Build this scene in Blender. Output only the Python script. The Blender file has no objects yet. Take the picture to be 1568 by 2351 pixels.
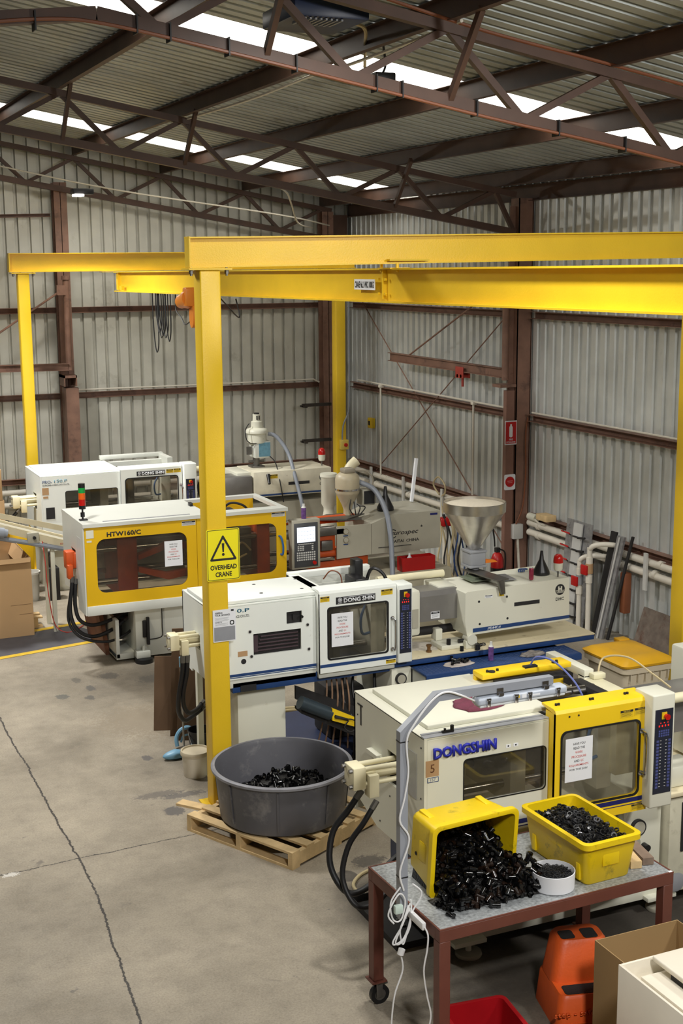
import bpy, bmesh, math, random
from mathutils import Vector, Matrix
R = math.radians
random.seed(7)
S = bpy.context.scene
COL = S.collection

# ---------------------------------------------------------------- camera
cam_d = bpy.data.cameras.new('camera')
cam = bpy.data.objects.new('camera', cam_d)
COL.objects.link(cam)
cam_d.sensor_fit = 'HORIZONTAL'
cam_d.sensor_width = 36.0
cam_d.lens = 36.0 * 3025.46 / 1568.0
cam_d.clip_start = 0.1
cam_d.clip_end = 200
_y, _p, _r = R(23.8), R(10.559), R(0.438)
_F = Vector((math.sin(_y) * math.cos(_p), math.cos(_y) * math.cos(_p), -math.sin(_p)))
_R = Vector((math.cos(_y), -math.sin(_y), 0))
_D = -_R.cross(_F)
_R2 = _R * math.cos(_r) + _D * math.sin(_r)
_D2 = _D * math.cos(_r) - _R * math.sin(_r)
m = Matrix((( _R2.x, -_D2.x, -_F.x, 0), (_R2.y, -_D2.y, -_F.y, 0), (_R2.z, -_D2.z, -_F.z, 4.45), (0, 0, 0, 1)))
cam.matrix_world = m
S.camera = cam

# ---------------------------------------------------------------- world, exposure, lights
S.view_settings.view_transform = 'Standard'
S.view_settings.look = 'None'
S.view_settings.gamma = 1
S.view_settings.use_curve_mapping = False
S.view_settings.exposure = 0.0
S.cycles.use_denoising = True
S.cycles.use_adaptive_sampling = True
S.cycles.adaptive_threshold = 0.05
S.cycles.max_bounces = 5
S.cycles.diffuse_bounces = 3
S.cycles.glossy_bounces = 3
S.cycles.transmission_bounces = 4
S.cycles.transparent_max_bounces = 8
S.cycles.caustics_reflective = False
S.cycles.caustics_refractive = False
S.cycles.sample_clamp_indirect = 4
W = bpy.data.worlds.new('world')
S.world = W
W.use_nodes = True
bg = W.node_tree.nodes['Background']
bg.inputs[0].default_value = (1.0, .98, .94, 1)
bg.inputs[1].default_value = 0.19

def area(name, loc, target, size, power, color=(1, .95, .86), sy=None, spread=180):
    d = bpy.data.lights.new(name, 'AREA')
    d.energy = power
    d.color = color
    d.size = size
    if sy:
        d.shape = 'RECTANGLE'
        d.size_y = sy
    d.spread = R(spread)
    o = bpy.data.objects.new(name, d)
    COL.objects.link(o)
    o.location = loc
    o.rotation_euler = (Vector(target) - Vector(loc)).to_track_quat('-Z', 'Y').to_euler()
    return o
# high-bay lamps hung under the roof: over the near presses and along the aisle; the rest are added fills
area('high_bay_light_presses', (3.65, 6.85, 6.08), (3.75, 7.4, 0), 0.45, 118, (1, .98, .93), spread=170)
area('high_bay_light_aisle', (1.4, 12.2, 6.0), (2.6, 12.3, 0), 0.6, 185, (1, .985, .95), spread=138)
area('added_fill_light_rear', (2.1, 17.4, 5.9), (4.6, 17.4, 0), 0.6, 165, (1, .985, .95), spread=108)  # unseen fill light added to brighten the back of the hall
area('added_fill_light_side', (6.8, 3.2, 5.2), (6.5, 9.5, 1.5), 0.6, 125, (1, .98, .94), spread=150)  # unseen fill light added for the front faces and right wall
area('added_fill_light_entry', (2.2, 0.8, 5.9), (3.2, 6.2, 0.0), 0.7, 128, (1, .98, .95), spread=118)  # unseen fill light added for the front press, table and near floor

# ---------------------------------------------------------------- materials
MATS = {}
def lin(c):
    return tuple((x / 12.92 if x <= .04045 else ((x + .055) / 1.055) ** 2.4) for x in [v / 255 for v in c])
def mat(name, rgb, rough=.5, metal=0.0, var=.12, scale=6.0, bump=0.0, bscale=60, dirt=None, dirt_amt=.0, dscale=3, emit=None, estr=0, coat=0):
    if name in MATS: return MATS[name]
    M = bpy.data.materials.new(name)
    M.use_nodes = True
    nt = M.node_tree; n = nt.nodes; L = nt.links
    b = n['Principled BSDF']
    c = lin(rgb)
    b.inputs['Roughness'].default_value = rough
    b.inputs['Metallic'].default_value = metal
    if coat: b.inputs['Coat Weight'].default_value = coat
    tc = n.new('ShaderNodeTexCoord')
    nz = n.new('ShaderNodeTexNoise'); nz.inputs['Scale'].default_value = scale; nz.inputs['Detail'].default_value = 6
    L.new(tc.outputs['Object'], nz.inputs['Vector'])
    rp = n.new('ShaderNodeValToRGB')
    rp.color_ramp.elements[0].position = .3; rp.color_ramp.elements[1].position = .7
    rp.color_ramp.elements[0].color = (*[x * (1 - var) for x in c], 1)
    rp.color_ramp.elements[1].color = (*[min(1, x * (1 + var * .6)) for x in c], 1)
    L.new(nz.outputs['Fac'], rp.inputs['Fac'])
    out = rp.outputs['Color']
    if dirt:
        n2 = n.new('ShaderNodeTexNoise'); n2.inputs['Scale'].default_value = dscale; n2.inputs['Detail'].default_value = 10; n2.inputs['Roughness'].default_value = .7
        L.new(tc.outputs['Object'], n2.inputs['Vector'])
        r2 = n.new('ShaderNodeValToRGB')
        r2.color_ramp.elements[0].position = 1 - dirt_amt - .12 + .12; r2.color_ramp.elements[1].position = min(1, 1 - dirt_amt + .18)
        r2.color_ramp.elements[0].color = (0, 0, 0, 1); r2.color_ramp.elements[1].color = (1, 1, 1, 1)
        L.new(n2.outputs['Fac'], r2.inputs['Fac'])
        mx = n.new('ShaderNodeMix'); mx.data_type = 'RGBA'
        L.new(r2.outputs['Color'], mx.inputs['Factor']); L.new(out, mx.inputs['A'])
        mx.inputs['B'].default_value = (*lin(dirt), 1)
        out = mx.outputs['Result']
    L.new(out, b.inputs['Base Color'])
    if bump:
        n3 = n.new('ShaderNodeTexNoise'); n3.inputs['Scale'].default_value = bscale; n3.inputs['Detail'].default_value = 3
        L.new(tc.outputs['Object'], n3.inputs['Vector'])
        bp = n.new('ShaderNodeBump'); bp.inputs['Strength'].default_value = bump; bp.inputs['Distance'].default_value = .01
        L.new(n3.outputs['Fac'], bp.inputs['Height']); L.new(bp.outputs['Normal'], b.inputs['Normal'])
    if emit:
        b.inputs['Emission Color'].default_value = (*lin(emit), 1)
        b.inputs['Emission Strength'].default_value = estr
    MATS[name] = M
    return M
def glass(name, tint, gloss=.12, rough=.05):
    if name in MATS: return MATS[name]
    M = bpy.data.materials.new(name); M.use_nodes = True
    nt = M.node_tree; n = nt.nodes; L = nt.links
    n.remove(n['Principled BSDF'])
    tr = n.new('ShaderNodeBsdfTransparent')
    gl = n.new('ShaderNodeBsdfGlossy'); gl.inputs['Roughness'].default_value = rough
    tc = n.new('ShaderNodeTexCoord'); nz = n.new('ShaderNodeTexNoise'); nz.inputs['Scale'].default_value = 9; nz.inputs['Detail'].default_value = 8
    L.new(tc.outputs['Object'], nz.inputs['Vector'])
    rp = n.new('ShaderNodeValToRGB'); t = tint
    rp.color_ramp.elements[0].color = (*[x * .8 for x in t], 1); rp.color_ramp.elements[1].color = (*t, 1)
    L.new(nz.outputs['Fac'], rp.inputs['Fac']); L.new(rp.outputs['Color'], tr.inputs['Color'])
    df = n.new('ShaderNodeBsdfDiffuse'); df.inputs['Color'].default_value = (.35, .33, .28, 1)
    m0 = n.new('ShaderNodeMixShader'); m0.inputs[0].default_value = .05
    L.new(tr.outputs[0], m0.inputs[1]); L.new(df.outputs[0], m0.inputs[2])
    mx = n.new('ShaderNodeMixShader'); mx.inputs[0].default_value = gloss
    L.new(m0.outputs[0], mx.inputs[1]); L.new(gl.outputs[0], mx.inputs[2])
    L.new(mx.outputs[0], n['Material Output'].inputs[0])
    MATS[name] = M
    return M

# paints and common stuff
def setup():
    g = {}
    g['gantry'] = mat('yellow_gantry_paint', (238, 198, 42), .38, var=.05, scale=3, bump=.12, bscale=90)
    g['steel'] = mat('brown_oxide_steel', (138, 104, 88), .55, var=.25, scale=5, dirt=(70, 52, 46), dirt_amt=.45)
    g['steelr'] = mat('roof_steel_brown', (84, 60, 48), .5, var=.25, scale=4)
    g['cream'] = mat('cream_machine_paint', (222, 221, 204), .38, var=.04, scale=2, dirt=(170, 158, 125), dirt_amt=.36, dscale=5)
    g['white'] = mat('white_machine_paint', (238, 242, 236), .36, var=.03, scale=2, dirt=(165, 160, 140), dirt_amt=.34, dscale=5)
    g['offwhite'] = mat('grey_white_machine_paint', (212, 214, 206), .38, var=.03, scale=2, dirt=(150, 145, 130), dirt_amt=.3, dscale=5)
    g['ochre'] = mat('ochre_guard_paint', (228, 182, 16), .4, var=.05, scale=2)
    g['doory'] = mat('bright_yellow_door_paint', (245, 205, 30), .38, var=.05, scale=3, dirt=(190, 150, 30), dirt_amt=.3)
    g['blue'] = mat('blue_stripe_paint', (34, 66, 118), .45, var=.1)
    g['navy'] = mat('navy_stripe_paint', (24, 30, 100), .45, var=.1)
    g['black'] = mat('black_plastic', (26, 26, 28), .35, var=.2)
    g['rubber'] = mat('black_rubber', (20, 20, 22), .5, var=.2)
    g['dark'] = mat('dark_interior', (34, 32, 32), .7, var=.3)
    g['grey'] = mat('grey_paint', (150, 152, 156), .4, var=.08)
    g['lgrey'] = mat('light_grey_plastic', (208, 208, 204), .4, var=.04)
    g['chrome'] = mat('chrome', (220, 220, 225), .15, 1.0, var=.04)
    g['stain'] = mat('stainless_steel', (205, 200, 192), .3, 1.0, var=.12, scale=14)
    g['dsteel'] = mat('dull_machined_steel', (120, 118, 114), .4, .8, var=.2)
    g['rod'] = mat('polished_tie_bar', (170, 168, 165), .2, 1.0, var=.05)
    g['orange'] = mat('orange_machine_paint', (205, 84, 30), .45, var=.15)
    g['pvc'] = mat('white_pvc_pipe', (226, 220, 206), .4, var=.05, dirt=(150, 142, 125), dirt_amt=.4)
    g['paper'] = mat('white_paper', (236, 238, 242), .7, var=.02)
    g['ink'] = mat('black_ink', (32, 32, 34), .6, var=.05)
    g['redink'] = mat('red_ink', (205, 70, 60), .6, var=.05)
    g['blueink'] = mat('blue_letter_paint', (34, 42, 170), .4, var=.05)
    g['signy'] = mat('sign_yellow', (246, 232, 30), .4, var=.02)
    g['noty'] = mat('notice_sticker_yellow', (226, 190, 30), .5, var=.05)
    g['wood'] = mat('pale_pine', (222, 192, 142), .7, var=.18, scale=9, bump=.2)
    g['card'] = mat('brown_cardboard', (184, 148, 108), .8, var=.06, scale=3)
    g['dcard'] = mat('dark_cardboard', (104, 80, 58), .85, var=.1, scale=3)
    g['red'] = mat('red_plastic', (190, 26, 26), .35, var=.1)
    g['crate'] = mat('yellow_crate_plastic', (238, 204, 16), .42, var=.06, scale=5, dirt=(120, 104, 20), dirt_amt=.42, dscale=9, bump=.1, bscale=40)
    g['tubg'] = mat('dark_grey_tub_plastic', (92, 92, 98), .45, var=.2, scale=3, dirt=(140, 138, 138), dirt_amt=.44, dscale=4)
    g['fit'] = mat('glossy_black_fittings', (14, 14, 15), .18, var=.3)
    g['fitb'] = mat('brown_black_fittings', (34, 22, 16), .22, var=.3)
    g['lblue'] = mat('pale_blue_plastic', (122, 168, 196), .4, var=.06)
    g['amber'] = mat('amber_lens', (226, 96, 24), .3, var=.05)
    g['green'] = mat('green_lens', (30, 150, 66), .3, var=.05)
    g['redl'] = mat('red_lens', (190, 26, 22), .2, var=.1)
    g['copper'] = mat('orange_conduit', (132, 78, 50), .45, var=.1)
    g['hose'] = mat('grey_spiral_hose', (140, 146, 156), .35, var=.1)
    g['beige'] = mat('beige_hose', (196, 180, 140), .5, var=.08)
    g['mint'] = mat('key_pad_blue', (76, 84, 140), .4, var=.1)
    g['panel'] = mat('dark_control_panel', (34, 38, 52), .35, var=.06)
    g['htg'] = mat('warm_grey_machine_paint', (172, 168, 152), .45, var=.05, dirt=(140, 134, 118), dirt_amt=.3)
    g['pipe'] = mat('cream_pipe_paint', (232, 224, 190), .4, var=.05)
    g['pwhite'] = mat('white_cable', (232, 232, 232), .45, var=.03)
    return g
G = setup()
GL = glass('tinted_guard_window', (.8, .78, .74), .05)
GLC = glass('clear_dusty_guard_window', (.93, .92, .88), .05)

# ---------------------------------------------------------------- builders
WL = {}
class B:
    """collects shapes in one bmesh; coordinates are world metres unless the parent is local"""
    def __init__(s): s.bm = bmesh.new(); s.mi = 0
    def _new(s, geom):
        for f in geom:
            f.material_index = s.mi
    def box(s, x0, x1, y0, y1, z0, z1, bev=0, seg=2, rot=None, at=None):
        nb = bmesh.new()
        v = [nb.verts.new((x, y, z)) for x in (x0, x1) for y in (y0, y1) for z in (z0, z1)]
        for q in ((0, 1, 3, 2), (4, 6, 7, 5), (0, 4, 5, 1), (2, 3, 7, 6), (0, 2, 6, 4), (1, 5, 7, 3)):
            nb.faces.new([v[i] for i in q])
        if bev:
            bmesh.ops.bevel(nb, geom=nb.edges[:], offset=bev, segments=seg, affect='EDGES', profile=.5)
        if rot is not None:
            c = Vector(at) if at is not None else Vector(((x0 + x1) / 2, (y0 + y1) / 2, (z0 + z1) / 2))
            bmesh.ops.rotate(nb, cent=c, matrix=rot, verts=nb.verts)
        s.merge(nb); return s
    def merge(s, nb, smooth=False):
        bmesh.ops.recalc_face_normals(nb, faces=nb.faces[:])
        mp = {}
        for v in nb.verts: mp[v] = s.bm.verts.new(v.co)
        for f in nb.faces:
            try:
                g = s.bm.faces.new([mp[v] for v in f.verts]); g.material_index = s.mi; g.smooth = f.smooth or smooth
            except ValueError: pass
        nb.free()
    def cyl(s, p0, p1, r, r2=None, seg=16, cap=True):
        r2 = r if r2 is None else r2
        p0, p1 = Vector(p0), Vector(p1); d = (p1 - p0)
        q = d.normalized().to_track_quat('Z', 'Y')
        nb = bmesh.new(); a = []; b = []
        for i in range(seg):
            t = 2 * math.pi * i / seg; c = Vector((math.cos(t), math.sin(t), 0))
            a.append(nb.verts.new(p0 + q @ (c * r))); b.append(nb.verts.new(p1 + q @ (c * r2)))
        for i in range(seg):
            f = nb.faces.new((a[i], a[(i + 1) % seg], b[(i + 1) % seg], b[i])); f.smooth = True
        if cap:
            nb.faces.new(a[::-1]); nb.faces.new(b)
        s.merge(nb); return s
    def tube(s, pts, r, seg=8, sub=6, rr=None):
        """smooth tube through points (Catmull-Rom)"""
        P = [Vector(p) for p in pts]
        if sub > 1 and len(P) > 2:
            Q = []
            for i in range(len(P) - 1):
                a = P[max(i - 1, 0)]; b = P[i]; c = P[i + 1]; d = P[min(i + 2, len(P) - 1)]
                for k in range(sub):
                    t = k / sub
                    Q.append(.5 * ((2 * b) + (c - a) * t + (2 * a - 5 * b + 4 * c - d) * t * t + (3 * b - 3 * c + d - a) * t ** 3))
            Q.append(P[-1]); P = Q
        nb = bmesh.new(); rings = []; up = None
        for i, p in enumerate(P):
            t = (P[min(i + 1, len(P) - 1)] - P[max(i - 1, 0)]).normalized()
            if up is None:
                up = Vector((0, 0, 1)) if abs(t.z) < .9 else Vector((1, 0, 0))
            u = (up - t * up.dot(t)).normalized(); w = t.cross(u); up = u
            rr_ = r if rr is None else rr[0] + (rr[1] - rr[0]) * i / (len(P) - 1)
            rings.append([nb.verts.new(p + (u * math.cos(2 * math.pi * k / seg) + w * math.sin(2 * math.pi * k / seg)) * rr_) for k in range(seg)])
        for a, b in zip(rings, rings[1:]):
            for k in range(seg):
                f = nb.faces.new((a[k], a[(k + 1) % seg], b[(k + 1) % seg], b[k])); f.smooth = True
        nb.faces.new(rings[0][::-1]); nb.faces.new(rings[-1])
        s.merge(nb); return s
    def lathe(s, prof, c, seg=28, axis=None, smooth=True, close=False):
        """prof: (r, z) list around a vertical axis through c (axis: direction vector)"""
        q = (Vector(axis).normalized().to_track_quat('Z', 'Y') if axis else None)
        c = Vector(c); nb = bmesh.new(); rings = []
        for r, z in prof:
            if r < 1e-5:
                v = Vector((0, 0, z)); v = q @ v if q else v
                rings.append([nb.verts.new(c + v)]); continue
            rg = []
            for k in range(seg):
                t = 2 * math.pi * k / seg; v = Vector((r * math.cos(t), r * math.sin(t), z)); v = q @ v if q else v
                rg.append(nb.verts.new(c + v))
            rings.append(rg)
        for a, b in zip(rings, rings[1:]):
            for k in range(seg):
                if len(a) == 1 and len(b) == 1: continue
                if len(a) == 1: vs = (a[0], b[(k + 1) % seg], b[k])
                elif len(b) == 1: vs = (a[k], a[(k + 1) % seg], b[0])
                else: vs = (a[k], a[(k + 1) % seg], b[(k + 1) % seg], b[k])
                f = nb.faces.new(vs); f.smooth = smooth
        s.merge(nb); return s
    def prism(s, poly, vec, smooth=False):
        """poly: list of 3d points of one face, extruded by vec"""
        nb = bmesh.new(); vec = Vector(vec)
        a = [nb.verts.new(p) for p in poly]; b = [nb.verts.new(Vector(p) + vec) for p in poly]
        nb.faces.new(a); nb.faces.new(b[::-1])
        for i in range(len(a)):
            j = (i + 1) % len(a); f = nb.faces.new((a[i], b[i], b[j], a[j])); f.smooth = smooth
        s.merge(nb); return s
    def quad(s, a, b, c, d):
        vs = [s.bm.verts.new(p) for p in (a, b, c, d)]
        f = s.bm.faces.new(vs); f.material_index = s.mi; return s
    def plate(s, outer, holes, y, th, axis='y'):
        """flat sheet in the XZ plane (axis y) or YZ plane (axis x) with holes; outer/holes are 2d loops"""
        nb = bmesh.new(); ed = []
        def P(a, b): return (a, y, b) if axis == 'y' else ((y, a, b) if axis == 'x' else (a, b, y))
        for lp in [outer] + holes:
            vs = [nb.verts.new(P(*p)) for p in lp]
            for i in range(len(vs)): ed.append(nb.edges.new((vs[i], vs[(i + 1) % len(vs)])))
        bmesh.ops.triangle_fill(nb, use_beauty=True, use_dissolve=False, edges=ed)
        # drop faces inside holes
        def inside(p, lp):
            c = False
            for i in range(len(lp)):
                x1, y1 = lp[i]; x2, y2 = lp[i - 1]
                if (y1 > p[1]) != (y2 > p[1]) and p[0] < (x2 - x1) * (p[1] - y1) / (y2 - y1) + x1: c = not c
            return c
        kill = []
        for f in nb.faces:
            m_ = f.calc_center_median(); p = (m_.x, m_.z) if axis == 'y' else ((m_.y, m_.z) if axis == 'x' else (m_.x, m_.y))
            if any(inside(p, h) for h in holes) or not inside(p, outer): kill.append(f)
        if kill: bmesh.ops.delete(nb, geom=kill, context='FACES')
        r = bmesh.ops.extrude_face_region(nb, geom=nb.faces[:])
        d = {'y': (0, th, 0), 'x': (th, 0, 0), 'z': (0, 0, th)}[axis]
        bmesh.ops.translate(nb, vec=d, verts=[e for e in r['geom'] if isinstance(e, bmesh.types.BMVert)])
        s.merge(nb); return s
    def ring(s, outer, inner, y, th, axis='y'):
        return s.plate(outer, [inner], y, th, axis)
    def build(s, name, mats, parent=None, base=None, rotz=0):
        me = bpy.data.meshes.new(name)
        if parent is not None: off = WL[parent.name]
        elif base is not None: off = Vector(base)
        else:
            xs = [v.co for v in s.bm.verts]
            off = Vector((sum(v.x for v in xs) / len(xs), sum(v.y for v in xs) / len(xs), min(v.z for v in xs)))
        bmesh.ops.translate(s.bm, vec=-off, verts=s.bm.verts)
        s.bm.to_mesh(me); s.bm.free(); me.set_sharp_from_angle(angle=R(42))
        if not isinstance(mats, (list, tuple)): mats = [mats]
        for q in mats: me.materials.append(q)
        o = bpy.data.objects.new(name, me); COL.objects.link(o)
        if parent is not None:
            o.parent = parent; WL[o.name] = off.copy()
        else:
            o.location = off; WL[o.name] = off.copy()
        return o
def _split(s, name, mats, parent):
    """one object per separate piece"""
    seen = set(); s.bm.verts.ensure_lookup_table(); out = []
    for v0 in list(s.bm.verts):
        if v0 in seen: continue
        st = [v0]; isl = []; seen.add(v0)
        while st:
            v = st.pop(); isl.append(v)
            for ed in v.link_edges:
                w = ed.other_vert(v)
                if w not in seen: seen.add(w); st.append(w)
        nb = B(); mp = {v: nb.bm.verts.new(v.co) for v in isl}
        for f in {f for v in isl for f in v.link_faces}:
            g = nb.bm.faces.new([mp[v] for v in f.verts]); g.smooth = f.smooth
        out.append(nb.build(name, mats, parent))
    s.bm.free(); return out
B.split = _split
def bx(*a, **k): return B().box(*a, **k)
def tag(o, label, cat=None, group=None):
    if label: o['label'] = label
    if cat: o['category'] = cat
    if group: o['group'] = group
    return o
def T(name, label, cat, loc, group=None, rotz=None):
    """a thing: Empty at its base. rotz given -> its parts use coordinates local to the thing"""
    o = bpy.data.objects.new(name, None); COL.objects.link(o); o.empty_display_size = .1
    o.location = loc
    WL[o.name] = Vector(loc)
    if rotz is not None:
        o.rotation_euler = (0, 0, rotz); WL[o.name] = Vector((0, 0, 0))
    return tag(o, label, cat, group)
def struct(o):
    o['kind'] = 'structure'; return o
def rr(x0, x1, z0, z1, r, n=5):
    """rounded rectangle loop"""
    p = []
    for cx, cz, a0 in ((x1 - r, z0 + r, -90), (x1 - r, z1 - r, 0), (x0 + r, z1 - r, 90), (x0 + r, z0 + r, 180)):
        for k in range(n + 1):
            t = R(a0 + 90 * k / n); p.append((cx + r * math.cos(t), cz + r * math.sin(t)))
    return p
def rect(x0, x1, z0, z1): return [(x0, z0), (x1, z0), (x1, z1), (x0, z1)]
def ngon(cx, cz, r, n=16): return [(cx + r * math.cos(2 * math.pi * k / n), cz + r * math.sin(2 * math.pi * k / n)) for k in range(n)]
def text(name, s, x0, z0, w, h, y, mt, parent, ext=.0015, bold=0.0, face='front', shear=0, lines=1, align='LEFT', spc=1):
    """lettering as a mesh on a face of the thing; box x0..x0+w, z0..z0+h, in front of plane y"""
    cu = bpy.data.curves.new(name, 'FONT'); cu.body = s; cu.size = 1; cu.extrude = 0; cu.offset = bold; cu.shear = shear
    cu.align_x = align; cu.space_line = spc; cu.resolution_u = 2
    o = bpy.data.objects.new(name, cu); COL.objects.link(o)
    dg = bpy.context.evaluated_depsgraph_get(); dg.update()
    me = bpy.data.meshes.new_from_object(o.evaluated_get(dg))
    bpy.data.objects.remove(o); bpy.data.curves.remove(cu)
    bm = bmesh.new(); bm.from_mesh(me)
    xs = [v.co.x for v in bm.verts]; ys = [v.co.y for v in bm.verts]
    ax, bx_, ay, by = min(xs), max(xs), min(ys), max(ys)
    sx = w / (bx_ - ax); sz = h / (by - ay)
    for v in bm.verts:
        a = (v.co.x - ax) * sx; b = (v.co.y - ay) * sz
        if face == 'front': v.co = Vector((x0 + a, y, z0 + b))
        elif face == 'left': v.co = Vector((y, x0 - a, z0 + b))      # seen from -x: runs towards -y
        elif face == 'top': v.co = Vector((x0 + a, z0 + b, y))
    if ext:
        d = {'front': (0, -ext, 0), 'left': (-ext, 0, 0), 'top': (0, 0, ext)}[face]
        r = bmesh.ops.extrude_face_region(bm, geom=bm.faces[:])
        bmesh.ops.translate(bm, vec=d, verts=[e for e in r['geom'] if isinstance(e, bmesh.types.BMVert)])
    off = WL[parent.name] if parent is not None else Vector((0, 0, 0))
    bmesh.ops.translate(bm, vec=-off, verts=bm.verts)
    bm.to_mesh(me); bm.free(); me.materials.clear(); me.materials.append(mt); me.name = name
    o = bpy.data.objects.new(name, me); COL.objects.link(o)
    if parent is not None: o.parent = parent; WL[o.name] = off.copy()
    return o
def copy_tree(o, parent=None):
    c = o.copy(); COL.objects.link(c)
    if parent is not None: c.parent = parent
    for ch in [k for k in bpy.data.objects if k.parent == o]: copy_tree(ch, c)
    return c
def roofz(x):
    return 6.35 - .173 * (x - 4.68) if x >= 2.1 else 6.35 - .173 * (2.1 - 4.68) + .173 * (x - 2.1)

# ================================================================ the setting
XR, YB = 9.4, 21.0
STAINS = [(2.88, 10.03, .09, .10, 1.6, (78, 78, 82)), (2.86, 10.42, .22, .07, 3.2, (104, 98, 92)), (3.05, 10.33, .20, .06, 3.0, (96, 92, 90)), (3.0, 11.3, .05, .07, 2.0, (84, 82, 84)), (3.70, 8.34, .085, .10, .15, (52, 48, 46)),
          (2.67, 13.4, .07, .09, 2.4, (84, 86, 84)), (3.01, 13.56, .05, .10, 2.6, (80, 80, 78)), (2.93, 13.9, .05, .10, 2.6, (92, 88, 80)), (3.3, 13.9, .12, .12, 3.2, (90, 86, 80)), (3.7, 13.6, .16, .14, 3.4, (84, 80, 74)),
          (2.93, 13.25, .05, .08, 2.6, (86, 84, 80)), (3.3, 12.3, .5, .5, 4.5, (140, 128, 110)), (1.43, 9.41, .07, .03, 3.0, (226, 222, 214)), (3.95, 8.5, .14, .1, 2.6, (92, 88, 84))]
def concrete():
    M = bpy.data.materials.new('worn_concrete'); M.use_nodes = True
    nt = M.node_tree; n = nt.nodes; L = nt.links; b = n['Principled BSDF']
    ge = n.new('ShaderNodeNewGeometry'); P = ge.outputs['Position']
    def noise(scale, det=8, rough=.6, vec=None, dist=0):
        z = n.new('ShaderNodeTexNoise'); z.inputs['Scale'].default_value = scale; z.inputs['Detail'].default_value = det
        z.inputs['Roughness'].default_value = rough; z.inputs['Distortion'].default_value = dist
        L.new(vec or P, z.inputs['Vector']); return z.outputs['Fac']
    def ramp(f, stops):
        r = n.new('ShaderNodeValToRGB'); e = r.color_ramp.elements
        e[0].position = stops[0][0]; e[0].color = (*stops[0][1], 1); e[1].position = stops[-1][0]; e[1].color = (*stops[-1][1], 1)
        for p, c in stops[1:-1]:
            k = e.new(p); k.color = (*c, 1)
        L.new(f, r.inputs['Fac']); return r.outputs['Color']
    def mix(f, a, c, mode='MIX'):
        x = n.new('ShaderNodeMix'); x.data_type = 'RGBA'; x.blend_type = mode
        if isinstance(f, float): x.inputs['Factor'].default_value = f
        else: L.new(f, x.inputs['Factor'])
        for nm, v in (('A', a), ('B', c)):
            if isinstance(v, tuple): x.inputs[nm].default_value = (*v, 1)
            else: L.new(v, x.inputs[nm])
        return x.outputs['Result']
    def mth(op, a, c=0.0, clamp=False):
        x = n.new('ShaderNodeMath'); x.operation = op; x.use_clamp = clamp
        for i, v in enumerate((a, c)):
            if isinstance(v, (int, float)): x.inputs[i].default_value = v
            else: L.new(v, x.inputs[i])
        return x.outputs[0]
    g = lambda v: (v, v, v)
    nzs = noise(28, 4, .8)
    base = ramp(noise(.55, 9, .62), [(.3, lin((130, 121, 106))), (.5, lin((160, 150, 133))), (.7, lin((180, 169, 150)))])
    mott = ramp(noise(5, 9, .7), [(.3, g(.74)), (.5, g(.95)), (.7, g(1.08))])
    c = mix(.8, base, mott, 'MULTIPLY')
    grain = ramp(noise(70, 4, .8), [(.3, g(.6)), (.52, g(1.0)), (.75, g(1.3))])
    c = mix(.7, c, grain, 'MULTIPLY')
    # blue-grey grease spots and dark patches
    spots = ramp(noise(1.5, 5, .65, dist=.4), [(.66, g(0)), (.71, g(.6)), (1, g(.8))])
    c = mix(spots, c, lin((96, 92, 88)))
    spots2 = ramp(noise(7, 3, .5), [(.72, g(0)), (.76, g(.6)), (1, g(.75))])
    c = mix(spots2, c, lin((88, 88, 88)))
    pale = ramp(noise(26, 2, .5), [(.76, g(0)), (.8, g(.5)), (1, g(.5))])
    c = mix(pale, c, lin((206, 200, 190)))
    sep = n.new('ShaderNodeSeparateXYZ'); L.new(P, sep.inputs[0]); X, Y = sep.outputs[0], sep.outputs[1]
    wob = mth('MULTIPLY', mth('SUBTRACT', noise(2.2, 8, .75), .5), .09)
    wob2 = mth('MULTIPLY', mth('SUBTRACT', noise(25, 3, .75), .5), .03)
    def joint(coord, at, w):
        d = mth('ABSOLUTE', mth('ADD', mth('ADD', mth('SUBTRACT', coord, at), wob), wob2))
        return mth('SUBTRACT', 1.0, mth('DIVIDE', d, w), True)
    # slab joint towards the back wall drifts a little towards -x near the camera
    xs = mth('ADD', X, mth('MULTIPLY', mth('MAXIMUM', mth('SUBTRACT', 9.0, Y), 0.0), .085))
    j = mth('MAXIMUM', joint(xs, 1.95, .0095), joint(mth('SUBTRACT', Y, mth('MULTIPLY', X, .055)), 9.36, .0065))
    j2 = mth('MULTIPLY', j, 3.0, True)
    c = mix(j2, c, lin((58, 54, 50)))
    # darker floor zones under and around the presses
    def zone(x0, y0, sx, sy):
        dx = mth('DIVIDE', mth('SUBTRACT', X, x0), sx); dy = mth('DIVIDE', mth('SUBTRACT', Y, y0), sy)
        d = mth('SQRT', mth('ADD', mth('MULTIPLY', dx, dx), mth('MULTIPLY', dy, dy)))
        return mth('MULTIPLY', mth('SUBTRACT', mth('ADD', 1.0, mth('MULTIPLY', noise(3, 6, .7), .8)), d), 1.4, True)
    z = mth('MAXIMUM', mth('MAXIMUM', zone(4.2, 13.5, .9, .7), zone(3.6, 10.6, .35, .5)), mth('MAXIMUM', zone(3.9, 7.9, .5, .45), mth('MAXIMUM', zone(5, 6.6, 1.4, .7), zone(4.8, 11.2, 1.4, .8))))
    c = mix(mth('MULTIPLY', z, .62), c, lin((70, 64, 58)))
    c = mix(mth('MULTIPLY', zone(5.2, 6.6, 1.5, .75), .7), c, lin((44, 40, 38)))  # shade under the work table, put into the floor colour
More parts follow.
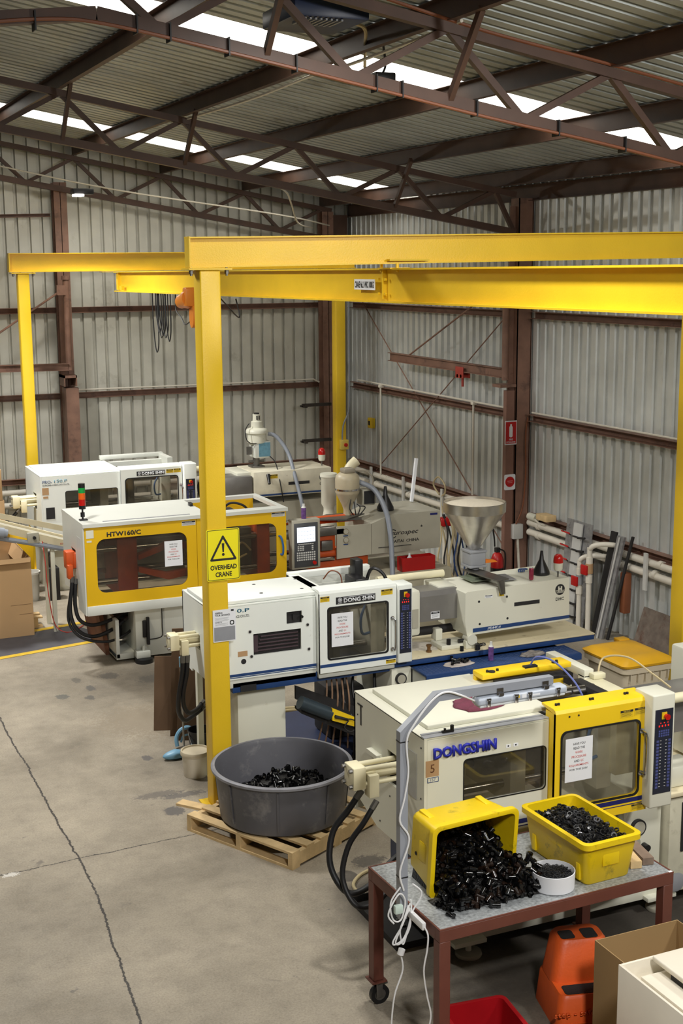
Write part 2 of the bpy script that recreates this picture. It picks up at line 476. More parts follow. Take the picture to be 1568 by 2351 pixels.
    # spilled grease spots and a drain cover stain with shapes of their own
    for (x0, y0, sx, sy, k, col) in STAINS:
        dx = mth('DIVIDE', mth('SUBTRACT', X, x0), sx); dy = mth('DIVIDE', mth('SUBTRACT', Y, y0), sy)
        dd = mth('SQRT', mth('ADD', mth('MULTIPLY', dx, dx), mth('MULTIPLY', dy, dy)))
        v = mth('SUBTRACT', mth('ADD', 1.0, mth('MULTIPLY', mth('SUBTRACT', nzs, .5), k)), dd)
        c = mix(mth('MULTIPLY', mth('MULTIPLY', v, 8.0, True), .75), c, lin(col))
    L.new(c, b.inputs['Base Color'])
    ro = ramp(noise(3, 6), [(.3, g(.45)), (.7, g(.75))]); L.new(ro, b.inputs['Roughness'])
    bp = n.new('ShaderNodeBump'); bp.inputs['Strength'].default_value = .25; bp.inputs['Distance'].default_value = .004
    L.new(noise(60, 5, .7), bp.inputs['Height']); L.new(bp.outputs['Normal'], b.inputs['Normal'])
    return M
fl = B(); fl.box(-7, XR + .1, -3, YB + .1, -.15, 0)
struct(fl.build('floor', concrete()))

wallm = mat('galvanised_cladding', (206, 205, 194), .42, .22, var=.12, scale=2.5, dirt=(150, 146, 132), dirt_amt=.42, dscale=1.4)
wallm2 = mat('galvanised_cladding_lit_tone', (220, 223, 220), .34, .3, var=.12, scale=2.5, dirt=(160, 158, 148), dirt_amt=.36, dscale=1.4)  # paler copy of the cladding, with brighter light put into its colour
roofm = mat('roof_sheeting', (196, 202, 200), .5, .25, var=.2, scale=1.6, dirt=(116, 108, 92), dirt_amt=.42, dscale=2)
def profile(a0, a1, pitch=.1905, depth=.03, w=.52):
    """trapezoidal sheet profile: (along, outward offset)"""
    out = []; k = 0; a = a0
    while a < a1:
        out += [(a, 0), (a + pitch * w, 0), (a + pitch * (w + .06), depth), (a + pitch * .94, depth)]
        a += pitch
    out.append((a1, 0)); return [p for p in out if p[0] <= a1]
def sheet(name, prof, fn):
    bm = bmesh.new(); prev = None
    for p in prof:
        lo, hi = fn(p); v = (bm.verts.new(lo), bm.verts.new(hi))
        if prev: bm.faces.new((prev[0], v[0], v[1], prev[1]))
        prev = v
    b = B(); b.bm.free(); b.bm = bm
    bmesh.ops.recalc_face_normals(bm, faces=bm.faces[:]); return b
wb = sheet('w', profile(-7, XR, depth=.05, w=.7), lambda p: ((p[0], YB + p[1], 0), (p[0], YB + p[1], roofz(p[0]) - .005)))
struct(wb.build('wall_back', wallm))
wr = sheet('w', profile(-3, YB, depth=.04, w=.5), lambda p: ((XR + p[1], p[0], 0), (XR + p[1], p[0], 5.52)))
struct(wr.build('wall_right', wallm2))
struct(bx(-7.15, -7, -3, YB, 0, 4.76).build('wall_left', wallm))
struct(bx(-7, XR, -3.15, -3, 0, 5.5).build('wall_front', wallm))

# roof: sheet runs with two translucent strips on the right-hand slope
def roof_run(y0, y1, right=True):
    pr = profile(y0, y1, .1905, -.05, .62)
    f = (lambda p: ((2.1, p[0], roofz(2.1) - p[1]), (XR + .1, p[0], roofz(XR + .1) - p[1]))) if right else \
        (lambda p: ((-7.2, p[0], roofz(-7.2) - p[1]), (2.1, p[0], roofz(2.1) - p[1])))
    return sheet('r', pr, f)
SK = ((11.02, 11.78), (18.32, 19.1))
rb = B(); rb.bm.free(); rb.bm = bmesh.new()
def join(dst, src):
    mp = {v: dst.bm.verts.new(v.co) for v in src.bm.verts}
    for f in src.bm.faces: dst.bm.faces.new([mp[v] for v in f.verts])
    src.bm.free()
ys = [-3] + [v for s_ in SK for v in s_] + [YB + .05]
for a, b_ in zip(ys[0::2], ys[1::2]): join(rb, roof_run(a, b_))
join(rb, roof_run(-3, YB + .05, False))
struct(rb.build('ceiling', roofm, base=(0, 0, 5)))
def skylight_mat():
    M = bpy.data.materials.new('daylit_fibreglass'); M.use_nodes = True
    nt = M.node_tree; n = nt.nodes; L = nt.links; b = n['Principled BSDF']
    b.inputs['Base Color'].default_value = (.8, .78, .7, 1)
    tc = n.new('ShaderNodeTexCoord'); nz = n.new('ShaderNodeTexNoise'); nz.inputs['Scale'].default_value = 7; nz.inputs['Detail'].default_value = 9; nz.inputs['Roughness'].default_value = .75
    L.new(tc.outputs['Object'], nz.inputs['Vector'])
    r = n.new('ShaderNodeValToRGB'); r.color_ramp.elements[0].position = .62; r.color_ramp.elements[1].position = .78
    r.color_ramp.elements[0].color = (1, .97, .9, 1); r.color_ramp.elements[1].color = (.16, .12, .07, 1)
    L.new(nz.outputs['Fac'], r.inputs['Fac']); L.new(r.outputs['Color'], b.inputs['Emission Color'])
    b.inputs['Emission Strength'].default_value = 3.2
    return M
skm = skylight_mat()
for i, (a, b_) in enumerate(SK):
    o = roof_run(a, b_).build('window_%d' % (i + 1), skm)
    struct(o); o['label'] = ['translucent roof sheet strip nearer the camera, glowing with daylight', 'translucent roof sheet strip near the back wall, glowing with daylight'][i]

# painted floor lines and walkway on the left
ln = mat('yellow_floor_paint', (216, 178, 42), .6, var=.15, scale=20, dirt=(150, 130, 80), dirt_amt=.4)
wk = mat('grey_walkway_paint', (78, 78, 84), .6, var=.12, scale=8)
def flat(pts, z, mt, name):
    b = B(); b.prism([(x, y, z - .0015) for x, y in pts], (0, 0, .0015)); return struct(b.build(name, mt))
flat([(-2, 14.3), (3.75, 15.38), (3.4, 16.2), (-2, 15.1)], .002, wk, 'trim_1')
flat([(-2, 14.2), (3.8, 15.35), (3.8, 15.45), (-2, 14.3)], .004, ln, 'trim_2')
flat([(-2, 15.1), (4.2, 16.33), (4.2, 16.43), (-2, 15.2)], .004, ln, 'trim_3')
flat([(3.72, 5.2), (4.3, 5.62), (4.3, 5.84), (3.62, 5.35)], .004, mat('worn_olive_floor_paint', (170, 164, 60), .6, var=.3, scale=14), 'trim_4')

# ---------------------------------------------------------------- girts on the walls (channels)
def channel(b, p0, p1, h, w, t=.006, open_='y+', lips=True):
    """C channel from p0 to p1; the web faces away from the open side"""
    pass
def angle_beam(b, p0, p1, up, side, prof):
    """extrude a 2d profile [(u,v)...] (u along side, v along up) from p0 to p1"""
    p0, p1 = Vector(p0), Vector(p1); up = Vector(up); side = Vector(side)
    b.prism([p0 + side * u + up * v for u, v in prof], p1 - p0)
def csec(h, w, t=.005):  # web at u=0, flanges to u=w, opening towards +u
    return [(0, 0), (w, 0), (w, t), (t, t), (t, h - t), (w, h - t), (w, h), (0, h)]
def isec(h, w, tf=.01, tw=.008):
    a = w / 2; c = tw / 2
    return [(-a, 0), (a, 0), (a, tf), (c, tf), (c, h - tf), (a, h - tf), (a, h), (-a, h), (-a, h - tf), (-c, h - tf), (-c, tf), (-a, tf)]
X3 = (1, 0, 0); Y3 = (0, 1, 0); Z3 = (0, 0, 1)
heights = [(1.17, 'lowest'), (2.5, 'middle'), (3.85, 'upper')]
for z, nm in heights:
    b = B(); angle_beam(b, (-6.9, YB, z - .09), (XR - .25, YB, z - .09), Z3, (0, -1, 0), [(0, 0), (.08, 0), (.08, .09), (.075, .09), (.075, .005), (0, .005)][:0] or csec(.09, .08))
    tag(b.build('wall_girt', G['steel']), '%s brown horizontal steel rail on the back wall' % nm, 'wall rail')
for (y0, y1, w_) in ((15.35, YB - .25, 'between the corner and the large brown column'), (3, 14.95, 'right of the large brown column')):
    for z, nm in heights:
        b = B(); angle_beam(b, (XR, y0, z - .09), (XR, y1, z - .09), Z3, (-1, 0, 0), csec(.09, .11))
        tag(b.build('wall_girt', G['steel']), '%s brown steel rail on the right wall %s' % (nm, w_), 'wall rail')
b = B(); angle_beam(b, (XR - .02, 3, 5.27), (XR - .02, YB - .1, 5.27), Z3, (-1, 0, 0), csec(.2, .07))
tag(b.build('eave_beam', G['steelr']), 'dark brown eave beam along the top of the right wall', 'beam')
b = B(); angle_beam(b, (-6.9, YB - .01, 4.92), (4.35, YB - .01, 5.24), Z3, (0, -1, 0), csec(.05, .06))
tag(b.build('wall_girt', G['steel']), 'short brown rail high on the back wall at the left edge', 'wall rail')

# columns
def column(name, x, y, w, d, z1, label, mt=G['steel']):
    """H column, flanges facing +-y"""
    t = T(name, label, 'column', (x, y, 0))
    b = B(); b.box(x - w / 2, x + w / 2, y - d / 2, y - d / 2 + .012, 0, z1).box(x - w / 2, x + w / 2, y + d / 2 - .012, y + d / 2, 0, z1).box(x - .005, x + .005, y - d / 2, y + d / 2, 0, z1)
    b.build('shaft', mt, t)
    bx(x - w / 2 - .03, x + w / 2 + .03, y - d / 2 - .03, y + d / 2 + .03, 0, .015).build('base_plate', mt, t)
    return t
t = T('wall_column', 'large brown steel column in the middle of the right wall', 'column', (9.2, 15.15, 0))
b = B(); b.box(9.18, 9.4, 15.04, 15.052, 0, 5.3).box(9.18, 9.4, 15.248, 15.26, 0, 5.3).box(9.18, 9.192, 15.04, 15.26, 0, 5.3).box(9.385, 9.395, 15.04, 15.26, 0, 5.3)
b.build('shaft', G['steel'], t)
bx(9.1, 9.18, 15.13, 15.145, 0, 5.2).build('stiffener', G['steel'], t)
# jib pivot post beside the column, with jib arm
t = T('corner_column', 'brown steel column in the corner behind the yellow post', 'column', (9.05, 20.7, 0))
b = B(); b.box(8.82, 9.02, 20.7, 20.712, 0, 5.35).box(8.82, 9.02, 20.9, 20.912, 0, 5.35).box(8.915, 8.925, 20.7, 20.9, 0, 5.35)
b.build('shaft', G['steel'], t)
bx(9.02, 9.3, 20.75, 20.95, 4.7, 5.3).build('haunch', G['steelr'], t)
t = T('wall_column', 'brown steel column on the back wall behind the yellow left post', 'column', (4.45, 20.8, 0))
b = B(); b.box(4.37, 4.57, 20.75, 20.762, 0, 5.75).box(4.37, 4.57, 20.93, 20.942, 0, 5.75).box(4.465, 4.475, 20.75, 20.93, 0, 5.75)
b.build('shaft', G['steel'], t)

def jib(t, px_, py_, z0, z1, arm_dir, arm_len, arm_z, cols):
    pass
t = T('jib_crane', 'brown wall jib crane with red trolley beside the large column', 'jib crane', (9.0, 15.25, 2.85))
bd = B(); bd.cyl((9.05, 15.12, 2.95), (9.05, 15.12, 4.3), .045); bd.build('pivot_pipe', G['steel'], t)
b = B(); angle_beam(b, (9.03, 15.15, 2.98), (9.03, 18.55, 3.0), Z3, X3, isec(.13, .09)); b.build('arm', G['steel'], t)
b = B(); b.tube([(9.03, 17.9, 3.12), (9.05, 15.15, 4.25)], .014, seg=6, sub=1); b.build('tie_rod', G['steel'], t)
b = B(); b.box(8.93, 9.17, 15.03, 15.24, 2.86, 2.9).prism([(9.1, 15.1, 2.86), (9.2, 15.1, 2.86), (9.2, 15.1, 2.7)], (0, .02, 0)); b.build('bracket', G['steel'], t)
tr = B(); tr.box(8.97, 8.985, 16.12, 16.34, 2.9, 3.06, .005).box(9.075, 9.09, 16.12, 16.34, 2.9, 3.06, .005).cyl((8.97, 16.18, 2.93), (9.09, 16.18, 2.93), .025).cyl((8.97, 16.28, 2.93), (9.09, 16.28, 2.93), .025).cyl((9.03, 16.23, 2.78), (9.03, 16.23, 2.9), .018)
tr.build('trolley', mat('red_oxide_trolley', (172, 62, 50), .5), t)
t = T('jib_crane', 'brown wall jib crane on the back wall behind the yellow left post', 'jib crane', (4.43, 20.5, 2.8))
b = B(); b.cyl((4.43, 20.45, 2.9), (4.43, 20.45, 4.3), .05).cyl((4.43, 20.45, 4.28), (4.43, 20.45, 4.34), .065); b.build('pivot_pipe', G['steel'], t)
b = B(); angle_beam(b, (2.2, 20.4, 2.92), (4.4, 20.4, 2.9), Z3, Y3, isec(.11, .1)); b.build('arm', G['steel'], t)
b = B(); b.tube([(2.6, 20.4, 3.0), (4.4, 20.43, 4.15)], .016, seg=6, sub=1).box(4.28, 4.42, 20.4, 20.5, 4.05, 4.2); b.build('tie_rod', G['steel'], t)
b = B(); b.box(4.33, 4.53, 20.4, 20.75, 2.78, 2.82).box(4.33, 4.345, 20.4, 20.75, 2.65, 2.82).box(4.515, 4.53, 20.4, 20.75, 2.65, 2.82); b.build('bracket', G['steel'], t)
b = bx(4.36, 4.56, 20.45, 20.75, 0, 2.62); tag(b.build('support_post', G['steel']), 'rusty brown post under the left jib crane pivot', 'post')
for z in (2.14, 1.54):
    b = B(); b.box(8.3, 8.82, 20.38, 20.44, z, z + .05).box(8.3, 8.35, 20.3, 20.52, z - .01, z + .02)
    tag(b.build('wall_bracket', mat('dark_steel', (54, 48, 44), .5)), '%s short horizontal steel bracket reaching left from the corner column' % ('upper' if z > 2 else 'lower'), 'bracket')

# ---------------------------------------------------------------- purlins
nodes = [1.9, 3.30, 4.70, 6.10, 7.48, 8.86]
nmz = ['at the ridge', 'first below the ridge', 'second below the ridge', 'third below the ridge', 'fourth below the ridge', 'lowest, near the right wall']
for x, nm in zip(nodes, nmz):
    b = B(); z = roofz(x) - .19
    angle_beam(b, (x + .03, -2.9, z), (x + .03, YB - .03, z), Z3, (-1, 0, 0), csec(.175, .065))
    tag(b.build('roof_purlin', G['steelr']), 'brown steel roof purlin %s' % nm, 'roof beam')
# ---------------------------------------------------------------- trusses
def truss(y, x0, x1, nm, full=True):
    t = T('roof_truss', 'brown steel roof truss %s' % nm, 'roof truss', (9.0, y, 4.9))
    zt = lambda x: roofz(x) - .235
    zbm = lambda x: 5.737 - .168 * (x - 3.96) if x > 2.15 else 5.737 - .168 * (2.15 - 3.96) + .11 * (x - 2.15)
    ov = lambda ps: [(Vector(p)) for p in ps]
    b = B()
    def L_(p0, p1, s=.05, th=.006, dn=1):
        d = (Vector(p1) - Vector(p0)).normalized(); up = Vector((-d.z, 0, d.x))
        angle_beam(b, p0, p1, up, Y3, [(-s / 2, -s / 2), (s / 2, -s / 2), (s / 2, -s / 2 + th), (-s / 2 + th, -s / 2 + th), (-s / 2 + th, s / 2), (-s / 2, s / 2)])
    for a, c in ((x0, 2.1), (2.1, x1)):
        L_((a, y, zt(a)), (c, y, zt(c)), .072)
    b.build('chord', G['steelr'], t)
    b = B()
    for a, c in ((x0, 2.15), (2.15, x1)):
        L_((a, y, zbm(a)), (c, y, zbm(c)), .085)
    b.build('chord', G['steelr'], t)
    nd = [n_ for n_ in (3.30, 4.70, 6.10, 7.48, 8.86) if n_ <= x1] ; mids = [2.58, 3.96, 5.34, 6.69, 8.08]
    webs = []
    for i, n_ in enumerate(nd):
        webs.append((n_, mids[i]))
        if i + 1 < len(mids): webs.append((n_, mids[i + 1]))
    webs.append((nd[-1] , min(x1, nd[-1] + .3)))
    webs += [(1.9, 2.58), (1.9, 1.2)]
    for a, c in webs:
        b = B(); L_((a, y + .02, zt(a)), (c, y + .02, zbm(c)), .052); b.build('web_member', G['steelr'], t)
    for n_ in (3.30, 4.70, 7.4):
        if y < 20:
            b = B(); sg = -1
            b.box(n_ - .02, n_ + .02, -.022, .022, 0, 1)
            p0 = Vector((n_, y, zbm(n_) - .02)); p1 = Vector((n_ + .03, y + sg * .42, roofz(n_) - .17)); d = p1 - p0
            for v in b.bm.verts:
                v.co = p0 + d * v.co.z + Vector((v.co.x - n_, 0, 0)) + Vector((0, v.co.y * .7, v.co.y))
            b.build('knee_brace', G['steelr'], t)
    return t
truss(8.7, -1.5, 9.15, 'nearest the camera, crossing the top of the picture')
truss(15.1, -1.5, 9.15, 'in the middle, ending at the large right column')
truss(20.75, -1.5, 9.0, 'against the back wall')
# orange conduit strapped to the near truss
t = T('electrical_conduit', 'orange conduit strapped along the nearest roof truss', 'conduit', (5.3, 8.62, 5.4))
b = B(); pts = [(x, 8.645, 5.737 - .168 * (x - 3.96) - .05 + .008 * math.sin(x * 2.3)) for x in (2.2, 3, 4, 5, 6, 7, 8, 9)]
b.tube([(1.2, 8.645, 5.9), (1.8, 8.645, 5.98)] + pts, .012, seg=6); b.build('pipe', G['copper'], t)
for x in (1.75, 2.4, 2.62, 3.02, 3.5, 4.1, 4.3, 4.9, 5.6, 6.2, 6.8):
    z = 5.737 - .168 * (x - 3.96) if x > 2.15 else 5.98
    b = B(); b.plate(rr(x - .0, x + .01, z - .07, z + .05, .004, 2), [], 8.63, .1); b.build('strap', G['rubber'], t)
b = B(); b.tube([(4.2, 8.67, 6.27), (5, 8.66, 6.1), (6, 8.66, 5.94), (7, 8.66, 5.77), (8, 8.66, 5.6)], .013, seg=6)
tag(b.build('electrical_conduit', G['copper']), 'orange conduit running along the top chord of the nearest truss', 'conduit')
# white conduit along a purlin
b = B(); b.tube([(4.75, 15.1, 6.13), (4.76, 13, 6.11), (4.75, 11.3, 6.13), (4.77, 10.9, 6.12), (4.77, 9.5, 6.13), (4.75, 8.6, 6.15)], .014, seg=6)
tag(b.build('electrical_conduit', G['pvc']), 'white conduit running under the second roof purlin', 'conduit')
b = B(); b.tube([(3.4, 20.7, 6.0), (5.2, 20.2, 5.62), (7.6, 19.6, 5.25), (8.9, 20.6, 5.12)], .012, seg=6)
tag(b.build('loose_conduit', G['pvc']), 'thin pale conduit hanging under the roof near the back wall', 'conduit')
b = B(); b.tube([(5.9, 15.14, 5.38), (6.3, 15.9, 5.36), (6.8, 17.0, 5.26), (7.7, 19.0, 5.1), (8.6, 20.6, 5.08)], .012, seg=6)
tag(b.build('loose_conduit', G['pvc']), 'thin pale conduit curving behind the middle truss', 'conduit')
# small fittings under the roof
t = T('ceiling_fan_unit', 'dark blue ventilation unit hung below the roof at the top edge', 'ventilator', (4.2, 9.5, 6.0))
bx(3.62, 4.2, 8.95, 9.6, 6.17, 6.3, .02).build('casing', mat('dark_blue_casing', (30, 44, 74), .4), t)
b = B()
for k in range(8): b.box(3.7 + k * .04, 3.715 + k * .04, 8.96, 9.2, 6.155, 6.168)
b.build('grille', G['grey'], t)
b = B(); b.tube([(4.2, 9.4, 6.24), (4.5, 9.7, 6.26), (4.74, 10.2, 6.22), (4.83, 10.4, 6.08)], .015, seg=6)
tag(b.build('drain_hose', G['beige']), 'pale flexible hose curving down from the ventilation unit', 'hose')
t = T('hanging_floodlight', 'black floodlight hanging by cables under the near skylight', 'light fitting', (5.05, 10.5, 5.85))
bx(4.93, 5.12, 10.4, 10.56, 5.97, 6.05, .01).build('lamp_body', G['black'], t)
B().tube([(5.04, 10.5, 6.05), (5.05, 10.46, 6.12), (5.0, 10.4, 6.27)], .01, seg=6).build('cable', G['rubber'], t)
t = T('hanging_floodlight', 'small lit floodlight hanging behind the middle truss', 'light fitting', (4.45, 19.4, 5.45))
bx(4.35, 4.65, 19.3, 19.5, 5.5, 5.58, .01).build('lamp_body', G['black'], t)
bx(4.37, 4.5, 19.28, 19.48, 5.47, 5.497).build('lens', mat('lit_lens', (255, 255, 250), .3, emit=(255, 250, 240), estr=12), t)
area('floodlight_lamp', (4.45, 19.4, 5.44), (6.6, 18.5, 0), .18, 28)

# ================================================================ yellow gantry
GY = G['gantry']
def gpost(label, x0, y0, w, z1, cap=True):
    t = T('gantry_post', label, 'post', (x0 + w / 2, y0 + w / 2, 0))
    bx(x0, x0 + w, y0, y0 + w, .012, z1, .012, 3).build('shaft', GY, t)
    bx(x0 - .06, x0 + w + .06, y0 - .06, y0 + w + .06, 0, .012).build('base_plate', GY, t)
    if cap:
        bx(x0 - .09, x0 + w + .09, y0 - .02, y0 + w + .02, z1, z1 + .014).build('cap_plate', GY, t)
        b = B()
        for dx in (-.06, w + .06): b.cyl((x0 + dx, y0 + .03, z1 - .045), (x0 + dx, y0 + .03, z1 + .03), .01, seg=6).cyl((x0 + dx, y0 + .03, z1 - .03), (x0 + dx, y0 + .03, z1 - .002), .018, seg=6)
        b.split('bolt', G['dsteel'], t)
    return t
post = gpost('yellow square gantry post in the foreground carrying the warning sign', 3.192, 9.92, .17, 4.43)
gpost('yellow square gantry post at the far left', 3.56, 19.62, .165, 4.38)
gpost('yellow square gantry post in the far corner', 8.58, 19.62, .17, 4.40)
gpost('yellow square gantry post at the right edge of the picture', 7.96, 9.92, .2, 4.43)
def ibeam(b, p0, p1, h, w, tf=.012, tw=.009):
    p0, p1 = Vector(p0), Vector(p1); d = (p1 - p0).normalized(); side = Vector((0, 0, 1)).cross(d).normalized(); up = d.cross(side)
    angle_beam(b, p0, p1, up if up.z > 0 else -up, side, isec(h, w, tf, tw))
t = T('runway_beam', 'long yellow runway beam on the foreground gantry post', 'gantry beam', (3.2, 10.0, 4.45))
b = B(); ibeam(b, (3.12, 10.0, 4.446), (8.6, 10.0, 4.512), .236, .13); b.build('beam', GY, t)
b = B(); b.box(3.118, 3.13, 9.94, 10.06, 4.45, 4.685); b.build('end_plate', GY, t)
b = B(); b.box(4.83, 5.2, 9.93, 9.98, 4.49, 4.505); b.build('end_clamp', G['noty'], t)
t = T('runway_beam', 'far yellow runway beam crossing in front of the back wall', 'gantry beam', (5.0, 19.7, 4.4))
b = B(); ibeam(b, (3.45, 19.7, 4.40), (8.95, 19.7, 4.42), .272, .13); b.build('beam', GY, t)
b = B(); b.box(3.445, 3.46, 19.63, 19.77, 4.402, 4.67); b.build('end_plate', GY, t)
t = T('crane_bridge', 'yellow travelling crane bridge hung under both runway beams', 'crane', (4.9, 12.0, 4.12))
b = B(); ibeam(b, (4.9, 19.05, 4.115), (4.9, 5.2, 4.165), .285, .15, .014); b.build('bridge_beam', GY, t)
for y in (9.97, 19.55):
    pass
b = B(); b.box(4.81, 4.99, 9.88, 10.12, 4.425, 4.437).box(4.8, 5.0, 19.6, 19.8, 4.39, 4.398)
for y in (9.85, 10.15): b.cyl((4.86, y, 4.4), (4.86, y, 4.47), .014, seg=8)
b.split('trolley_plate', GY, t)
b = B(); b.box(4.855, 4.895, 10.12, 10.135, 4.18, 4.42)
for z in (4.22, 4.34): b.cyl((4.85, 10.07, z), (4.87, 10.07, z), .012, seg=6).cyl((4.85, 10.2, z), (4.87, 10.2, z), .012, seg=6)
b.build('splice', GY, t)
b = B(); b.box(4.86, 4.9, 18.95, 19.04, 4.14, 4.38).box(4.82, 4.86, 18.6, 18.72, 4.14, 4.2); b.split('beam_stop', GY, t)
b = B(); b.box(4.84, 4.845, 10.24, 10.66, 4.25, 4.34); pl = b.build('capacity_plate', G['paper'], t)
# plate lettering is read from the -x side: text runs towards -y
text('lettering', 'CRANE No.2  WRC 1000KG', 10.645, 4.265, .39, .058, 4.8395, G['ink'], pl, .0005, bold=.03, face='left')
# hoist with motor and chain box
HY = -.55
t = T('chain_hoist', 'orange electric chain hoist hanging from the crane bridge', 'hoist', (4.9, 15.3 + HY, 3.7))
O_ = mat('hoist_orange', (224, 132, 40), .4, var=.08)
b = B(); b.cyl((4.72, 15.95, 4.05), (4.72, 15.5, 4.09), .085).cyl((4.72, 15.52, 4.08), (4.72, 15.3, 4.1), .11).box(4.64, 4.8, 15.2, 15.42, 4.0, 4.22, .02); bmesh.ops.scale(b.bm, vec=(1, .56, 1), space=Matrix.Translation((0, -15.95, 0)), verts=b.bm.verts); bmesh.ops.translate(b.bm, vec=(0, HY, 0), verts=b.bm.verts); b.build('motor', O_, t)
b = B(); b.cyl((4.72, 15.3, 3.9), (4.9, 15.3, 3.9), .15).box(4.8, 5.05, 15.05, 15.3, 3.75, 4.02, .03); bmesh.ops.scale(b.bm, vec=(1, .56, 1), space=Matrix.Translation((0, -15.95, 0)), verts=b.bm.verts); bmesh.ops.translate(b.bm, vec=(0, HY, 0), verts=b.bm.verts); b.build('hoist_body', O_, t)
b = B(); b.box(4.80, 4.82, 15.1, 15.5, 4.05, 4.2).box(4.98, 5.0, 15.1, 15.5, 4.05, 4.2).cyl((4.8, 15.2, 4.15), (5, 15.2, 4.15), .03).cyl((4.8, 15.4, 4.15), (5, 15.4, 4.15), .03); bmesh.ops.scale(b.bm, vec=(1, .56, 1), space=Matrix.Translation((0, -15.95, 0)), verts=b.bm.verts); bmesh.ops.translate(b.bm, vec=(0, HY, 0), verts=b.bm.verts); b.build('trolley', G['dsteel'], t)
b = B(); b.tube([(4.75, 15.6, 4.02), (4.74, 15.5, 3.93), (4.76, 15.3, 3.95), (4.8, 15.2, 4.05)], .009, seg=6).tube([(4.78, 15.45, 3.95), (4.8, 15.35, 3.74), (4.85, 15.1, 3.7), (4.85, 14.8, 3.85)], .009, seg=6); bmesh.ops.scale(b.bm, vec=(1, .56, 1), space=Matrix.Translation((0, -15.95, 0)), verts=b.bm.verts); bmesh.ops.translate(b.bm, vec=(0, HY, 0), verts=b.bm.verts); b.build('cable', G['rubber'], t)
t = T('festoon_cable', 'black festoon cable loops hanging from the crane bridge', 'cable', (4.88, 16.7, 3.4))
for k, (ya, yb, zb) in enumerate([(17.2, 16.95, 3.35), (17.05, 16.8, 3.62), (16.98, 16.7, 3.55), (16.9, 16.62, 3.58), (16.8, 16.5, 3.56), (16.6, 16.38, 3.52), (16.15, 15.4, 3.76)]):
    B().tube([(4.87, ya, 4.12), (4.87, ya - .01, (4.1 + zb) / 2), (4.87, ya * .7 + yb * .3, zb + .08), (4.87, (ya + yb) / 2 - .02, zb), (4.87, yb + .02, zb + .1), (4.87, yb, (4.1 + zb) / 2), (4.87, yb, 4.12)], .008, seg=6, sub=4).build('cable_loop', G['rubber'], t)
b = B(); b.tube([(4.95, 14.7, 4.12), (4.95, 14.4, 4.02), (4.95, 14.0, 3.9), (4.95, 14.1, 4.1)], .008, seg=6)
tag(b.build('power_cable', G['rubber']), 'black cable drooping from the crane bridge just right of the foreground post', 'cable')

# overhead crane sign on the foreground post (front face y=9.92)
t = T('warning_sign', 'yellow sign with black warning triangle on the foreground post', 'sign', (3.315, 9.9, 1.97))
ys = 9.905
b = B(); b.plate(rr(3.182, 3.462, 1.955, 2.38, .015), [], ys, .004); b.build('sign_board', G['signy'], t)
b = B(); b.ring(rr(3.188, 3.456, 1.961, 2.374, .012), rr(3.192, 3.452, 1.965, 2.37, .01), ys - .001, .001); b.build('border', G['ink'], t)
def tri(cx, cz, w, h): return [(cx - w / 2, cz), (cx + w / 2, cz), (cx, cz + h)]
def rtri(cx, cz, w, h, r=.01):
    P_ = [Vector((a, c)) for a, c in tri(cx, cz, w, h)]; out = []
    for i in range(3):
        p, a, c = P_[i], P_[i - 1], P_[(i + 1) % 3]
        u = (a - p).normalized(); v = (c - p).normalized()
        for k in range(4):
            s_ = k / 3; out.append(tuple(p + u * r * (1 - s_) ** 1.5 + v * r * s_ ** 1.5))
    return out
b = B(); b.ring(rtri(3.322, 2.12, .235, .215, .014), rtri(3.322, 2.137, .178, .162, .006), ys - .0015, .0015)
b.plate([(3.311, 2.262), (3.333, 2.262), (3.328, 2.19), (3.316, 2.19)], [], ys - .0015, .0015).plate(ngon(3.322, 2.17, .0115), [], ys - .0015, .0015); b.build('triangle_symbol', G['ink'], t)
text('lettering', 'OVERHEAD', 3.21, 2.045, .225, .04, ys - .0005, G['ink'], t, .001, bold=.028)
text('lettering', 'CRANE', 3.252, 1.987, .14, .04, ys - .0005, G['ink'], t, .001, bold=.028)
# keeping-your-distance notice
t = T('paper_notice', 'laminated grey and white notice about keeping distance taped to the post', 'notice', (3.31, 9.9, 1.43))
ys = 9.912
b = bx(3.222, 3.418, ys, ys + .002, 1.44, 1.71); b.build('sheet', G['paper'], t)
b = bx(3.23, 3.41, ys - .0008, ys, 1.447, 1.565); b.build('picture', mat('notice_grey_print', (150, 152, 158), .5, var=.1), t)
text('heading', 'KEEPING\nYOUR DISTANCE.', 3.24, 1.656, .13, .034, ys, G['ink'], t, .0006, bold=.03)
b = B()
for k in range(4): b.box(3.24, 3.36 - .012 * (k % 2), ys - .0006, ys, 1.64 - k * .009, 1.642 - k * .009)
for k in range(3): b.box(3.24, 3.35 - .02 * (k % 2), ys - .0006, ys, 1.592 - k * .008, 1.594 - k * .008)
b.build('small_print', G['grey'], t)
text('subheading', 'COVID-19.', 3.24, 1.598, .06, .012, ys, G['ink'], t, .0006, bold=.02)
b = B(); b.ring(rr(3.366, 3.404, 1.575, 1.613, .014), rr(3.374, 3.396, 1.583, 1.605, .008), ys - .0012, .0012).plate(rr(3.378, 3.402, 1.69, 1.704, .002), [], ys - .0012, .0012); b.build('emblem', G['ink'], t)

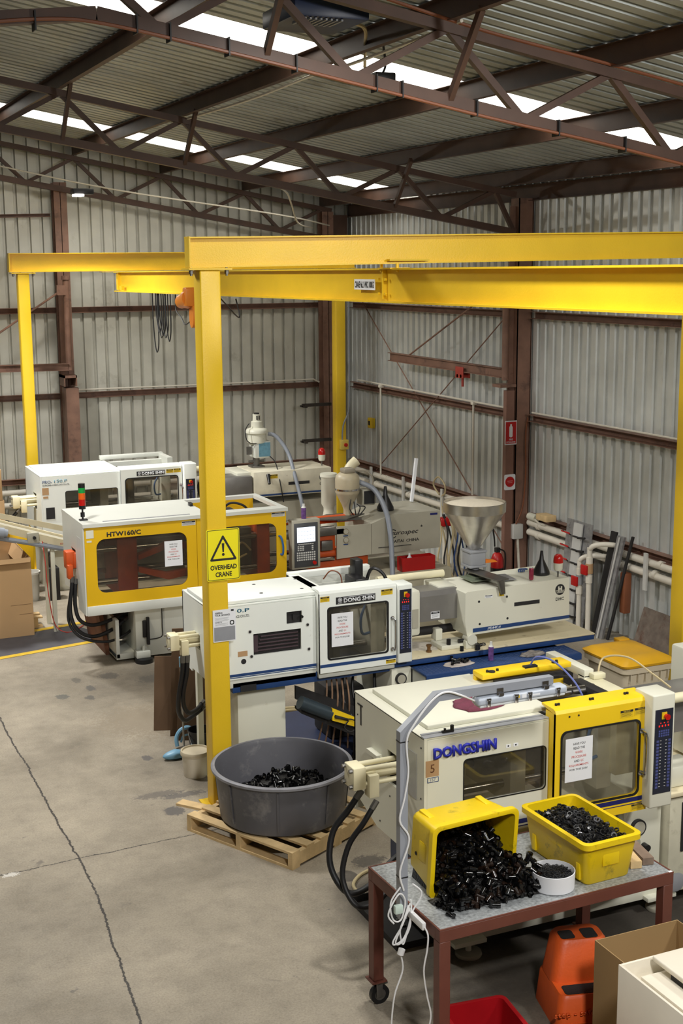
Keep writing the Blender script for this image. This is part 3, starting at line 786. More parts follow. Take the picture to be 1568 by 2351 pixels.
# ================================================================ things on the right and back walls
def pvc(lbl, pts, r=.045, clips=()):
    t = T('water_pipe', lbl, 'pipe', pts[0])
    B().tube(pts, r, seg=12, sub=1).build('pipe', G['pvc'], t)
    for p, ax in clips:
        b = B(); b.cyl(Vector(p) - Vector(ax) * .03, Vector(p) + Vector(ax) * .03, r * 1.18, seg=12); b.build('coupling', G['pvc'], t)
    return t
pvc('upper white plastic pipe along the right wall beyond the large column', [(9.3, 20.6, 1.02), (9.3, 15.3, 1.05)], .045, [((9.3, y, 1.03), (0, 1, 0)) for y in (19.2, 18, 16.8)])
pvc('lower white plastic pipe along the right wall beyond the large column', [(9.3, 20.6, .86), (9.3, 15.3, .9)], .045, [((9.3, y, .88), (0, 1, 0)) for y in (19.6, 18.4, 17)])
pvc('upper white plastic pipe along the right wall near the wheelie bin', [(9.3, 14.85, 1.06), (9.3, 9, 1.02)], .045, [((9.3, y, 1.05), (0, 1, 0)) for y in (14.6, 12.0)])
pvc('lower white plastic pipe along the right wall near the wheelie bin', [(9.3, 14.85, .93), (9.3, 9, .87)], .045, [((9.3, y, .92), (0, 1, 0)) for y in (14.6, 12.1)])
pvc('upper white pipe running low along the back wall', [(-3, 20.9, .95), (8.7, 20.9, .98)], .045)
pvc('lower white pipe running low along the back wall', [(-3, 20.9, .75), (8.7, 20.9, .78)], .045)
b = B(); b.box(9.22, 9.245, 12.18, 12.24, .72, 1.16)
tag(b.build('pipe_bracket', G['lgrey']), 'grey strap bracket holding the pipes near the wheelie bin', 'bracket')
for i, y in enumerate((19.7, 18.5, 17.2)):
    b = B(); b.box(9.22, 9.245, y - .03, y + .03, .72, 1.16)
    tag(b.build('pipe_bracket', G['lgrey']), '%s strap bracket on the pipes beyond the large column, counted from the corner' % ('first', 'second', 'third')[i], 'bracket')
for i, (y, z0, lb) in enumerate([(19.4, 1.0, 'white vertical pipe on the right wall close to the far corner'), (16.34, 1.2, 'white vertical pipe on the right wall above the steel hopper')]):
    t = T('vertical_pipe', lb, 'pipe', (9.27, y, z0))
    B().cyl((9.27, y, z0), (9.27, y, 2.52), .016, seg=10).build('pipe', G['pvc'], t)
    B().box(9.24, 9.31, y - .04, y + .04, 2.5, 2.55, .01).build('elbow', G['pvc'], t)
b = B(); b.tube([(9.28, 20.3, 2.56), (9.28, 18, 2.55), (9.28, 15.3, 2.54)], .014, seg=6, sub=1)
tag(b.build('wall_conduit', G['pvc']), 'thin white conduit on the middle rail of the right wall beyond the column', 'conduit')
b = B(); b.tube([(9.28, 14.8, 2.54), (9.28, 12, 2.535), (9.28, 9, 2.53)], .012, seg=6, sub=1)
tag(b.build('wall_conduit', G['pvc']), 'thin white conduit on the middle rail right of the large column', 'conduit')
b = B(); b.tube([(4.6, 20.88, 2.55), (6.5, 20.88, 2.545), (8.7, 20.88, 2.555), (8.8, 20.85, 2.5)], .012, seg=6, sub=1)
tag(b.build('wall_conduit', G['pvc']), 'thin white conduit lying on the middle rail of the back wall', 'conduit')
# cross bracing rods
for i, (a, c, lb) in enumerate([((9.33, 19.7, 1.1), (9.33, 15.3, 3.95), 'thin brown brace rod rising towards the large column'), ((9.34, 20.3, 3.9), (9.34, 15.6, .6), 'thin brown brace rod falling from the far corner')]):
    b = B(); b.tube([a, c], .009, seg=6, sub=1); tag(b.build('brace_rod', G['steel']), lb, 'brace rod')
for y in (18.6, 16.6): pass
# signs by the column
t = T('fire_extinguisher_sign', 'red fire extinguisher sign on the jib post by the large column', 'sign', (9.09, 15.05, 2.1))
b = bx(9.0, 9.18, 15.012, 15.018, 2.1, 2.42); b.build('sign_board', G['paper'], t)
b = bx(9.01, 9.17, 15.008, 15.012, 2.115, 2.405); b.build('red_field', G['red'], t)
b = B(); b.plate(rr(9.062, 9.112, 2.2, 2.35, .018), [], 15.005, .003).plate(rr(9.075, 9.1, 2.35, 2.375, .005), [], 15.005, .003); b.build('symbol', G['paper'], t)
text('lettering', 'FIRE', 9.062, 2.158, .055, .024, 15.007, G['paper'], t, .001, bold=.02)
text('lettering', 'EXTINGUISHER', 9.02, 2.125, .14, .02, 15.007, G['paper'], t, .001, bold=.02)
t = T('round_sign', 'white plate with round red emblem low on the jib post', 'sign', (9.09, 15.05, 1.5))
b = B(); b.plate(rr(9.0, 9.17, 1.49, 1.7, .02), [], 15.012, .004); b.build('sign_board', G['paper'], t)
b = B(); b.plate(ngon(9.085, 1.6, .07, 24), [], 15.008, .004); b.build('emblem', G['red'], t)
b = B(); b.box(9.045, 9.125, 15.005, 15.008, 1.605, 1.615).box(9.05, 9.12, 15.005, 15.008, 1.585, 1.592); b.build('small_print', mat('pink_print', (226, 150, 150), .5), t)
b = bx(9.02, 9.14, 15.02, 15.1, 0, 2.82); tag(b.build('jib_support_post', mat('scuffed_brown_steel', (134, 98, 84), .6, dirt=(100, 72, 62), dirt_amt=.45)), 'scuffed brown post in front of the large column carrying two signs', 'post')
b = B(); b.tube([(9.34, 15.0, 2.45), (9.3, 14.98, 2.2), (9.31, 14.98, 1.7), (9.27, 14.98, 1.25), (9.17, 14.98, 1.02)], .011, seg=6)
tag(b.build('electrical_conduit', G['copper']), 'orange conduit running down beside the large column', 'conduit')
t = T('isolator_box', 'pale grey electrical box on the foot of the large column', 'electrical box', (9.25, 14.95, .8))
bx(9.12, 9.27, 14.95, 15.04, .82, 1.02, .008).build('housing', G['lgrey'], t)
B().tube([(9.2, 14.98, .82), (9.24, 14.97, .2)], .018, seg=8, sub=1).build('pipe', G['pvc'], t)
t = T('fire_extinguisher', 'red fire extinguisher standing left of the large column', 'fire extinguisher', (8.85, 15.0, .0))
b = B(); b.lathe([(0, .2), (.08, .2), (.085, .22), (.085, .56), (.06, .63), (.025, .66), (.025, .68), (0, .68)], (8.9, 15.0, 0)); b.build('cylinder', G['red'], t)
b = B(); b.lathe([(.087, .36), (.087, .45)], (8.9, 15, 0)).box(8.87, 8.93, 14.97, 15.03, .66, .72).tube([(8.86, 15, .74), (8.84, 14.98, .85), (8.81, 14.97, 1.0)], .012, seg=6).tube([(8.92, 14.97, .7), (8.99, 14.95, .65), (8.99, 14.94, .45), (8.93, 14.9, .3)], .01, seg=6); b.build('valve', G['black'], t)
bx(8.8, 9.0, 14.9, 15.1, 0, .2).build('stand', G['dark'], t)
# yellow switch on right wall; isolator on far post
t = T('wall_switch', 'small yellow switch box on the right wall', 'switch', (9.35, 19.9, 1.78))
bx(9.31, 9.38, 19.84, 20.0, 1.78, 1.95, .01).build('housing', G['noty'], t)
bx(9.3, 9.312, 19.9, 19.95, 1.83, 1.9).build('rocker', G['black'], t)
t = T('isolator_switch', 'yellow isolator with red knob on the far corner gantry post', 'switch', (8.7, 19.6, 1.5))
bx(8.62, 8.76, 19.54, 19.62, 1.5, 1.66, .01).build('housing', mat('cream_yellow_box', (222, 196, 92), .4), t)
B().cyl((8.7, 19.54, 1.58), (8.7, 19.51, 1.58), .03).build('knob', G['redl'], t)
B().tube([(8.66, 19.58, 1.66), (8.68, 19.58, 1.9), (8.79, 19.6, 2.15), (8.8, 19.6, 2.6), (8.82, 19.64, 4.2)], .013, seg=6).build('conduit', G['hose'], t)
b = B(); b.box(9.15, 9.3, 14.2, 14.45, 1.18, 1.26, .004); tag(b.build('timber_offcut', G['wood']), 'short timber block resting on the lowest wall rail', 'timber')
t = T('junction_box', 'small cream cap fitting on the pipes right of the large column', 'fitting', (9.2, 14.6, 1.1))
b = B(); b.cyl((9.27, 14.8, 1.155), (9.27, 14.62, 1.15), .05); b.build('cap', G['cream'], t)
B().tube([(9.24, 14.63, 1.14), (9.25, 14.5, 1.1), (9.26, 14.4, 1.1)], .012, seg=6).build('cable', G['pvc'], t)

# ---------------------------------------------------------------- perforated steel panels leaning on the wall
pm = mat('worn_galvanised_panel', (168, 168, 170), .4, .5, var=.25, scale=12, dirt=(96, 92, 90), dirt_amt=.45, dscale=8)
t = T('mould_plate', 'wide worn galvanised panel with clamps leaning on the right wall', 'steel panel', (9.1, 13.55, 0))
q = Matrix.Rotation(0, 3, 'X')
def lean(b, y0, y1, xb, xt, z1, th, shift=0):
    """sheet standing on the floor at x=xb and touching the wall rail at x=xt; shift skews it along y"""
    P_ = [(xb, y0, 0), (xb, y1, 0), (xt, y1 + shift, z1), (xt, y0 + shift, z1)]
    b.prism(P_, (-th, 0, 0)); return b
lean(B(), 13.25, 13.8, 9.1, 9.24, 1.3, .015, .03).build('sheet', pm, t)
b = B(); lean(b, 13.42, 13.6, 9.07, 9.21, 1.28, .02, .03); b.build('strip', G['lgrey'], t)
for i in range(7):
    z = .12 + i * .165; x = 9.06 + .14 * z / 1.3
    b = B(); b.box(x - .03, x - .01, 13.42, 13.6, z, z + .012).cyl((x - .05, 13.45, z + .01), (x - .05, 13.3, z + .03), .014, seg=8).tube([(x - .05, 13.6, z + .02), (x - .07, 13.75, z + .05)], .008, seg=6, sub=1)
    c_ = b.build('toggle_clamp', G['dark'], t)
    B().tube([(x - .06, 13.62, z + .035), (x - .07, 13.78, z + .045)], .011, seg=6, sub=1).build('red_grip', G['red'], c_)
t = T('mould_plate', 'dark and bright slotted steel rails leaning on the wall behind the bin', 'steel panel', (9.05, 12.8, 0))
lean(B(), 12.93, 13.05, 9.1, 9.25, 1.3, .02, -.15).build('dark_rail', G['dark'], t)
lean(B(), 12.78, 12.92, 9.08, 9.22, 1.28, .03, -.2).build('bright_rail', pm, t)
b = B(); lean(b, 12.84, 12.86, 9.04, 9.18, 1.27, .012, -.2); b.build('raised_rib', G['lgrey'], t)
lean(B(), 12.72, 12.76, 9.12, 9.26, 1.3, .02, -.25).build('dark_rail', G['dark'], t)
b = B(); lean(b, 12.2, 12.9, 9.2, 9.3, .0, .01) if False else None
tag(lean(B(), 11.5, 12.25, 9.1, 9.25, .52, .012, -.03).build('rusty_sheet', mat('rusty_sheet', (120, 108, 98), .7, .2, var=.3, scale=9, dirt=(92, 62, 46), dirt_amt=.5, dscale=6)), 'rusty square metal sheet leaning on the wall behind the wheelie bin', 'metal sheet')
b = B(); b.box(9.2, 9.3, 12.55, 12.66, .35, .85, .02); tag(b.build('extension_lead', G['copper']), 'orange cord bundle hanging behind the bright slotted rail', 'cord')
# pvc riser with valves
for i, (y, zt, lb) in enumerate([(13.2, .9, 'white pipe riser with red handled valve, left of the pair'), (13.0, 1.08, 'white pipe riser with elbow, right of the pair')]):
    t = T('pipe_riser', lb, 'pipe', (9.05, y, 0))
    B().tube([(9.0, y, 0), (9.0, y, zt - .08), (9.0, y - .01, zt), (9.03, y - .06, zt + .05), (9.12, y - .14, zt + .07), (9.26, y - .22, zt + .06)], .032, seg=10, sub=3).build('pipe', G['pvc'], t)
    v = B().cyl((9.0, y, zt - .3), (9.0, y, zt - .18), .048).build('valve_body', G['grey'] if i == 0 else G['card'], t)
    B().box(8.93, 8.965, y - .03, y + .09, zt - .32, zt - .2, .01).build('handle', G['red'], v)
    B().cyl((9.0, y, zt - .18), (9.0, y, zt - .1), .042).cyl((9.0, y, zt - .42), (9.0, y, zt - .32), .042).split('coupling', G['pvc'], t)
# hoses hanging behind the hopper
t = T('hose_bundle', 'hanging bundle of blue, black and tan hoses behind the steel hopper', 'hoses', (8.6, 15.6, .4))
for i, (dx, c_, r_) in enumerate([(0, 'rubber', .012), (.08, 'beige', .014), (.16, 'blue', .011), (-.1, 'beige', .012), (.22, 'rubber', .013)]):
    x = 8.55 + dx
    B().tube([(x, 15.9, 1.05), (x + .03, 15.8, .8), (x - .04, 15.78, .4), (x + .05, 15.75, .12), (x + .14, 15.8, .35), (x + .1, 15.85, .75), (x + .02, 15.9, 1.05)], r_, seg=6).build('hose', G[c_], t)
b = B(); b.cyl((8.62, 15.95, 0), (8.62, 15.95, .95), .04).cyl((8.78, 15.95, 0), (8.78, 15.95, .9), .04); b.build('riser', G['pvc'], t)
B().box(8.5, 8.72, 15.86, 16.0, .88, 1.0, .02).build('valve', G['red'], t)
b = B(); b.tube([(9.24, 17.3, 1.06), (9.22, 17.45, 1.2), (9.22, 17.3, 1.33), (9.22, 17.1, 1.25), (9.22, 17.08, 1.12), (9.23, 17.2, 1.03), (9.22, 17.15, .8)], .013, seg=6)
tag(b.build('coiled_hose', G['beige']), 'tan hose loop hanging on the right wall pipes', 'hose')

# ================================================================ moulding presses
def paper_sign(parent_y, x0, x1, z0, z1, label):
    """white sheet asking about the work procedure, taped to a window"""
    y = parent_y
    t = T('paper_sign', label, 'paper sign', ((x0 + x1) / 2, y, z0))
    bx(x0, x1, y - .002, y, z0, z1).build('sheet', G['paper'], t)
    w = x1 - x0; h = z1 - z0; cx = (x0 + x1) / 2; k = h * .055
    for i, (s, f, m_) in enumerate([('HAVE YOU', .44, 'ink'), ('READ THE', .42, 'ink'), ('WORK', .28, 'redink'), ('PROCEDURE', .54, 'redink'), ('AND', .2, 'ink'), ('REQUIREMENTS', .72, 'redink'), ('FOR THIS JOB?', .66, 'ink')]):
        zz = z1 - h * (.16 + i * .1)
        if s == 'AND':
            text('line_of_text', 'AND', cx - w * .18, zz, w * .2, k, y - .002, G['ink'], t, .0004, bold=.01)
            text('line_of_text', 'QC', cx + w * .06, zz, w * .11, k, y - .002, G['redink'], t, .0004, bold=.01)
        else:
            text('line_of_text', s, cx - w * f / 2, zz, w * f, k, y - .002, G[m_], t, .0004, bold=.01)
def notice(t, x0, x1, z0, z1, y, col='noty', head='NOTICE'):
    s = bx(x0, x1, y - .0015, y, z0, z1).build('notice_sticker', G[col], t)
    h = z1 - z0
    bx(x0 + .003, x1 - .003, y - .0022, y - .0015, z1 - h * .33, z1 - h * .06).build('header', G['ink'], s)
    text('lettering', head, x0 + (x1 - x0) * .25, z1 - h * .27, (x1 - x0) * .5, h * .14, y - .0022, G[col], s, .0004, bold=.02)
    b = B()
    for k in range(4): b.box(x0 + .008, x1 - .01 - .01 * (k % 2), y - .002, y - .0015, z1 - h * (.46 + .12 * k), z1 - h * (.43 + .12 * k))
    b.build('small_print', G['ink'], s)
def hose(t, pts, r=.022, name='hydraulic_hose'):
    o = B().tube(pts, r, seg=10).build(name, G['rubber'], t)
    a, c = Vector(pts[0]), Vector(pts[1]); d = (c - a).normalized()
    B().cyl(a, a + d * .06, r * 1.15, seg=8).build('ferrule', G['dsteel'], o)
    a, c = Vector(pts[-1]), Vector(pts[-2]); d = (c - a).normalized()
    B().cyl(a, a + d * .06, r * 1.15, seg=8).build('ferrule', G['dsteel'], o)
def console(t, x0, x1, y0, y1, z0, z1, fx0, fx1, fz0, fz1, mt):
    c = bx(x0, x1, y0, y1, z0, z1, .012, 3).build('control_console', mt, t)
    bx(fx0, fx1, y0 - .004, y0, fz0, fz1, .001, 1).build('keypad_panel', G['panel'], c)
    y = y0 - .004; w = fx1 - fx0; h = fz1 - fz0; cx = fx0 + w * .5
    bx(cx - w * .16, cx + w * .12, y - .006, y, fz1 - h * .115, fz1 - h * .035).build('button_plate', G['noty'], c)
    B().cyl((cx + w * .06, y - .006, fz1 - h * .085), (cx + w * .06, y - .028, fz1 - h * .085), .018, .02, seg=16).build('emergency_button', G['redl'], c)
    dig = mat('lit_red_digits', (190, 30, 30), .3, emit=(255, 40, 30), estr=1.2)
    b = B()
    for k in range(4): b.box(fx0 + w * (.2 + .17 * k), fx0 + w * (.26 + .17 * k), y - .0012, y, fz1 - h * .205, fz1 - h * .185)
    for k in range(3): b.box(fx0 + w * (.28 + .2 * k), fx0 + w * (.33 + .2 * k), y - .0012, y, fz1 - h * .165, fz1 - h * .155)
    b.build('digit_display', dig, c)
    b = B()
    for r_ in range(3):
        for k in range(5): b.box(fx0 + w * (.2 + .125 * k), fx0 + w * (.29 + .125 * k), y - .002, y, fz1 - h * (.245 + .028 * r_ + .02), fz1 - h * (.245 + .028 * r_))
    b.build('number_keys', G['mint'], c)
    b = B()
    for r_ in range(15):
        for xx in (.1, .76): b.box(fx0 + w * xx, fx0 + w * (xx + .14), y - .002, y, fz1 - h * (.36 + .039 * r_ + .026), fz1 - h * (.36 + .039 * r_))
    b.split('function_key', G['mint'], c)
    b = B()
    for r_ in range(15):
        for xx in (.3, .6): b.box(fx0 + w * xx, fx0 + w * (xx + .08), y - .0012, y, fz1 - h * (.366 + .039 * r_ + .006), fz1 - h * (.366 + .039 * r_))
    b.build('key_legends', G['lgrey'], c)
    return c
def clamp_cyl(t, x0, x1, y, z, mt, s=1.0):
    """square block with four rods sticking out of the left end of a press"""
    b = B(); b.box(x0, x0 + .09 * s, y - .075 * s, y + .075 * s, z - .075 * s, z + .075 * s, .01).box(x0 + .1 * s, x0 + .17 * s, y - .1 * s, y - .02 * s, z - .13 * s, z + .02 * s, .006)
    c = b.build('ejector_cylinder', mt, t)
    b = B()
    for dy in (-.05, .05):
        for dz in (-.045, .05): b.cyl((x0 + .05 * s, y + dy * s, z + dz * s), (x1, y + dy * s, z + dz * s), .017 * s, seg=10)
    b.cyl((x0 + .05, y, z), (x1, y, z), .03 * s); b.build('rods', mt, c)
    b = B()
    for dy in (-.055, .055):
        for dz in (-.05, .055): b.cyl((x0 - .022 * s, y + dy * s, z + dz * s), (x0, y + dy * s, z + dz * s), .013 * s, seg=6)
    b.build('bolt_heads', G['dsteel'], c)
    return c
def press(p):
    g = p.get
    t = T('moulding_press', g('label'), 'moulding press', ((p['x0'] + p['xd']) / 2, (p['yf'] + p['yb']) / 2, 0))
    x0, xp, xd, yf, yd, yb, zt, zb, ztd, zbd = [p[k] for k in 'x0 xp xd yf yd yb zt zb ztd zbd'.split()]
    mp, md = p['mp'], p['md']
    # front panel of the clamp cover
    f = B().plate(rect(x0 + .021, xp - .004, zb, zt - .013), [rr(*w) for w in p['win']], yf, .02).build('cover_panel', mp, t)
    for w in p['win']:
        if not p.get('grille'):
            B().ring(rr(w[0] - .006, w[1] + .006, w[2] - .006, w[3] + .006, w[4]), rr(*w), yf - .004, .006).build('window_seal', G['rubber'], f)
            B().plate(rr(w[0], w[1], w[2], w[3], w[4]), [], yf + .008, .004).build('window_pane', p['glass'], f)
    B().plate(p['endpoly'], p['endholes'], x0 - .0, .02, axis='x').build('end_panel', mp, t)
    b = B(); b.box(x0, xp + .05, yb - .02, yb, zb, zt - .01); b.build('cover_panel', mp, t)
    b = B(); b.box(x0, xp, yf + .004, yb, zt - .012, zt + .002, .004); lid = b.build('cover', mp, t)
    b = B(); b.box(*p['lid'], .006); b.build('raised_lid', mp, lid)
    if g('rail'):
        b = B(); b.box(x0 + .01, xp - .01, yf + .055, yf + .075, zt + .002, zt + .008).box(x0, xp, yf + .003, yf + .05, zt - .002, zt + .006, .003); b.build('rail', G['grey'], lid)
    # sliding door
    w = p['dwin']
    d = B().plate(rect(xp, xd, zbd, ztd - .03), [rr(*w)], yd, .025).build('sliding_door', md, t)
    b = B(); b.prism([(xp, yd, ztd - .03), (xp, yd + .012, ztd - .008), (xp, yd + .035, ztd), (xp, yd + .17, ztd + .004), (xp, yd + .17, ztd - .01), (xp, yd + .03, ztd - .03)], (xd - xp, 0, 0)); b.build('door_lip', md, d)
    b = B(); b.box(xp, xp + .015, yd + .003, yd + .12, zbd, ztd - .03).box(xd - .012, xd, yd + .003, yd + .12, zbd, ztd - .03); b.split('door_edge', md, d)
    B().ring(rr(w[0] - .012, w[1] + .012, w[2] - .012, w[3] + .012, w[4]), rr(*w), yd - .005, .01).build('window_seal', G['rubber'], d)
    B().plate(rr(*w), [], yd + .01, .004).build('window_pane', p['dglass'], d)
    hx, hz0, hz1 = p['handle']
    B().tube([(hx, yd, hz1), (hx, yd - .035, hz1 - .002), (hx + .006, yd - .05, hz1 - .03), (hx + .006, yd - .05, hz0 + .03), (hx, yd - .035, hz0 + .002), (hx, yd, hz0)], .0085, seg=8, sub=4).cyl((hx, yd - .006, hz1), (hx, yd, hz1), .018).cyl((hx, yd - .006, hz0), (hx, yd, hz0), .018).build('handle', G['chrome'], d)
    # inside: platens, tie bars, toggle links
    cy = (yf + yb) / 2; zc = (w[2] + w[3]) / 2 - .02
    im = g('inner', G['cream'])
    for i, (a, c_) in enumerate(p['platens']):
        bx(a, c_, cy - .3, cy + .3, zc - .3, zc + .27, .01).build('platen', im if i % 2 else G['dsteel'], t)
    for dy in (-.2, .2):
        for dz in (-.17, .17):
            B().cyl((x0 + .1, cy + dy, zc + dz), (xd + .1, cy + dy, zc + dz), .028).build('tie_bar', G['rod'], t)
    b = B()
    for s_ in (-1, 1):
        b.prism([(x0 + .15, cy - .08, zc + s_ * .03), (x0 + .45, cy - .08, zc + s_ * .14), (x0 + .45, cy - .08, zc + s_ * .2), (x0 + .15, cy - .08, zc + s_ * .1)], (0, .05, 0))
    b.build('toggle_link', im, t)
    B().tube([(p['platens'][-1][0] - .06, cy - .32, zc + .2), (p['platens'][-1][0] - .12, cy - .36, zc + .1), (p['platens'][-1][0] - .1, cy - .34, zc - .04), (p['platens'][-1][0] - .02, cy - .32, zc - .05)], .012, seg=8).build('cooling_hose', mat('blue_water_hose', (60, 100, 150), .4), t)
    if g('console'): console(t, *p['console'], mp)
    return t

# ---- press in the middle (white, blue bed)
P3 = dict(label='white moulding press with blue stripe directly behind the foreground gantry post', x0=3.22, xp=4.18, xd=4.9, yf=10.03, yd=9.95, yb=10.75, zt=1.70, zb=1.06, ztd=1.76, zbd=1.035,
          mp=G['white'], md=G['white'], win=[(3.61, 4.04, 1.25, 1.435, .004), (3.91, 4.05, 1.485, 1.59, .004)], grille=True, glass=GL, dglass=GL, dwin=(4.26, 4.815, 1.155, 1.60, .03),
          endpoly=[(10.03, 1.06), (10.5, 1.06), (10.52, 1.03), (10.75, 1.05), (10.75, 1.69), (10.03, 1.70)], endholes=[rect(10.27, 10.46, 1.28, 1.41)],
          lid=(3.235, 4.28, 10.05, 10.66, 1.705, 1.735), handle=(4.862, 1.17, 1.45), platens=[(3.42, 3.5), (4.1, 4.22), (4.36, 4.43), (4.72, 4.86)],
          console=(4.905, 5.045, 9.92, 10.1, 1.04, 1.745, 4.918, 5.032, 1.13, 1.70))
t3 = press(P3)
y = 10.03
b = B(); b.box(3.6, 4.05, y + .03, y + .04, 1.24, 1.445); rc = b.build('recess_back', G['dark'], t3)
b = B()
for k in range(5): b.box(3.64 + .01 * k, 4.02, y + .015, y + .028, 1.275 + .03 * k, 1.288 + .03 * k, .002)
b.box(3.615, 3.655, y + .016, y + .026, 1.27, 1.42); b.build('indicator_rows', mat('plum_relay_strip', (74, 60, 66), .3), rc)
b = B(); b.box(3.905, 4.055, y + .03, y + .04, 1.48, 1.595).box(3.97, 3.99, y + .01, y + .03, 1.52, 1.56); b.build('recess_back', G['dark'], t3)
B().cyl((4.045, y, 1.54), (4.045, y - .02, 1.54), .012).build('knob', G['black'], t3)
for x, z in ((3.58, 1.46), (4.10, 1.46), (3.59, 1.245), (4.11, 1.245)):
    b = B(); b.cyl((x, y - .003, z), (x, y, z), .018); s_ = b.build('cap_screw', G['lgrey'], t3)
    B().cyl((x, y - .0045, z), (x, y - .003, z), .012).build('socket', G['dark'], s_)
B().cyl((3.52, y - .002, 1.21), (3.52, y, 1.21), .023).build('round_hole', G['ink'], t3)
bx(3.47, 3.555, y - .002, y, 1.255, 1.30).build('oval_label', G['card'], t3)
b = B(); b.box(3.235, 3.30, y - .0015, y, 1.585, 1.67); b.build('name_sticker', G['cream'], t3)
text('model_lettering', 'PRO-15', 3.245, 1.635, .2, .03, y - .001, G['ink'], t3, .0008, bold=.02)
text('model_lettering', '0.P', 3.47, 1.635, .11, .032, y - .001, mat('teal_letter', (44, 104, 130), .5), t3, .0008, bold=.015)
text('maker_lettering', 'DONGSHIN HYDRAULICS CO.LTD.', 3.24, 1.592, .34, .021, y - .001, G['ink'], t3, .0008, bold=.01)
b = B(); b.box(3.235, 3.29, y - .0015, y, 1.545, 1.575); b.build('number_tag', G['card'], t3)
b = B(); b.box(3.3, 4.178, y - .002, y, 1.085, 1.108).box(3.3, 4.178, y - .0016, y, 1.073, 1.08); b.build('blue_stripe', G['blue'], t3)
b = B(); b.box(4.18, 4.9, P3['yd'] - .002, P3['yd'], 1.085, 1.112); b.build('blue_stripe', G['blue'], t3)
b = B(); b.box(3.24, 4.18, y + .01, y + .05, .985, 1.06, .004); b.build('sill', G['offwhite'], t3)
b = B(); b.box(4.18, 4.9, 9.98, 10.02, .985, 1.04, .004); b.build('sill', G['offwhite'], t3)
hole_m = G['ink']
for x, yy in ((3.75, 10.2), (4.12, 10.2), (3.8, 10.52), (4.2, 10.55)):
    B().cyl((x, yy, 1.735), (x, yy, 1.7365), .016).build('lid_hole', hole_m, t3)
def badge(t, x0, x1, z0, z1, y, white=G['paper']):
    """black name badge with crest and DONG SHIN lettering"""
    s = bx(x0, x1, y - .003, y, z0, z1, .001, 1).build('name_badge', G['ink'], t)
    w, h = x1 - x0, z1 - z0; yy = y - .003
    cx, cz, r_ = x0 + h * .6, z0 + h * .6, h * .3
    b = B(); b.ring(ngon(cx, cz, r_, 20), ngon(cx, cz, r_ * .8, 20), yy - .0008, .0008)
    b.box(cx - r_ * .5, cx - r_ * .2, yy - .0008, yy, cz - r_ * .5, cz + r_ * .5).box(cx + r_ * .2, cx + r_ * .5, yy - .0008, yy, cz - r_ * .5, cz + r_ * .5).box(cx - r_ * .2, cx + r_ * .2, yy - .0008, yy, cz - r_ * .12, cz + r_ * .12)
    b.box(x0 + h * 1.1, x1 - .006, yy - .0008, yy, z1 - h * .14, z1 - h * .09)
    b.build('crest', white, s)
    text('lettering', 'DHC', x0 + h * .3, z0 + h * .08, h * .6, h * .16, yy, white, s, .0006, bold=.02)
    text('lettering', 'DONG SHIN', x0 + h * 1.15, z0 + h * .14, w - h * 1.15 - .01, h * .62, yy, white, s, .0006, bold=.035)
badge(t3, 4.33, 4.70, 1.628, 1.69, P3['yd'])
notice(t3, 4.185, 4.27, 1.662, 1.708, P3['yd']); notice(t3, 4.755, 4.865, 1.662, 1.712, P3['yd']); notice(t3, 4.80, 4.895, 1.045, 1.078, P3['yd'])
paper_sign(P3['yd'] - .006, 4.285, 4.487, 1.26, 1.552, 'white work procedure notice on the door of the middle white press')
b = B(); b.box(4.2, 5.0, 10.70, 10.77, 1.70, 1.755, .006).box(4.2, 4.3, 10.1, 10.77, 1.7, 1.735, .004); b.build('guard_rail', G['white'], t3)
b = B(); b.box(4.3, 4.86, 10.66, 10.69, 1.55, 1.64).box(4.3, 5.0, 10.7, 10.73, 1.1, 1.7); b.build('guard', G['offwhite'], t3)
b = B(); b.box(4.7, 4.82, 10.35, 10.6, 1.58, 1.72, .01).box(4.76, 4.84, 10.5, 10.62, 1.6, 1.86, .008).tube([(4.86, 10.5, 1.62), (4.9, 10.45, 1.78), (5.0, 10.4, 1.72), (5.06, 10.35, 1.5)], .016, seg=8).cyl((4.55, 10.4, 1.6), (4.75, 10.4, 1.6), .012); b.build('fixed_platen_valves', G['black'], t3)
b = B(); b.tube([(4.45, 10.5, 1.72), (4.5, 10.45, 1.8), (4.58, 10.42, 1.76), (4.6, 10.42, 1.6)], .006, seg=6); b.build('thin_cable', G['copper'], t3)
# bed, pedestals
b = B(); b.box(3.42, 4.92, 10.04, 10.7, .94, 1.03, .006).box(4.9, 7.0, 10.0, 10.85, .98, 1.03, .004); bed = b.build('bed', G['blue'], t3)
bx(4.9, 7.0, 9.99, 10.86, 1.03, 1.045, .003).build('deck', mat('grimy_cream_deck', (226, 214, 180), .45, var=.06, dirt=(110, 86, 66), dirt_amt=.42, dscale=7), bed)
bx(3.49, 3.63, 10.034, 10.04, .945, 1.0).build('rating_plate', G['ink'], bed)
bx(3.5, 3.935, 10.15, 10.75, 0, .94, .006).build('pedestal', G['cream'], t3)
b = B(); b.box(3.37, 3.42, 10.86, 10.92, 0, 1.04).box(3.4, 3.5, 10.7, 10.72, .0, .8).box(3.36, 3.5, 10.4, 10.9, 0, .012); b.build('leg_frame', G['cream'], t3)
bx(4.88, 5.075, 10.0, 10.75, .1, .965, .006).build('gauge_cabinet', G['cream'], t3)
gb = B(); gb.cyl((4.965, 10.0, .875), (4.965, 9.975, .875), .052, seg=24); gb = gb.build('pressure_gauge', G['ink'], t3)
B().cyl((4.965, 9.976, .875), (4.965, 9.972, .875), .04, seg=24).build('dial', G['htg'], gb)
b = B(); b.box(5.07, 6.66, 9.71, 9.99, .95, .97, .002).box(5.07, 6.66, 9.7, 9.709, .91, .965)
import itertools
chk = b.build('tread_plate', G['blue'], t3)
b = B()
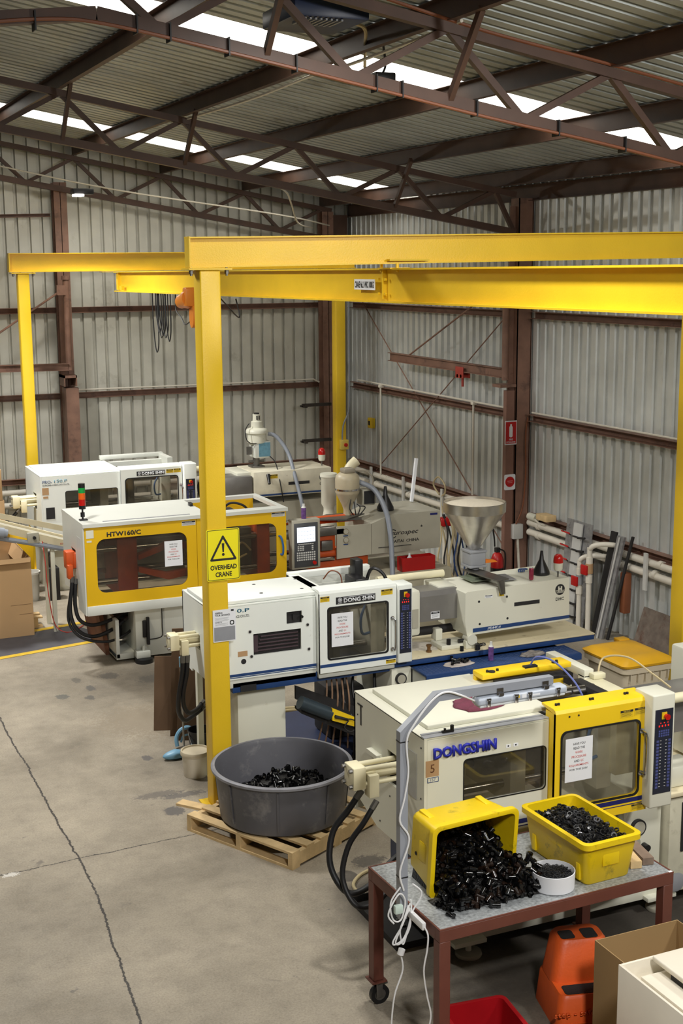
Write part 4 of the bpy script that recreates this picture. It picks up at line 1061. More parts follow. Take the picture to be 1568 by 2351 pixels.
for i in range(39):
    for j in range(7):
        x = 5.1 + i * .04; yv = 9.735 + j * .036
        if (i + j) % 2: b.prism([(x - .012, yv - .004, .97), (x - .008, yv - .008, .97), (x + .012, yv + .004, .97), (x + .008, yv + .008, .97)], (0, 0, .002))
        else: b.prism([(x - .012, yv + .004, .97), (x - .008, yv + .008, .97), (x + .012, yv - .004, .97), (x + .008, yv - .008, .97)], (0, 0, .002))
o_ = b.build('tread_pattern', mat('worn_blue_tread', (88, 104, 140), .35, .3), chk)
bx(5.1, 6.64, 9.8, 10.7, 0, .94).build('power_unit', G['dark'], t3)
b = B(); b.box(5.08, 5.1, 9.74, 9.99, .3, .95).box(5.1, 6.6, 9.76, 9.79, .86, .9); b.build('cabinet_side', G['offwhite'], t3)
# nozzle guard and injection unit
b = B(); b.prism([(5.22, 10.2, 1.30), (5.22, 10.2, 1.53), (5.22, 10.24, 1.57), (5.22, 10.46, 1.57), (5.22, 10.5, 1.53), (5.22, 10.5, 1.3)], (.48, 0, 0)); b.build('nozzle_guard', mat('brushed_grey_guard', (150, 148, 146), .35, .6, var=.1), t3)
b = B(); b.box(5.06, 5.23, 10.12, 10.55, 1.2, 1.62, .03); fp = b.build('end_plate', G['cream'], t3)
b = B(); b.box(5.14, 5.2, 10.11, 10.12, 1.28, 1.45); b.build('vent_slot', G['htg'], fp)
B().cyl((5.0, 10.55, 1.64), (5.68, 10.55, 1.64), .034, seg=16).build('cover_tube', G['pipe'], t3)
b = B(); b.cyl((5.25, 10.35, 1.17), (5.7, 10.35, 1.17), .04); b.build('barrel', G['dark'], t3)
notice(t3, 5.37, 5.46, 1.32, 1.385, 10.2, 'paper', 'WARNING')
ib = B()
prof = [(5.66, 10.06, 1.2), (5.66, 10.06, 1.56), (5.60, 10.06, 1.56), (5.60, 10.06, 1.44)]
ib.prism([(5.66, 10.05, 1.165), (6.75, 10.05, 1.19), (6.74, 10.05, 1.595), (5.66, 10.05, 1.57), (5.53, 10.05, 1.6) if False else (5.64, 10.05, 1.56), (5.64, 10.05, 1.3)], (0, .55, 0))
ib.box(5.5, 5.68, 10.3, 10.6, 1.4, 1.585, .01)
inj = ib.build('injection_cover', G['cream'], t3)
yy = 10.05
b = B(); b.prism([(5.72, yy - .002, 1.188), (6.75, yy - .002, 1.205), (6.75, yy - .002, 1.235), (5.72, yy - .002, 1.225)], (0, .002, 0)); b.build('blue_stripe', G['blue'], inj)
text('stripe_lettering', '//DHC//', 5.87, 1.197, .14, .024, yy - .003, G['paper'], inj, .0008, bold=.02)
b = B(); b.box(6.15, 6.42, yy - .003, yy, 1.385, 1.42); b.build('vent_slot', G['ink'], inj)
for x, z in ((5.78, 1.47), (6.07, 1.485), (5.79, 1.26), (6.08, 1.28)):
    B().cyl((x, yy - .003, z), (x, yy, z), .011, seg=10).build('screw', G['ink'], inj)
def crest(t, cx, cz, r_, y):
    """black disc with a white H over lines, DHC underneath"""
    o = B().plate(ngon(cx, cz, r_, 24), [], y - .0015, .0015).build('crest', G['ink'], t)
    b = B(); k = r_; yv = y - .0022
    b.box(cx - k * .42, cx - k * .14, yv, y - .0015, cz - k * .35, cz + k * .6).box(cx + k * .14, cx + k * .42, yv, y - .0015, cz - k * .35, cz + k * .6).box(cx - k * .14, cx + k * .14, yv, y - .0015, cz + k * .0, cz + k * .25)
    for i in range(3): b.box(cx - k * (.95 - .12 * i), cx + k * (.95 - .12 * i), yv, y - .0015, cz - k * (.2 + .2 * i), cz - k * (.12 + .2 * i))
    b.build('crest_lines', G['cream'], o)
    text('crest_lettering', 'DHC', cx - k * .85, cz - k * 2.0, k * 1.7, k * .6, y - .0005, G['ink'], t, .001, bold=.02)
crest(inj, 6.64, 1.49, .052, yy)
notice(inj, 5.84, 5.92, 1.495, 1.52, yy, 'paper', 'WARNING'); notice(inj, 5.99, 6.04, 1.495, 1.54, yy, 'noty', 'NOTICE')
# carriage parts on the deck
b = B(); b.box(5.42, 5.75, 10.08, 10.3, 1.045, 1.09, .01).cyl((5.7, 10.02, 1.13), (5.7, 10.12, 1.13), .05).box(5.64, 5.76, 10.03, 10.1, 1.045, 1.12, .01).box(5.45, 5.52, 10.25, 10.35, 1.09, 1.2, .01); b.build('carriage_bracket', G['cream'], t3)
b = B(); b.cyl((5.5, 10.1, 1.09), (5.5, 10.1, 1.14), .02).cyl((5.6, 10.1, 1.11), (5.68, 10.1, 1.11), .018).cyl((5.58, 10.0, 1.05), (5.58, 10.0, 1.09), .018).cyl((5.73, 9.98, 1.05), (5.73, 9.98, 1.1), .025); b.build('clamp_knobs', G['black'], t3)
# hopper on the injection unit
ss = G['stain']
t = T('material_hopper', 'stainless steel conical hopper full of pale pellets on the middle press', 'hopper', (5.95, 10.4, 1.595))
b = B(); b.lathe([(.045, 1.86), (.285, 2.22), (.29, 2.22), (.292, 2.31), (.284, 2.31), (.282, 2.225), (.04, 1.87)], (5.95, 10.45, 0), seg=40); b.build('cone', ss, t)
b = B(); b.box(5.86, 6.04, 10.36, 10.54, 1.84, 1.86, .003).box(5.87, 6.03, 10.37, 10.53, 1.72, 1.84, .006).box(5.86, 6.04, 10.36, 10.54, 1.70, 1.72, .003).cyl((5.95, 10.45, 1.62), (5.95, 10.45, 1.7), .05); b.build('throat', G['grey'], t)
b = B(); b.prism([(6.03, 10.37, 1.77), (6.12, 10.37, 1.76), (6.16, 10.37, 1.735), (6.03, 10.37, 1.735)], (0, .03, 0)); b.build('slide_gate', mat('gate_orange', (226, 124, 34), .4), t)
b = B(); b.box(5.82, 6.06, 10.25, 10.5, 1.6, 1.607).box(5.88, 6.0, 10.3, 10.46, 1.607, 1.63); b.build('mounting_plate', mat('green_grey_plate', (120, 130, 110), .5, dirt=(90, 90, 84), dirt_amt=.5), t)
b = B(); b.prism([(5.84, 10.46, 1.665), (5.98, 10.5, 1.665), (6.06, 10.0, 1.655), (5.92, 9.97, 1.655)], (0, 0, .012)).cyl((5.98, 10.01, 1.655), (6.0, 10.0, 1.53), .035, .022); b.build('discharge_chute', G['dsteel'], t)
b = B(); b.lathe([(.2825, 2.285), (.2, 2.293), (.1, 2.303), (0, 2.306)], (5.95, 10.45, 0), seg=30)
tag(b.build('plastic_pellets', mat('pale_pellets', (226, 216, 196), .7, var=.08, scale=60, bump=.6, bscale=160)), 'pale plastic pellets filling the steel hopper', 'pellets')['kind'] = 'stuff'
c3 = clamp_cyl(t3, 2.97, 3.3, 10.36, 1.36, G['pipe'], .9)
hose(t3, [(3.07, 10.28, 1.25), (3.06, 10.28, 1.1), (3.03, 10.3, .9), (3.04, 10.35, .74), (3.12, 10.45, .62), (3.25, 10.6, .6), (3.38, 10.72, .62)], .02)
hose(t3, [(3.11, 10.28, 1.25), (3.1, 10.28, 1.1), (3.07, 10.3, .92), (3.09, 10.36, .78), (3.16, 10.45, .68), (3.28, 10.6, .65), (3.38, 10.72, .67)], .02)
# wires and drain hoses below the middle press
b = B()
for i in range(5):
    x = 4.34 + i * .045; b.tube([(x, 10.2, .94), (x - .02, 10.15 - .02 * i, .75), (x - .05 + .02 * i, 10.2, .45), (x - .1 + .04 * i, 10.3, .1)], .008, seg=6)
b.build('hanging_hoses', mat('tan_pink_hose', (160, 128, 104), .5), t3)
for q_ in range(2):
    B().tube([(4.55 + q_ * .1, 10.3, .94), (4.5 + q_ * .1, 10.2, .7), (4.6 + q_ * .1, 10.1, .5), (4.8, 10.2, .6), (4.85, 10.3, .94)], .013, seg=8).build('black_hose', G['rubber'], t3)

# ---- front press (cream with yellow door)
P5 = dict(label='cream moulding press with bright yellow door and blue raised letters in the foreground', x0=3.55, xp=4.45, xd=5.17, yf=6.82, yd=6.745, yb=7.86, zt=1.60, zb=.76, ztd=1.675, zbd=.885,
          mp=G['cream'], md=G['doory'], win=[(3.83, 4.425, 1.135, 1.42, .03)], glass=GL, dglass=GLC, dwin=(4.50, 5.095, 1.01, 1.515, .045),
          endpoly=[(6.82, .76), (7.5, .76), (7.86, .88), (7.86, 1.58), (7.84, 1.6), (6.82, 1.6)], endholes=[rect(7.13, 7.34, 1.14, 1.36)],
          lid=(3.64, 4.53, 6.95, 7.76, 1.602, 1.632), rail=True, handle=(5.115, 1.15, 1.44), platens=[(3.72, 3.8), (4.3, 4.42), (4.62, 4.68), (4.98, 5.1)],
          console=(5.135, 5.315, 6.66, 6.86, .92, 1.70, 5.155, 5.297, 1.02, 1.60))
t5 = press(P5)
y = P5['yf']
text('raised_lettering', 'DONGSHIN', 3.61, 1.462, .445, .072, y - .004, G['blueink'], t5, .012, bold=.035)
bx(3.56, 3.652, y - .0015, y, 1.35, 1.455).build('number_tag', G['card'], t5)
text('number', '5', 3.592, 1.375, .03, .055, y - .0015, mat('brown_marker', (110, 72, 44), .6), t5, .0005, bold=.01)
b = B(); b.box(3.572, 3.65, y - .0015, y, 1.312, 1.345); pt = b.build('number_plate', G['cream'], t5)
B().ring(rect(3.572, 3.65, 1.312, 1.345), rect(3.576, 3.646, 1.316, 1.341), y - .002, .0005).build('plate_border', G['blue'], pt)
text('number', '157', 3.594, 1.32, .035, .017, y - .0015, G['blue'], pt, .0004)
for x in (4.13, 4.185): 
    s_ = bx(x, x + .035, y - .0015, y, 1.452, 1.474).build('arrow_sticker', G['paper'], t5)
    bx(x + .012, x + .022, y - .002, y - .0015, 1.458, 1.468).build('symbol', G['ink'], s_)
b = B(); b.box(3.56, 4.45, y - .002, y, .925, .955).box(3.56, 4.45, y - .002, y, .905, .911); b.build('blue_stripe', G['navy'], t5)
yd = P5['yd']
b = B(); b.box(4.455, 5.168, yd - .002, yd, .958, .988).box(4.455, 5.168, yd - .002, yd, .94, .945); b.build('blue_stripe', G['navy'], t5)
notice(t5, 4.94, 5.045, 1.548, 1.602, yd, 'noty'); notice(t5, 5.052, 5.155, 1.552, 1.605, yd, 'noty'); notice(t5, 5.05, 5.155, .893, .938, yd, 'noty')
paper_sign(yd - .006, 4.522, 4.728, 1.18, 1.472, 'white work procedure notice on the yellow door of the front press')
for x, z in ((4.55, 1.62), (4.62, 1.62)): B().cyl((x, yd - .004, z), (x, yd, z), .006, seg=8).build('screw', G['ink'], t5)
for x in (4.5, 4.52, 4.76, 4.78, 5.03, 5.05): B().cyl((x, yd + .08, 1.677), (x, yd + .08, 1.69), .009, seg=8).build('screw', G['ink'], t5)
bx(3.562, 3.566, 6.9, 6.9, 0, 0) if False else None
b = B(); b.box(3.547, 3.55, 6.92, 7.1, 1.17, 1.47); b.build('inspection_plate', mat('grey_steel_plate', (176, 178, 178), .35, .4), t5)
b = B(); b.box(3.535, 3.55, 7.4, 7.6, 1.2, 1.28) ; b.box(3.51, 3.55, 7.42, 7.58, 1.26, 1.29); b.build('end_shelf', G['cream'], t5)
b = B(); b.box(3.547, 3.55, 7.74, 7.755, 1.39, 1.53).box(3.547, 3.55, 7.72, 7.8, 1.525, 1.535); b.build('slot', G['ink'], t5)
for yv, z in ((6.86, 1.53), (6.86, 1.2), (6.86, .8), (7.8, 1.45), (7.8, 1.0), (7.45, .82), (7.3, 1.05), (6.9, 1.05)):
    B().cyl((3.547, yv, z), (3.55, yv, z), .006, seg=8).build('screw', G['ink'], t5)
clamp_cyl(t5, 3.22, 3.6, 7.22, 1.27, G['pipe'], 1.0)
for yv, z in ((7.24, 1.16), (7.14, 1.15)):
    pass
hose(t5, [(3.30, 7.2, 1.17), (3.22, 7.22, 1.05), (3.12, 7.25, .9), (3.08, 7.2, .7), (3.15, 7.1, .55), (3.3, 7.1, .56), (3.5, 7.15, .68), (3.66, 7.2, .72)], .021)
hose(t5, [(3.36, 7.1, 1.13), (3.27, 7.1, 1.0), (3.17, 7.12, .85), (3.12, 7.1, .65), (3.17, 7.0, .5), (3.32, 7.0, .5), (3.5, 7.08, .6), (3.66, 7.14, .64)], .018)
b = B(); b.cyl((3.72, 7.2, .38), (3.72, 7.2, .68), .045, seg=14).cyl((3.72, 7.2, .5), (3.72, 7.2, .66), .052, seg=14); b.build('oil_filter', mat('red_brown_filter', (150, 60, 36), .4), t5)
bx(3.76, 5.12, 7.0, 7.7, .1, .76, .006).build('pedestal', mat('shaded_cream_base', (206, 202, 180), .45, dirt=(130, 120, 100), dirt_amt=.42), t5)  # darker copy of the cream: shade low down put into the colour, plus dirt
bx(3.7, 3.76, 7.3, 7.6, .3, .78).build('blue_bracket', G['blue'], t5)
b = B(); b.box(3.8, 5.6, 6.96, 7.0, .1, .2, .004); b.build('base_rail', G['cream'], t5)
for x in (3.96, 5.48):
    b = B(); b.box(x - .14, x + .1, 6.9, 7.05, .1, .13, .004).cyl((x, 6.97, .03), (x, 6.97, .16), .02); f_ = b.build('foot_arm', G['cream'], t5)
    B().lathe([(0, 0), (.085, 0), (.09, .01), (.085, .028), (.03, .034), (0, .034)], (x, 6.97, .0)).build('levelling_foot', G['htg'], f_)
# mould area behind the yellow door
b = B(); b.box(4.36, 5.08, 7.52, 7.66, 1.66, 1.70, .008).box(4.36, 5.08, 7.62, 7.65, 1.2, 1.66); rg = b.build('yellow_guard', G['doory'], t5)
for x in (4.42, 4.5, 4.98): B().cyl((x, 7.56, 1.7), (x, 7.56, 1.715), .01, seg=8).build('screw', G['ink'], rg)
for x in (4.45, 4.96): B().cyl((x, 7.55, 1.7), (x, 7.55, 1.708), .024, seg=14).build('roller_cap', G['dark'], rg)
bx(4.7, 4.8, 7.52, 7.56, 1.7, 1.712).build('slot', G['ink'], rg)
b = B(); b.box(4.45, 5.0, 7.5, 7.53, 1.6, 1.65).tube([(4.5, 7.5, 1.6), (4.7, 7.48, 1.56), (4.9, 7.5, 1.62), (5.05, 7.5, 1.6)], .01, seg=6); b.build('guard_rail', G['dark'], rg)
b = B(); b.tube([(4.76, 7.55, 1.71), (4.78, 7.5, 1.78), (4.86, 7.4, 1.76), (4.9, 7.2, 1.66), (4.94, 7.1, 1.5)], .007, seg=6); b.build('blue_hose', mat('violet_blue_hose', (110, 120, 180), .4), rg)
b = B(); b.box(5.12, 5.2, 7.42, 7.92, 1.6, 1.66, .006).box(5.12, 5.2, 7.42, 7.5, 1.45, 1.62, .006).box(5.02, 5.2, 7.4, 7.45, 1.5, 1.56, .004); b.build('guard_bracket', G['cream'], t5)
b = B(); b.box(5.08, 5.24, 6.97, 7.42, 1.05, 1.6, .008).box(5.16, 5.26, 7.36, 7.42, 1.6, 1.64, .006); fpl = b.build('fixed_platen', mat('chipped_cream_paint', (226, 220, 188), .4, dirt=(40, 36, 32), dirt_amt=.36, dscale=16), t5)
b = B(); b.cyl((4.5, 7.25, 1.58), (5.08, 7.25, 1.58), .04, seg=20); b.build('tie_bar', G['rod'], t5)
b = B(); b.box(5.0, 5.08, 7.05, 7.4, 1.3, 1.62, .01).cyl((4.98, 7.1, 1.58), (5.02, 7.1, 1.58), .03); b.build('mould_half', G['dark'], t5)
b = B(); b.tube([(5.22, 7.4, 1.62), (5.3, 7.45, 1.72), (5.4, 7.3, 1.75), (5.46, 7.1, 1.68), (5.5, 6.95, 1.62)], .007, seg=6); b.build('tan_tube', G['beige'], t5)
# right side of the front press
b = B(); b.box(5.18, 5.5, 7.0, 7.6, .2, .92, .006); gc = b.build('gauge_cabinet', G['cream'], t5)
b = B(); b.cyl((5.30, 7.0, .63), (5.30, 6.975, .63), .06, seg=24); gg = b.build('pressure_gauge', G['ink'], t5)
B().cyl((5.30, 6.976, .63), (5.30, 6.972, .63), .048, seg=24).build('dial', G['htg'], gg)
B().cyl((5.36, 7.0, .48), (5.36, 6.95, .48), .025).build('valve_knob', G['black'], t5)
B().cyl((5.28, 7.0, .52), (5.28, 6.98, .52), .04).build('side_port', G['htg'], t5)
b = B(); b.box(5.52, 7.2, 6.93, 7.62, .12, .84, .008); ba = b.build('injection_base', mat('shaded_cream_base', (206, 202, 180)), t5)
b = B(); b.box(5.50, 7.2, 6.9, 7.65, .84, .87, .004); b.build('deck', mat('grimy_cream_deck', (226, 214, 180)), ba)
b = B(); b.box(5.62, 6.6, 6.92, 6.93, .42, .78); b.build('dark_opening', G['ink'], ba)
b = B(); b.box(5.4, 6.4, 7.1, 7.4, 1.22, 1.5, .01); b.build('nozzle_guard', mat('brushed_grey_guard', (150, 148, 146)), t5)
B().cyl((5.32, 7.0, 1.52), (6.3, 7.0, 1.52), .035, seg=16).build('cover_tube', G['pipe'], t5)
b = B(); b.box(5.5, 5.8, 6.98, 7.2, .87, 1.02, .02).cyl((5.5, 7.0, 1.1), (5.52, 6.96, 1.1), .03).cyl((5.48, 6.96, 1.0), (5.5, 6.94, 1.06), .02); b.build('carriage_block', G['cream'], t5)
b = B(); b.box(6.0, 7.1, 7.0, 7.6, .9, 1.7, .02); b.build('injection_cover', G['cream'], t5)
B().lathe([(0, 0), (.03, 0), (.06, .0), (.07, .02), (.03, .03), (0, .03)], (5.56, 6.9, .22), axis=(0, -1, 0)).build('plug', G['grey'], t5)
b = B(); b.prism([(4.75, 6.85, .3), (5.3, 6.85, .38), (5.3, 6.85, .32), (4.75, 6.85, .22)], (0, .3, 0)); tag(b.build('drip_cloth', mat('soiled_white_cloth', (190, 186, 180), .8, dirt=(110, 106, 100), dirt_amt=.45)), 'soiled white sheet hanging low under the front press behind the work table', 'cloth')

# ---- rear press (white)
P1 = dict(label='white moulding press farthest back on the left with twin badge and blue model name', x0=3.42, xp=4.53, xd=5.42, yf=17.97, yd=17.92, yb=19.08, zt=1.65, zb=.98, ztd=1.70, zbd=.95,
          mp=G['white'], md=G['white'], win=[(3.76, 4.49, 1.1, 1.42, .03)], glass=GL, dglass=GL, dwin=(4.60, 5.355, 1.08, 1.54, .05),
          endpoly=[(17.97, .6), (19.08, .85), (19.08, 1.64), (17.97, 1.65)], endholes=[rect(18.3, 18.55, 1.14, 1.36)],
          lid=(3.46, 4.56, 18.05, 19.0, 1.652, 1.672), handle=(5.4, 1.1, 1.4), platens=[(3.7, 3.8), (4.3, 4.42), (4.7, 4.8), (5.2, 5.34)],
          console=(5.43, 5.62, 17.85, 18.1, 1.0, 1.71, 5.455, 5.59, 1.02, 1.49))
t1 = press(P1)
y = P1['yf']
bx(3.42, 4.1, y - .001, y + .02, .6, .98).build('panel', G['white'], t1)
text('model_lettering', 'PRO-', 3.45, 1.545, .13, .045, y - .001, mat('blue_grey_letter', (90, 110, 150), .5), t1, .001, bold=.015)
text('model_lettering', '150.P', 3.61, 1.55, .18, .045, y - .001, mat('pale_teal_letter', (120, 160, 176), .5), t1, .001, bold=.015)
text('maker_lettering', 'DONGSHIN HYDRAULICS CO.LTD.', 3.45, 1.512, .37, .02, y - .001, G['ink'], t1, .0008, bold=.01)
b = B(); b.box(3.44, 3.53, y - .002, y, 1.39, 1.49).box(3.45, 3.52, y - .002, y, 1.34, 1.37); b.build('number_tag', G['card'], t1)
b = B(); b.box(3.48, 3.6, y - .004, y, 1.05, 1.21); b.build('vent_window', G['ink'], t1)
badge(t1, 4.76, 5.17, 1.57, 1.635, P1['yd'])
notice(t1, 5.19, 5.295, 1.585, 1.638, P1['yd']); notice(t1, 5.3, 5.405, 1.585, 1.64, P1['yd'])
b = B(); b.box(4.5, 5.45, 18.95, 19.05, 1.68, 1.74, .006).box(4.6, 5.4, 18.8, 18.9, 1.6, 1.66).box(5.38, 5.46, 18.5, 19.05, 1.6, 1.72); b.build('guard_rail', G['offwhite'], t1)
clamp_cyl(t1, 3.1, 3.5, 18.42, 1.25, G['pipe'], 1.1)
hose(t1, [(3.2, 18.4, 1.15), (3.1, 18.4, 1.05), (2.95, 18.4, .95), (2.9, 18.45, .8)], .025)
bx(3.5, 5.4, 18.1, 19.0, 0, .95).build('pedestal', G['cream'], t1)
bx(5.4, 7.9, 18.1, 19.0, 0, 1.0).build('base_cabinet', G['htg'], t1)
B().cyl((5.6, 18.4, 1.54), (6.2, 18.4, 1.54), .04).build('cover_tube', G['pipe'], t1)
b = B(); b.box(5.95, 6.55, 18.1, 18.5, 1.12, 1.42, .01); b.build('nozzle_guard', mat('brushed_grey_guard', (150, 148, 146)), t1)
b = B(); b.cyl((5.7, 18.0, 1.3), (5.85, 18.0, 1.3), .11); b.build('motor', G['dark'], t1)
b = B(); b.box(6.57, 7.82, 18.1, 18.85, 1.09, 1.47, .01); i1 = b.build('injection_cover', mat('rust_speckled_cream', (228, 222, 200), .4, dirt=(104, 66, 44), dirt_amt=.38, dscale=9), t1)
b = B(); b.box(6.35, 6.6, 18.2, 18.85, 1.2, 1.46, .01); b.build('nose_cover', G['cream'], i1)
b = B(); b.box(7.12, 7.46, 18.095, 18.1, 1.245, 1.29); b.build('vent_slot', G['ink'], i1)
b = B(); b.box(6.6, 7.8, 18.096, 18.1, 1.105, 1.13); b.build('blue_stripe', G['blue'], i1)
crest(i1, 7.68, 1.33, .06, 18.1)
notice(i1, 6.82, 6.95, 1.36, 1.42, 18.1)
b = B(); b.cyl((6.8, 18.1, 1.42), (6.78, 18.0, 1.3), .03, .02); b.build('chute', G['black'], i1)
t = T('vacuum_loader', 'cream vacuum loader with blue control box and grey hose on the rear press', 'material loader', (6.83, 18.5, 1.47))
b = B(); b.lathe([(0, 2.28), (.06, 2.28), (.062, 2.18), (.085, 2.17), (.09, 2.08), (.15, 2.06), (.17, 2.03), (.17, 2.0), (.14, 1.98), (.15, 1.86), (.12, 1.83), (0, 1.83)], (6.8, 18.55, 0), seg=24); b.build('vacuum_head', G['cream'], t)
b = B(); b.cyl((6.8, 18.55, 2.27), (6.8, 18.55, 2.3), .04).box(6.775, 6.79, 18.48, 18.5, 2.2, 2.26).box(6.81, 6.825, 18.48, 18.5, 2.2, 2.26); b.build('vent_cap', G['dark'], t)
b = B(); b.box(6.72, 6.97, 18.42, 18.68, 1.63, 1.88, .01); bb = b.build('control_box', G['offwhite'], t)
b = B(); b.box(6.78, 6.96, 18.414, 18.42, 1.65, 1.86); b.build('blue_face', mat('blue_printed_panel', (110, 158, 180), .4, var=.2, scale=20), bb)
b = B(); b.box(6.7, 6.9, 18.5, 18.7, 1.47, 1.5, .004).cyl((6.8, 18.6, 1.5), (6.8, 18.6, 1.63), .05).cyl((6.68, 18.6, 1.56), (6.92, 18.6, 1.56), .02).box(6.62, 6.7, 18.5, 18.53, 1.68, 1.8); b.build('throat', G['dsteel'], t)
b = B(); b.tube([(6.96, 18.5, 1.98), (7.08, 18.45, 1.93), (7.2, 18.3, 1.7), (7.22, 18.1, 1.4), (7.25, 17.9, 1.0), (7.3, 17.8, .5)], .03, seg=10); b.build('suction_hose', G['hose'], t)
b = B(); b.tube([(6.66, 18.5, 2.15), (6.58, 18.45, 2.05), (6.6, 18.42, 1.9), (6.72, 18.42, 1.85), (6.85, 18.42, 1.92)], .007, seg=6).tube([(6.95, 18.42, 1.65), (7.0, 18.3, 1.55), (6.98, 18.08, 1.3), (7.02, 18.05, 1.0)], .008, seg=6); b.build('cable', G['rubber'], t)
def beacon(x, y, z, lb, s=1.0):
    t = T('beacon_light', lb, 'beacon', (x, y, z))
    B().cyl((x, y, z), (x, y, z + .06 * s), .008 * s, seg=8).build('stem', G['dsteel'], t)
    B().lathe([(0, .06 * s), (.034 * s, .06 * s), (.042 * s, .08 * s), (.044 * s, .135 * s), (0, .135 * s)], (x, y, z), seg=20).build('base', G['cream'], t)
    B().lathe([(.046 * s, .135 * s), (.045 * s, .17 * s), (.038 * s, .2 * s), (.02 * s, .215 * s), (0, .218 * s)], (x, y, z), seg=20).build('red_dome', G['redl'], t)
beacon(6.66, 10.12, 1.595, 'red and cream warning beacon on the middle press injection unit')
beacon(7.75, 18.3, 1.47, 'red and cream warning beacon on the rear press', 1.25)

# ---- second press from the back (white and ochre)
t2 = T('moulding_press', 'white moulding press with long ochre guards lettered HTW160/C', 'moulding press', (4.4, 14.6, 0))
yf = 14.05; oc = G['ochre']; ow = G['offwhite']
W1, W2 = (3.25, 4.285, .91, 1.52, .1), (4.48, 5.37, .945, 1.53, .1)
for nm, a, c_, w_ in (('guard_panel', 3.122, 4.40, W1), ('sliding_door', 4.405, 5.49, W2)):
    o = B().plate(rect(a, c_, .775, 1.66), [rr(*w_, n=7)], yf, .02).build(nm, oc, t2)
    B().plate(rr(*w_, n=7), [], yf + .008, .004).build('window_pane', glass('olive_tinted_window', (.82, .78, .7), .07, .12), o)
    if nm == 'sliding_door':
        B().tube([(5.40, yf, 1.37), (5.41, yf - .04, 1.36), (5.43, yf - .05, 1.26), (5.43, yf - .04, 1.16), (5.42, yf, 1.15)], .012, seg=8).build('handle', mat('blue_handle', (44, 98, 160), .4), o)
        notice(o, 5.31, 5.475, 1.6, 1.65, yf, 'lgrey', 'DANGER')
    else:
        notice(o, 4.23, 4.39, 1.59, 1.64, yf, 'lgrey', 'DANGER')
        text('model_lettering', 'HTW160/C', 3.37, 1.54, .385, .055, yf - .001, G['ink'], o, .001, bold=.03)
        b = B(); b.box(3.14, 3.225, yf - .002, yf, 1.54, 1.63).box(3.145, 3.2, yf - .002, yf, 1.495, 1.515); b.build('number_tag', G['cream'], o)
paper_sign(yf - .003, 4.02, 4.228, 1.14, 1.43, 'white work procedure notice on the ochre guarded press')
B().plate([(14.05, .67), (14.4, .67), (14.42, .8), (14.9, .82), (15.1, .8), (15.1, 1.66), (14.05, 1.66)], [rect(14.45, 14.68, 1.12, 1.34)], 3.105, .015, axis='x').build('end_panel', ow, t2)
b = B(); b.box(3.104, 3.106, 14.16, 14.36, 1.25, 1.52); b.build('end_door_outline', G['lgrey'], t2)
b = B(); b.plate(rect(3.105, 5.51, 14.035, 15.12), [rect(4.56, 5.44, 14.2, 15.03)], 1.66, .04, axis='z'); top = b.build('cover', ow, t2)
b = B(); b.box(3.35, 4.35, 14.12, 14.14, 1.70, 1.706); b.build('groove', G['grey'], top)
b = B(); b.box(4.5, 4.54, 14.6, 14.68, 1.70, 1.74, .006); b.build('stop_block', G['black'], top)
b = B(); b.box(4.56, 5.44, 15.03, 15.1, .9, 1.66); b.build('guard', oc, t2)
b = B(); b.box(3.12, 4.56, 15.08, 15.1, .8, 1.66); b.build('cover_panel', ow, t2)
b = B(); b.box(3.122, 5.5, 14.04, 14.12, .665, .775, .005); b.build('beam', ow, t2)
for a, c_ in ((3.53, 3.76), (4.6, 4.7), (5.2, 5.36)): bx(a, c_, 14.25, 14.9, .8, 1.5, .01).build('platen', G['orange'], t2)
bx(4.86, 5.15, 14.3, 14.9, .95, 1.45, .01).build('mould', G['dsteel'], t2)
for yv in (14.3, 14.85):
    for z in (.98, 1.35): B().cyl((3.2, yv, z), (6.2, yv, z), .035).build('tie_bar', G['rod'], t2)
for s_ in (-1, 1):
    b = B(); b.prism([(3.76, 14.2, 1.17 + s_ * .1), (4.1, 14.2, 1.17 + s_ * .22), (4.6, 14.2, 1.17 + s_ * .16), (4.6, 14.2, 1.17 + s_ * .1), (4.1, 14.2, 1.17 + s_ * .14), (3.76, 14.2, 1.17 + s_ * .04)], (0, .1, 0)); b.build('toggle_link', G['orange'], t2)
b = B(); b.tube([(4.75, 14.2, 1.1), (4.9, 14.15, 1.25), (5.0, 14.2, 1.3), (5.1, 14.2, 1.2)], .012, seg=6).tube([(4.7, 14.22, 1.0), (4.9, 14.15, 1.12), (5.05, 14.2, 1.16)], .012, seg=6); b.build('cooling_hose', G['beige'], t2)
b = B(); b.tube([(4.95, 14.9, 1.5), (5.05, 14.8, 1.66), (5.2, 14.7, 1.64), (5.3, 14.7, 1.5)], .014, seg=6).tube([(5.0, 14.9, 1.45), (5.2, 14.7, 1.58), (5.35, 14.6, 1.5)], .014, seg=6).box(4.7, 5.1, 14.5, 14.9, 1.45, 1.6, .01); b.build('mould_hoses', G['dark'], t2)
b = B(); b.box(3.08, 3.2, 14.46, 14.66, 1.13, 1.3, .01).box(3.0, 3.1, 14.47, 14.62, 1.12, 1.32, .012).box(3.0, 3.06, 14.4, 14.5, 1.02, 1.18, .01); b.build('ejector_cylinder', G['orange'], t2)
hose(t2, [(3.05, 14.42, 1.04), (3.03, 14.4, .9), (3.0, 14.38, .65), (3.06, 14.35, .45), (3.25, 14.4, .33), (3.5, 14.5, .36), (3.7, 14.6, .45)], .022)
hose(t2, [(3.09, 14.42, 1.02), (3.07, 14.4, .9), (3.06, 14.38, .7), (3.1, 14.35, .55), (3.25, 14.38, .47), (3.5, 14.5, .48), (3.7, 14.6, .55)], .022)
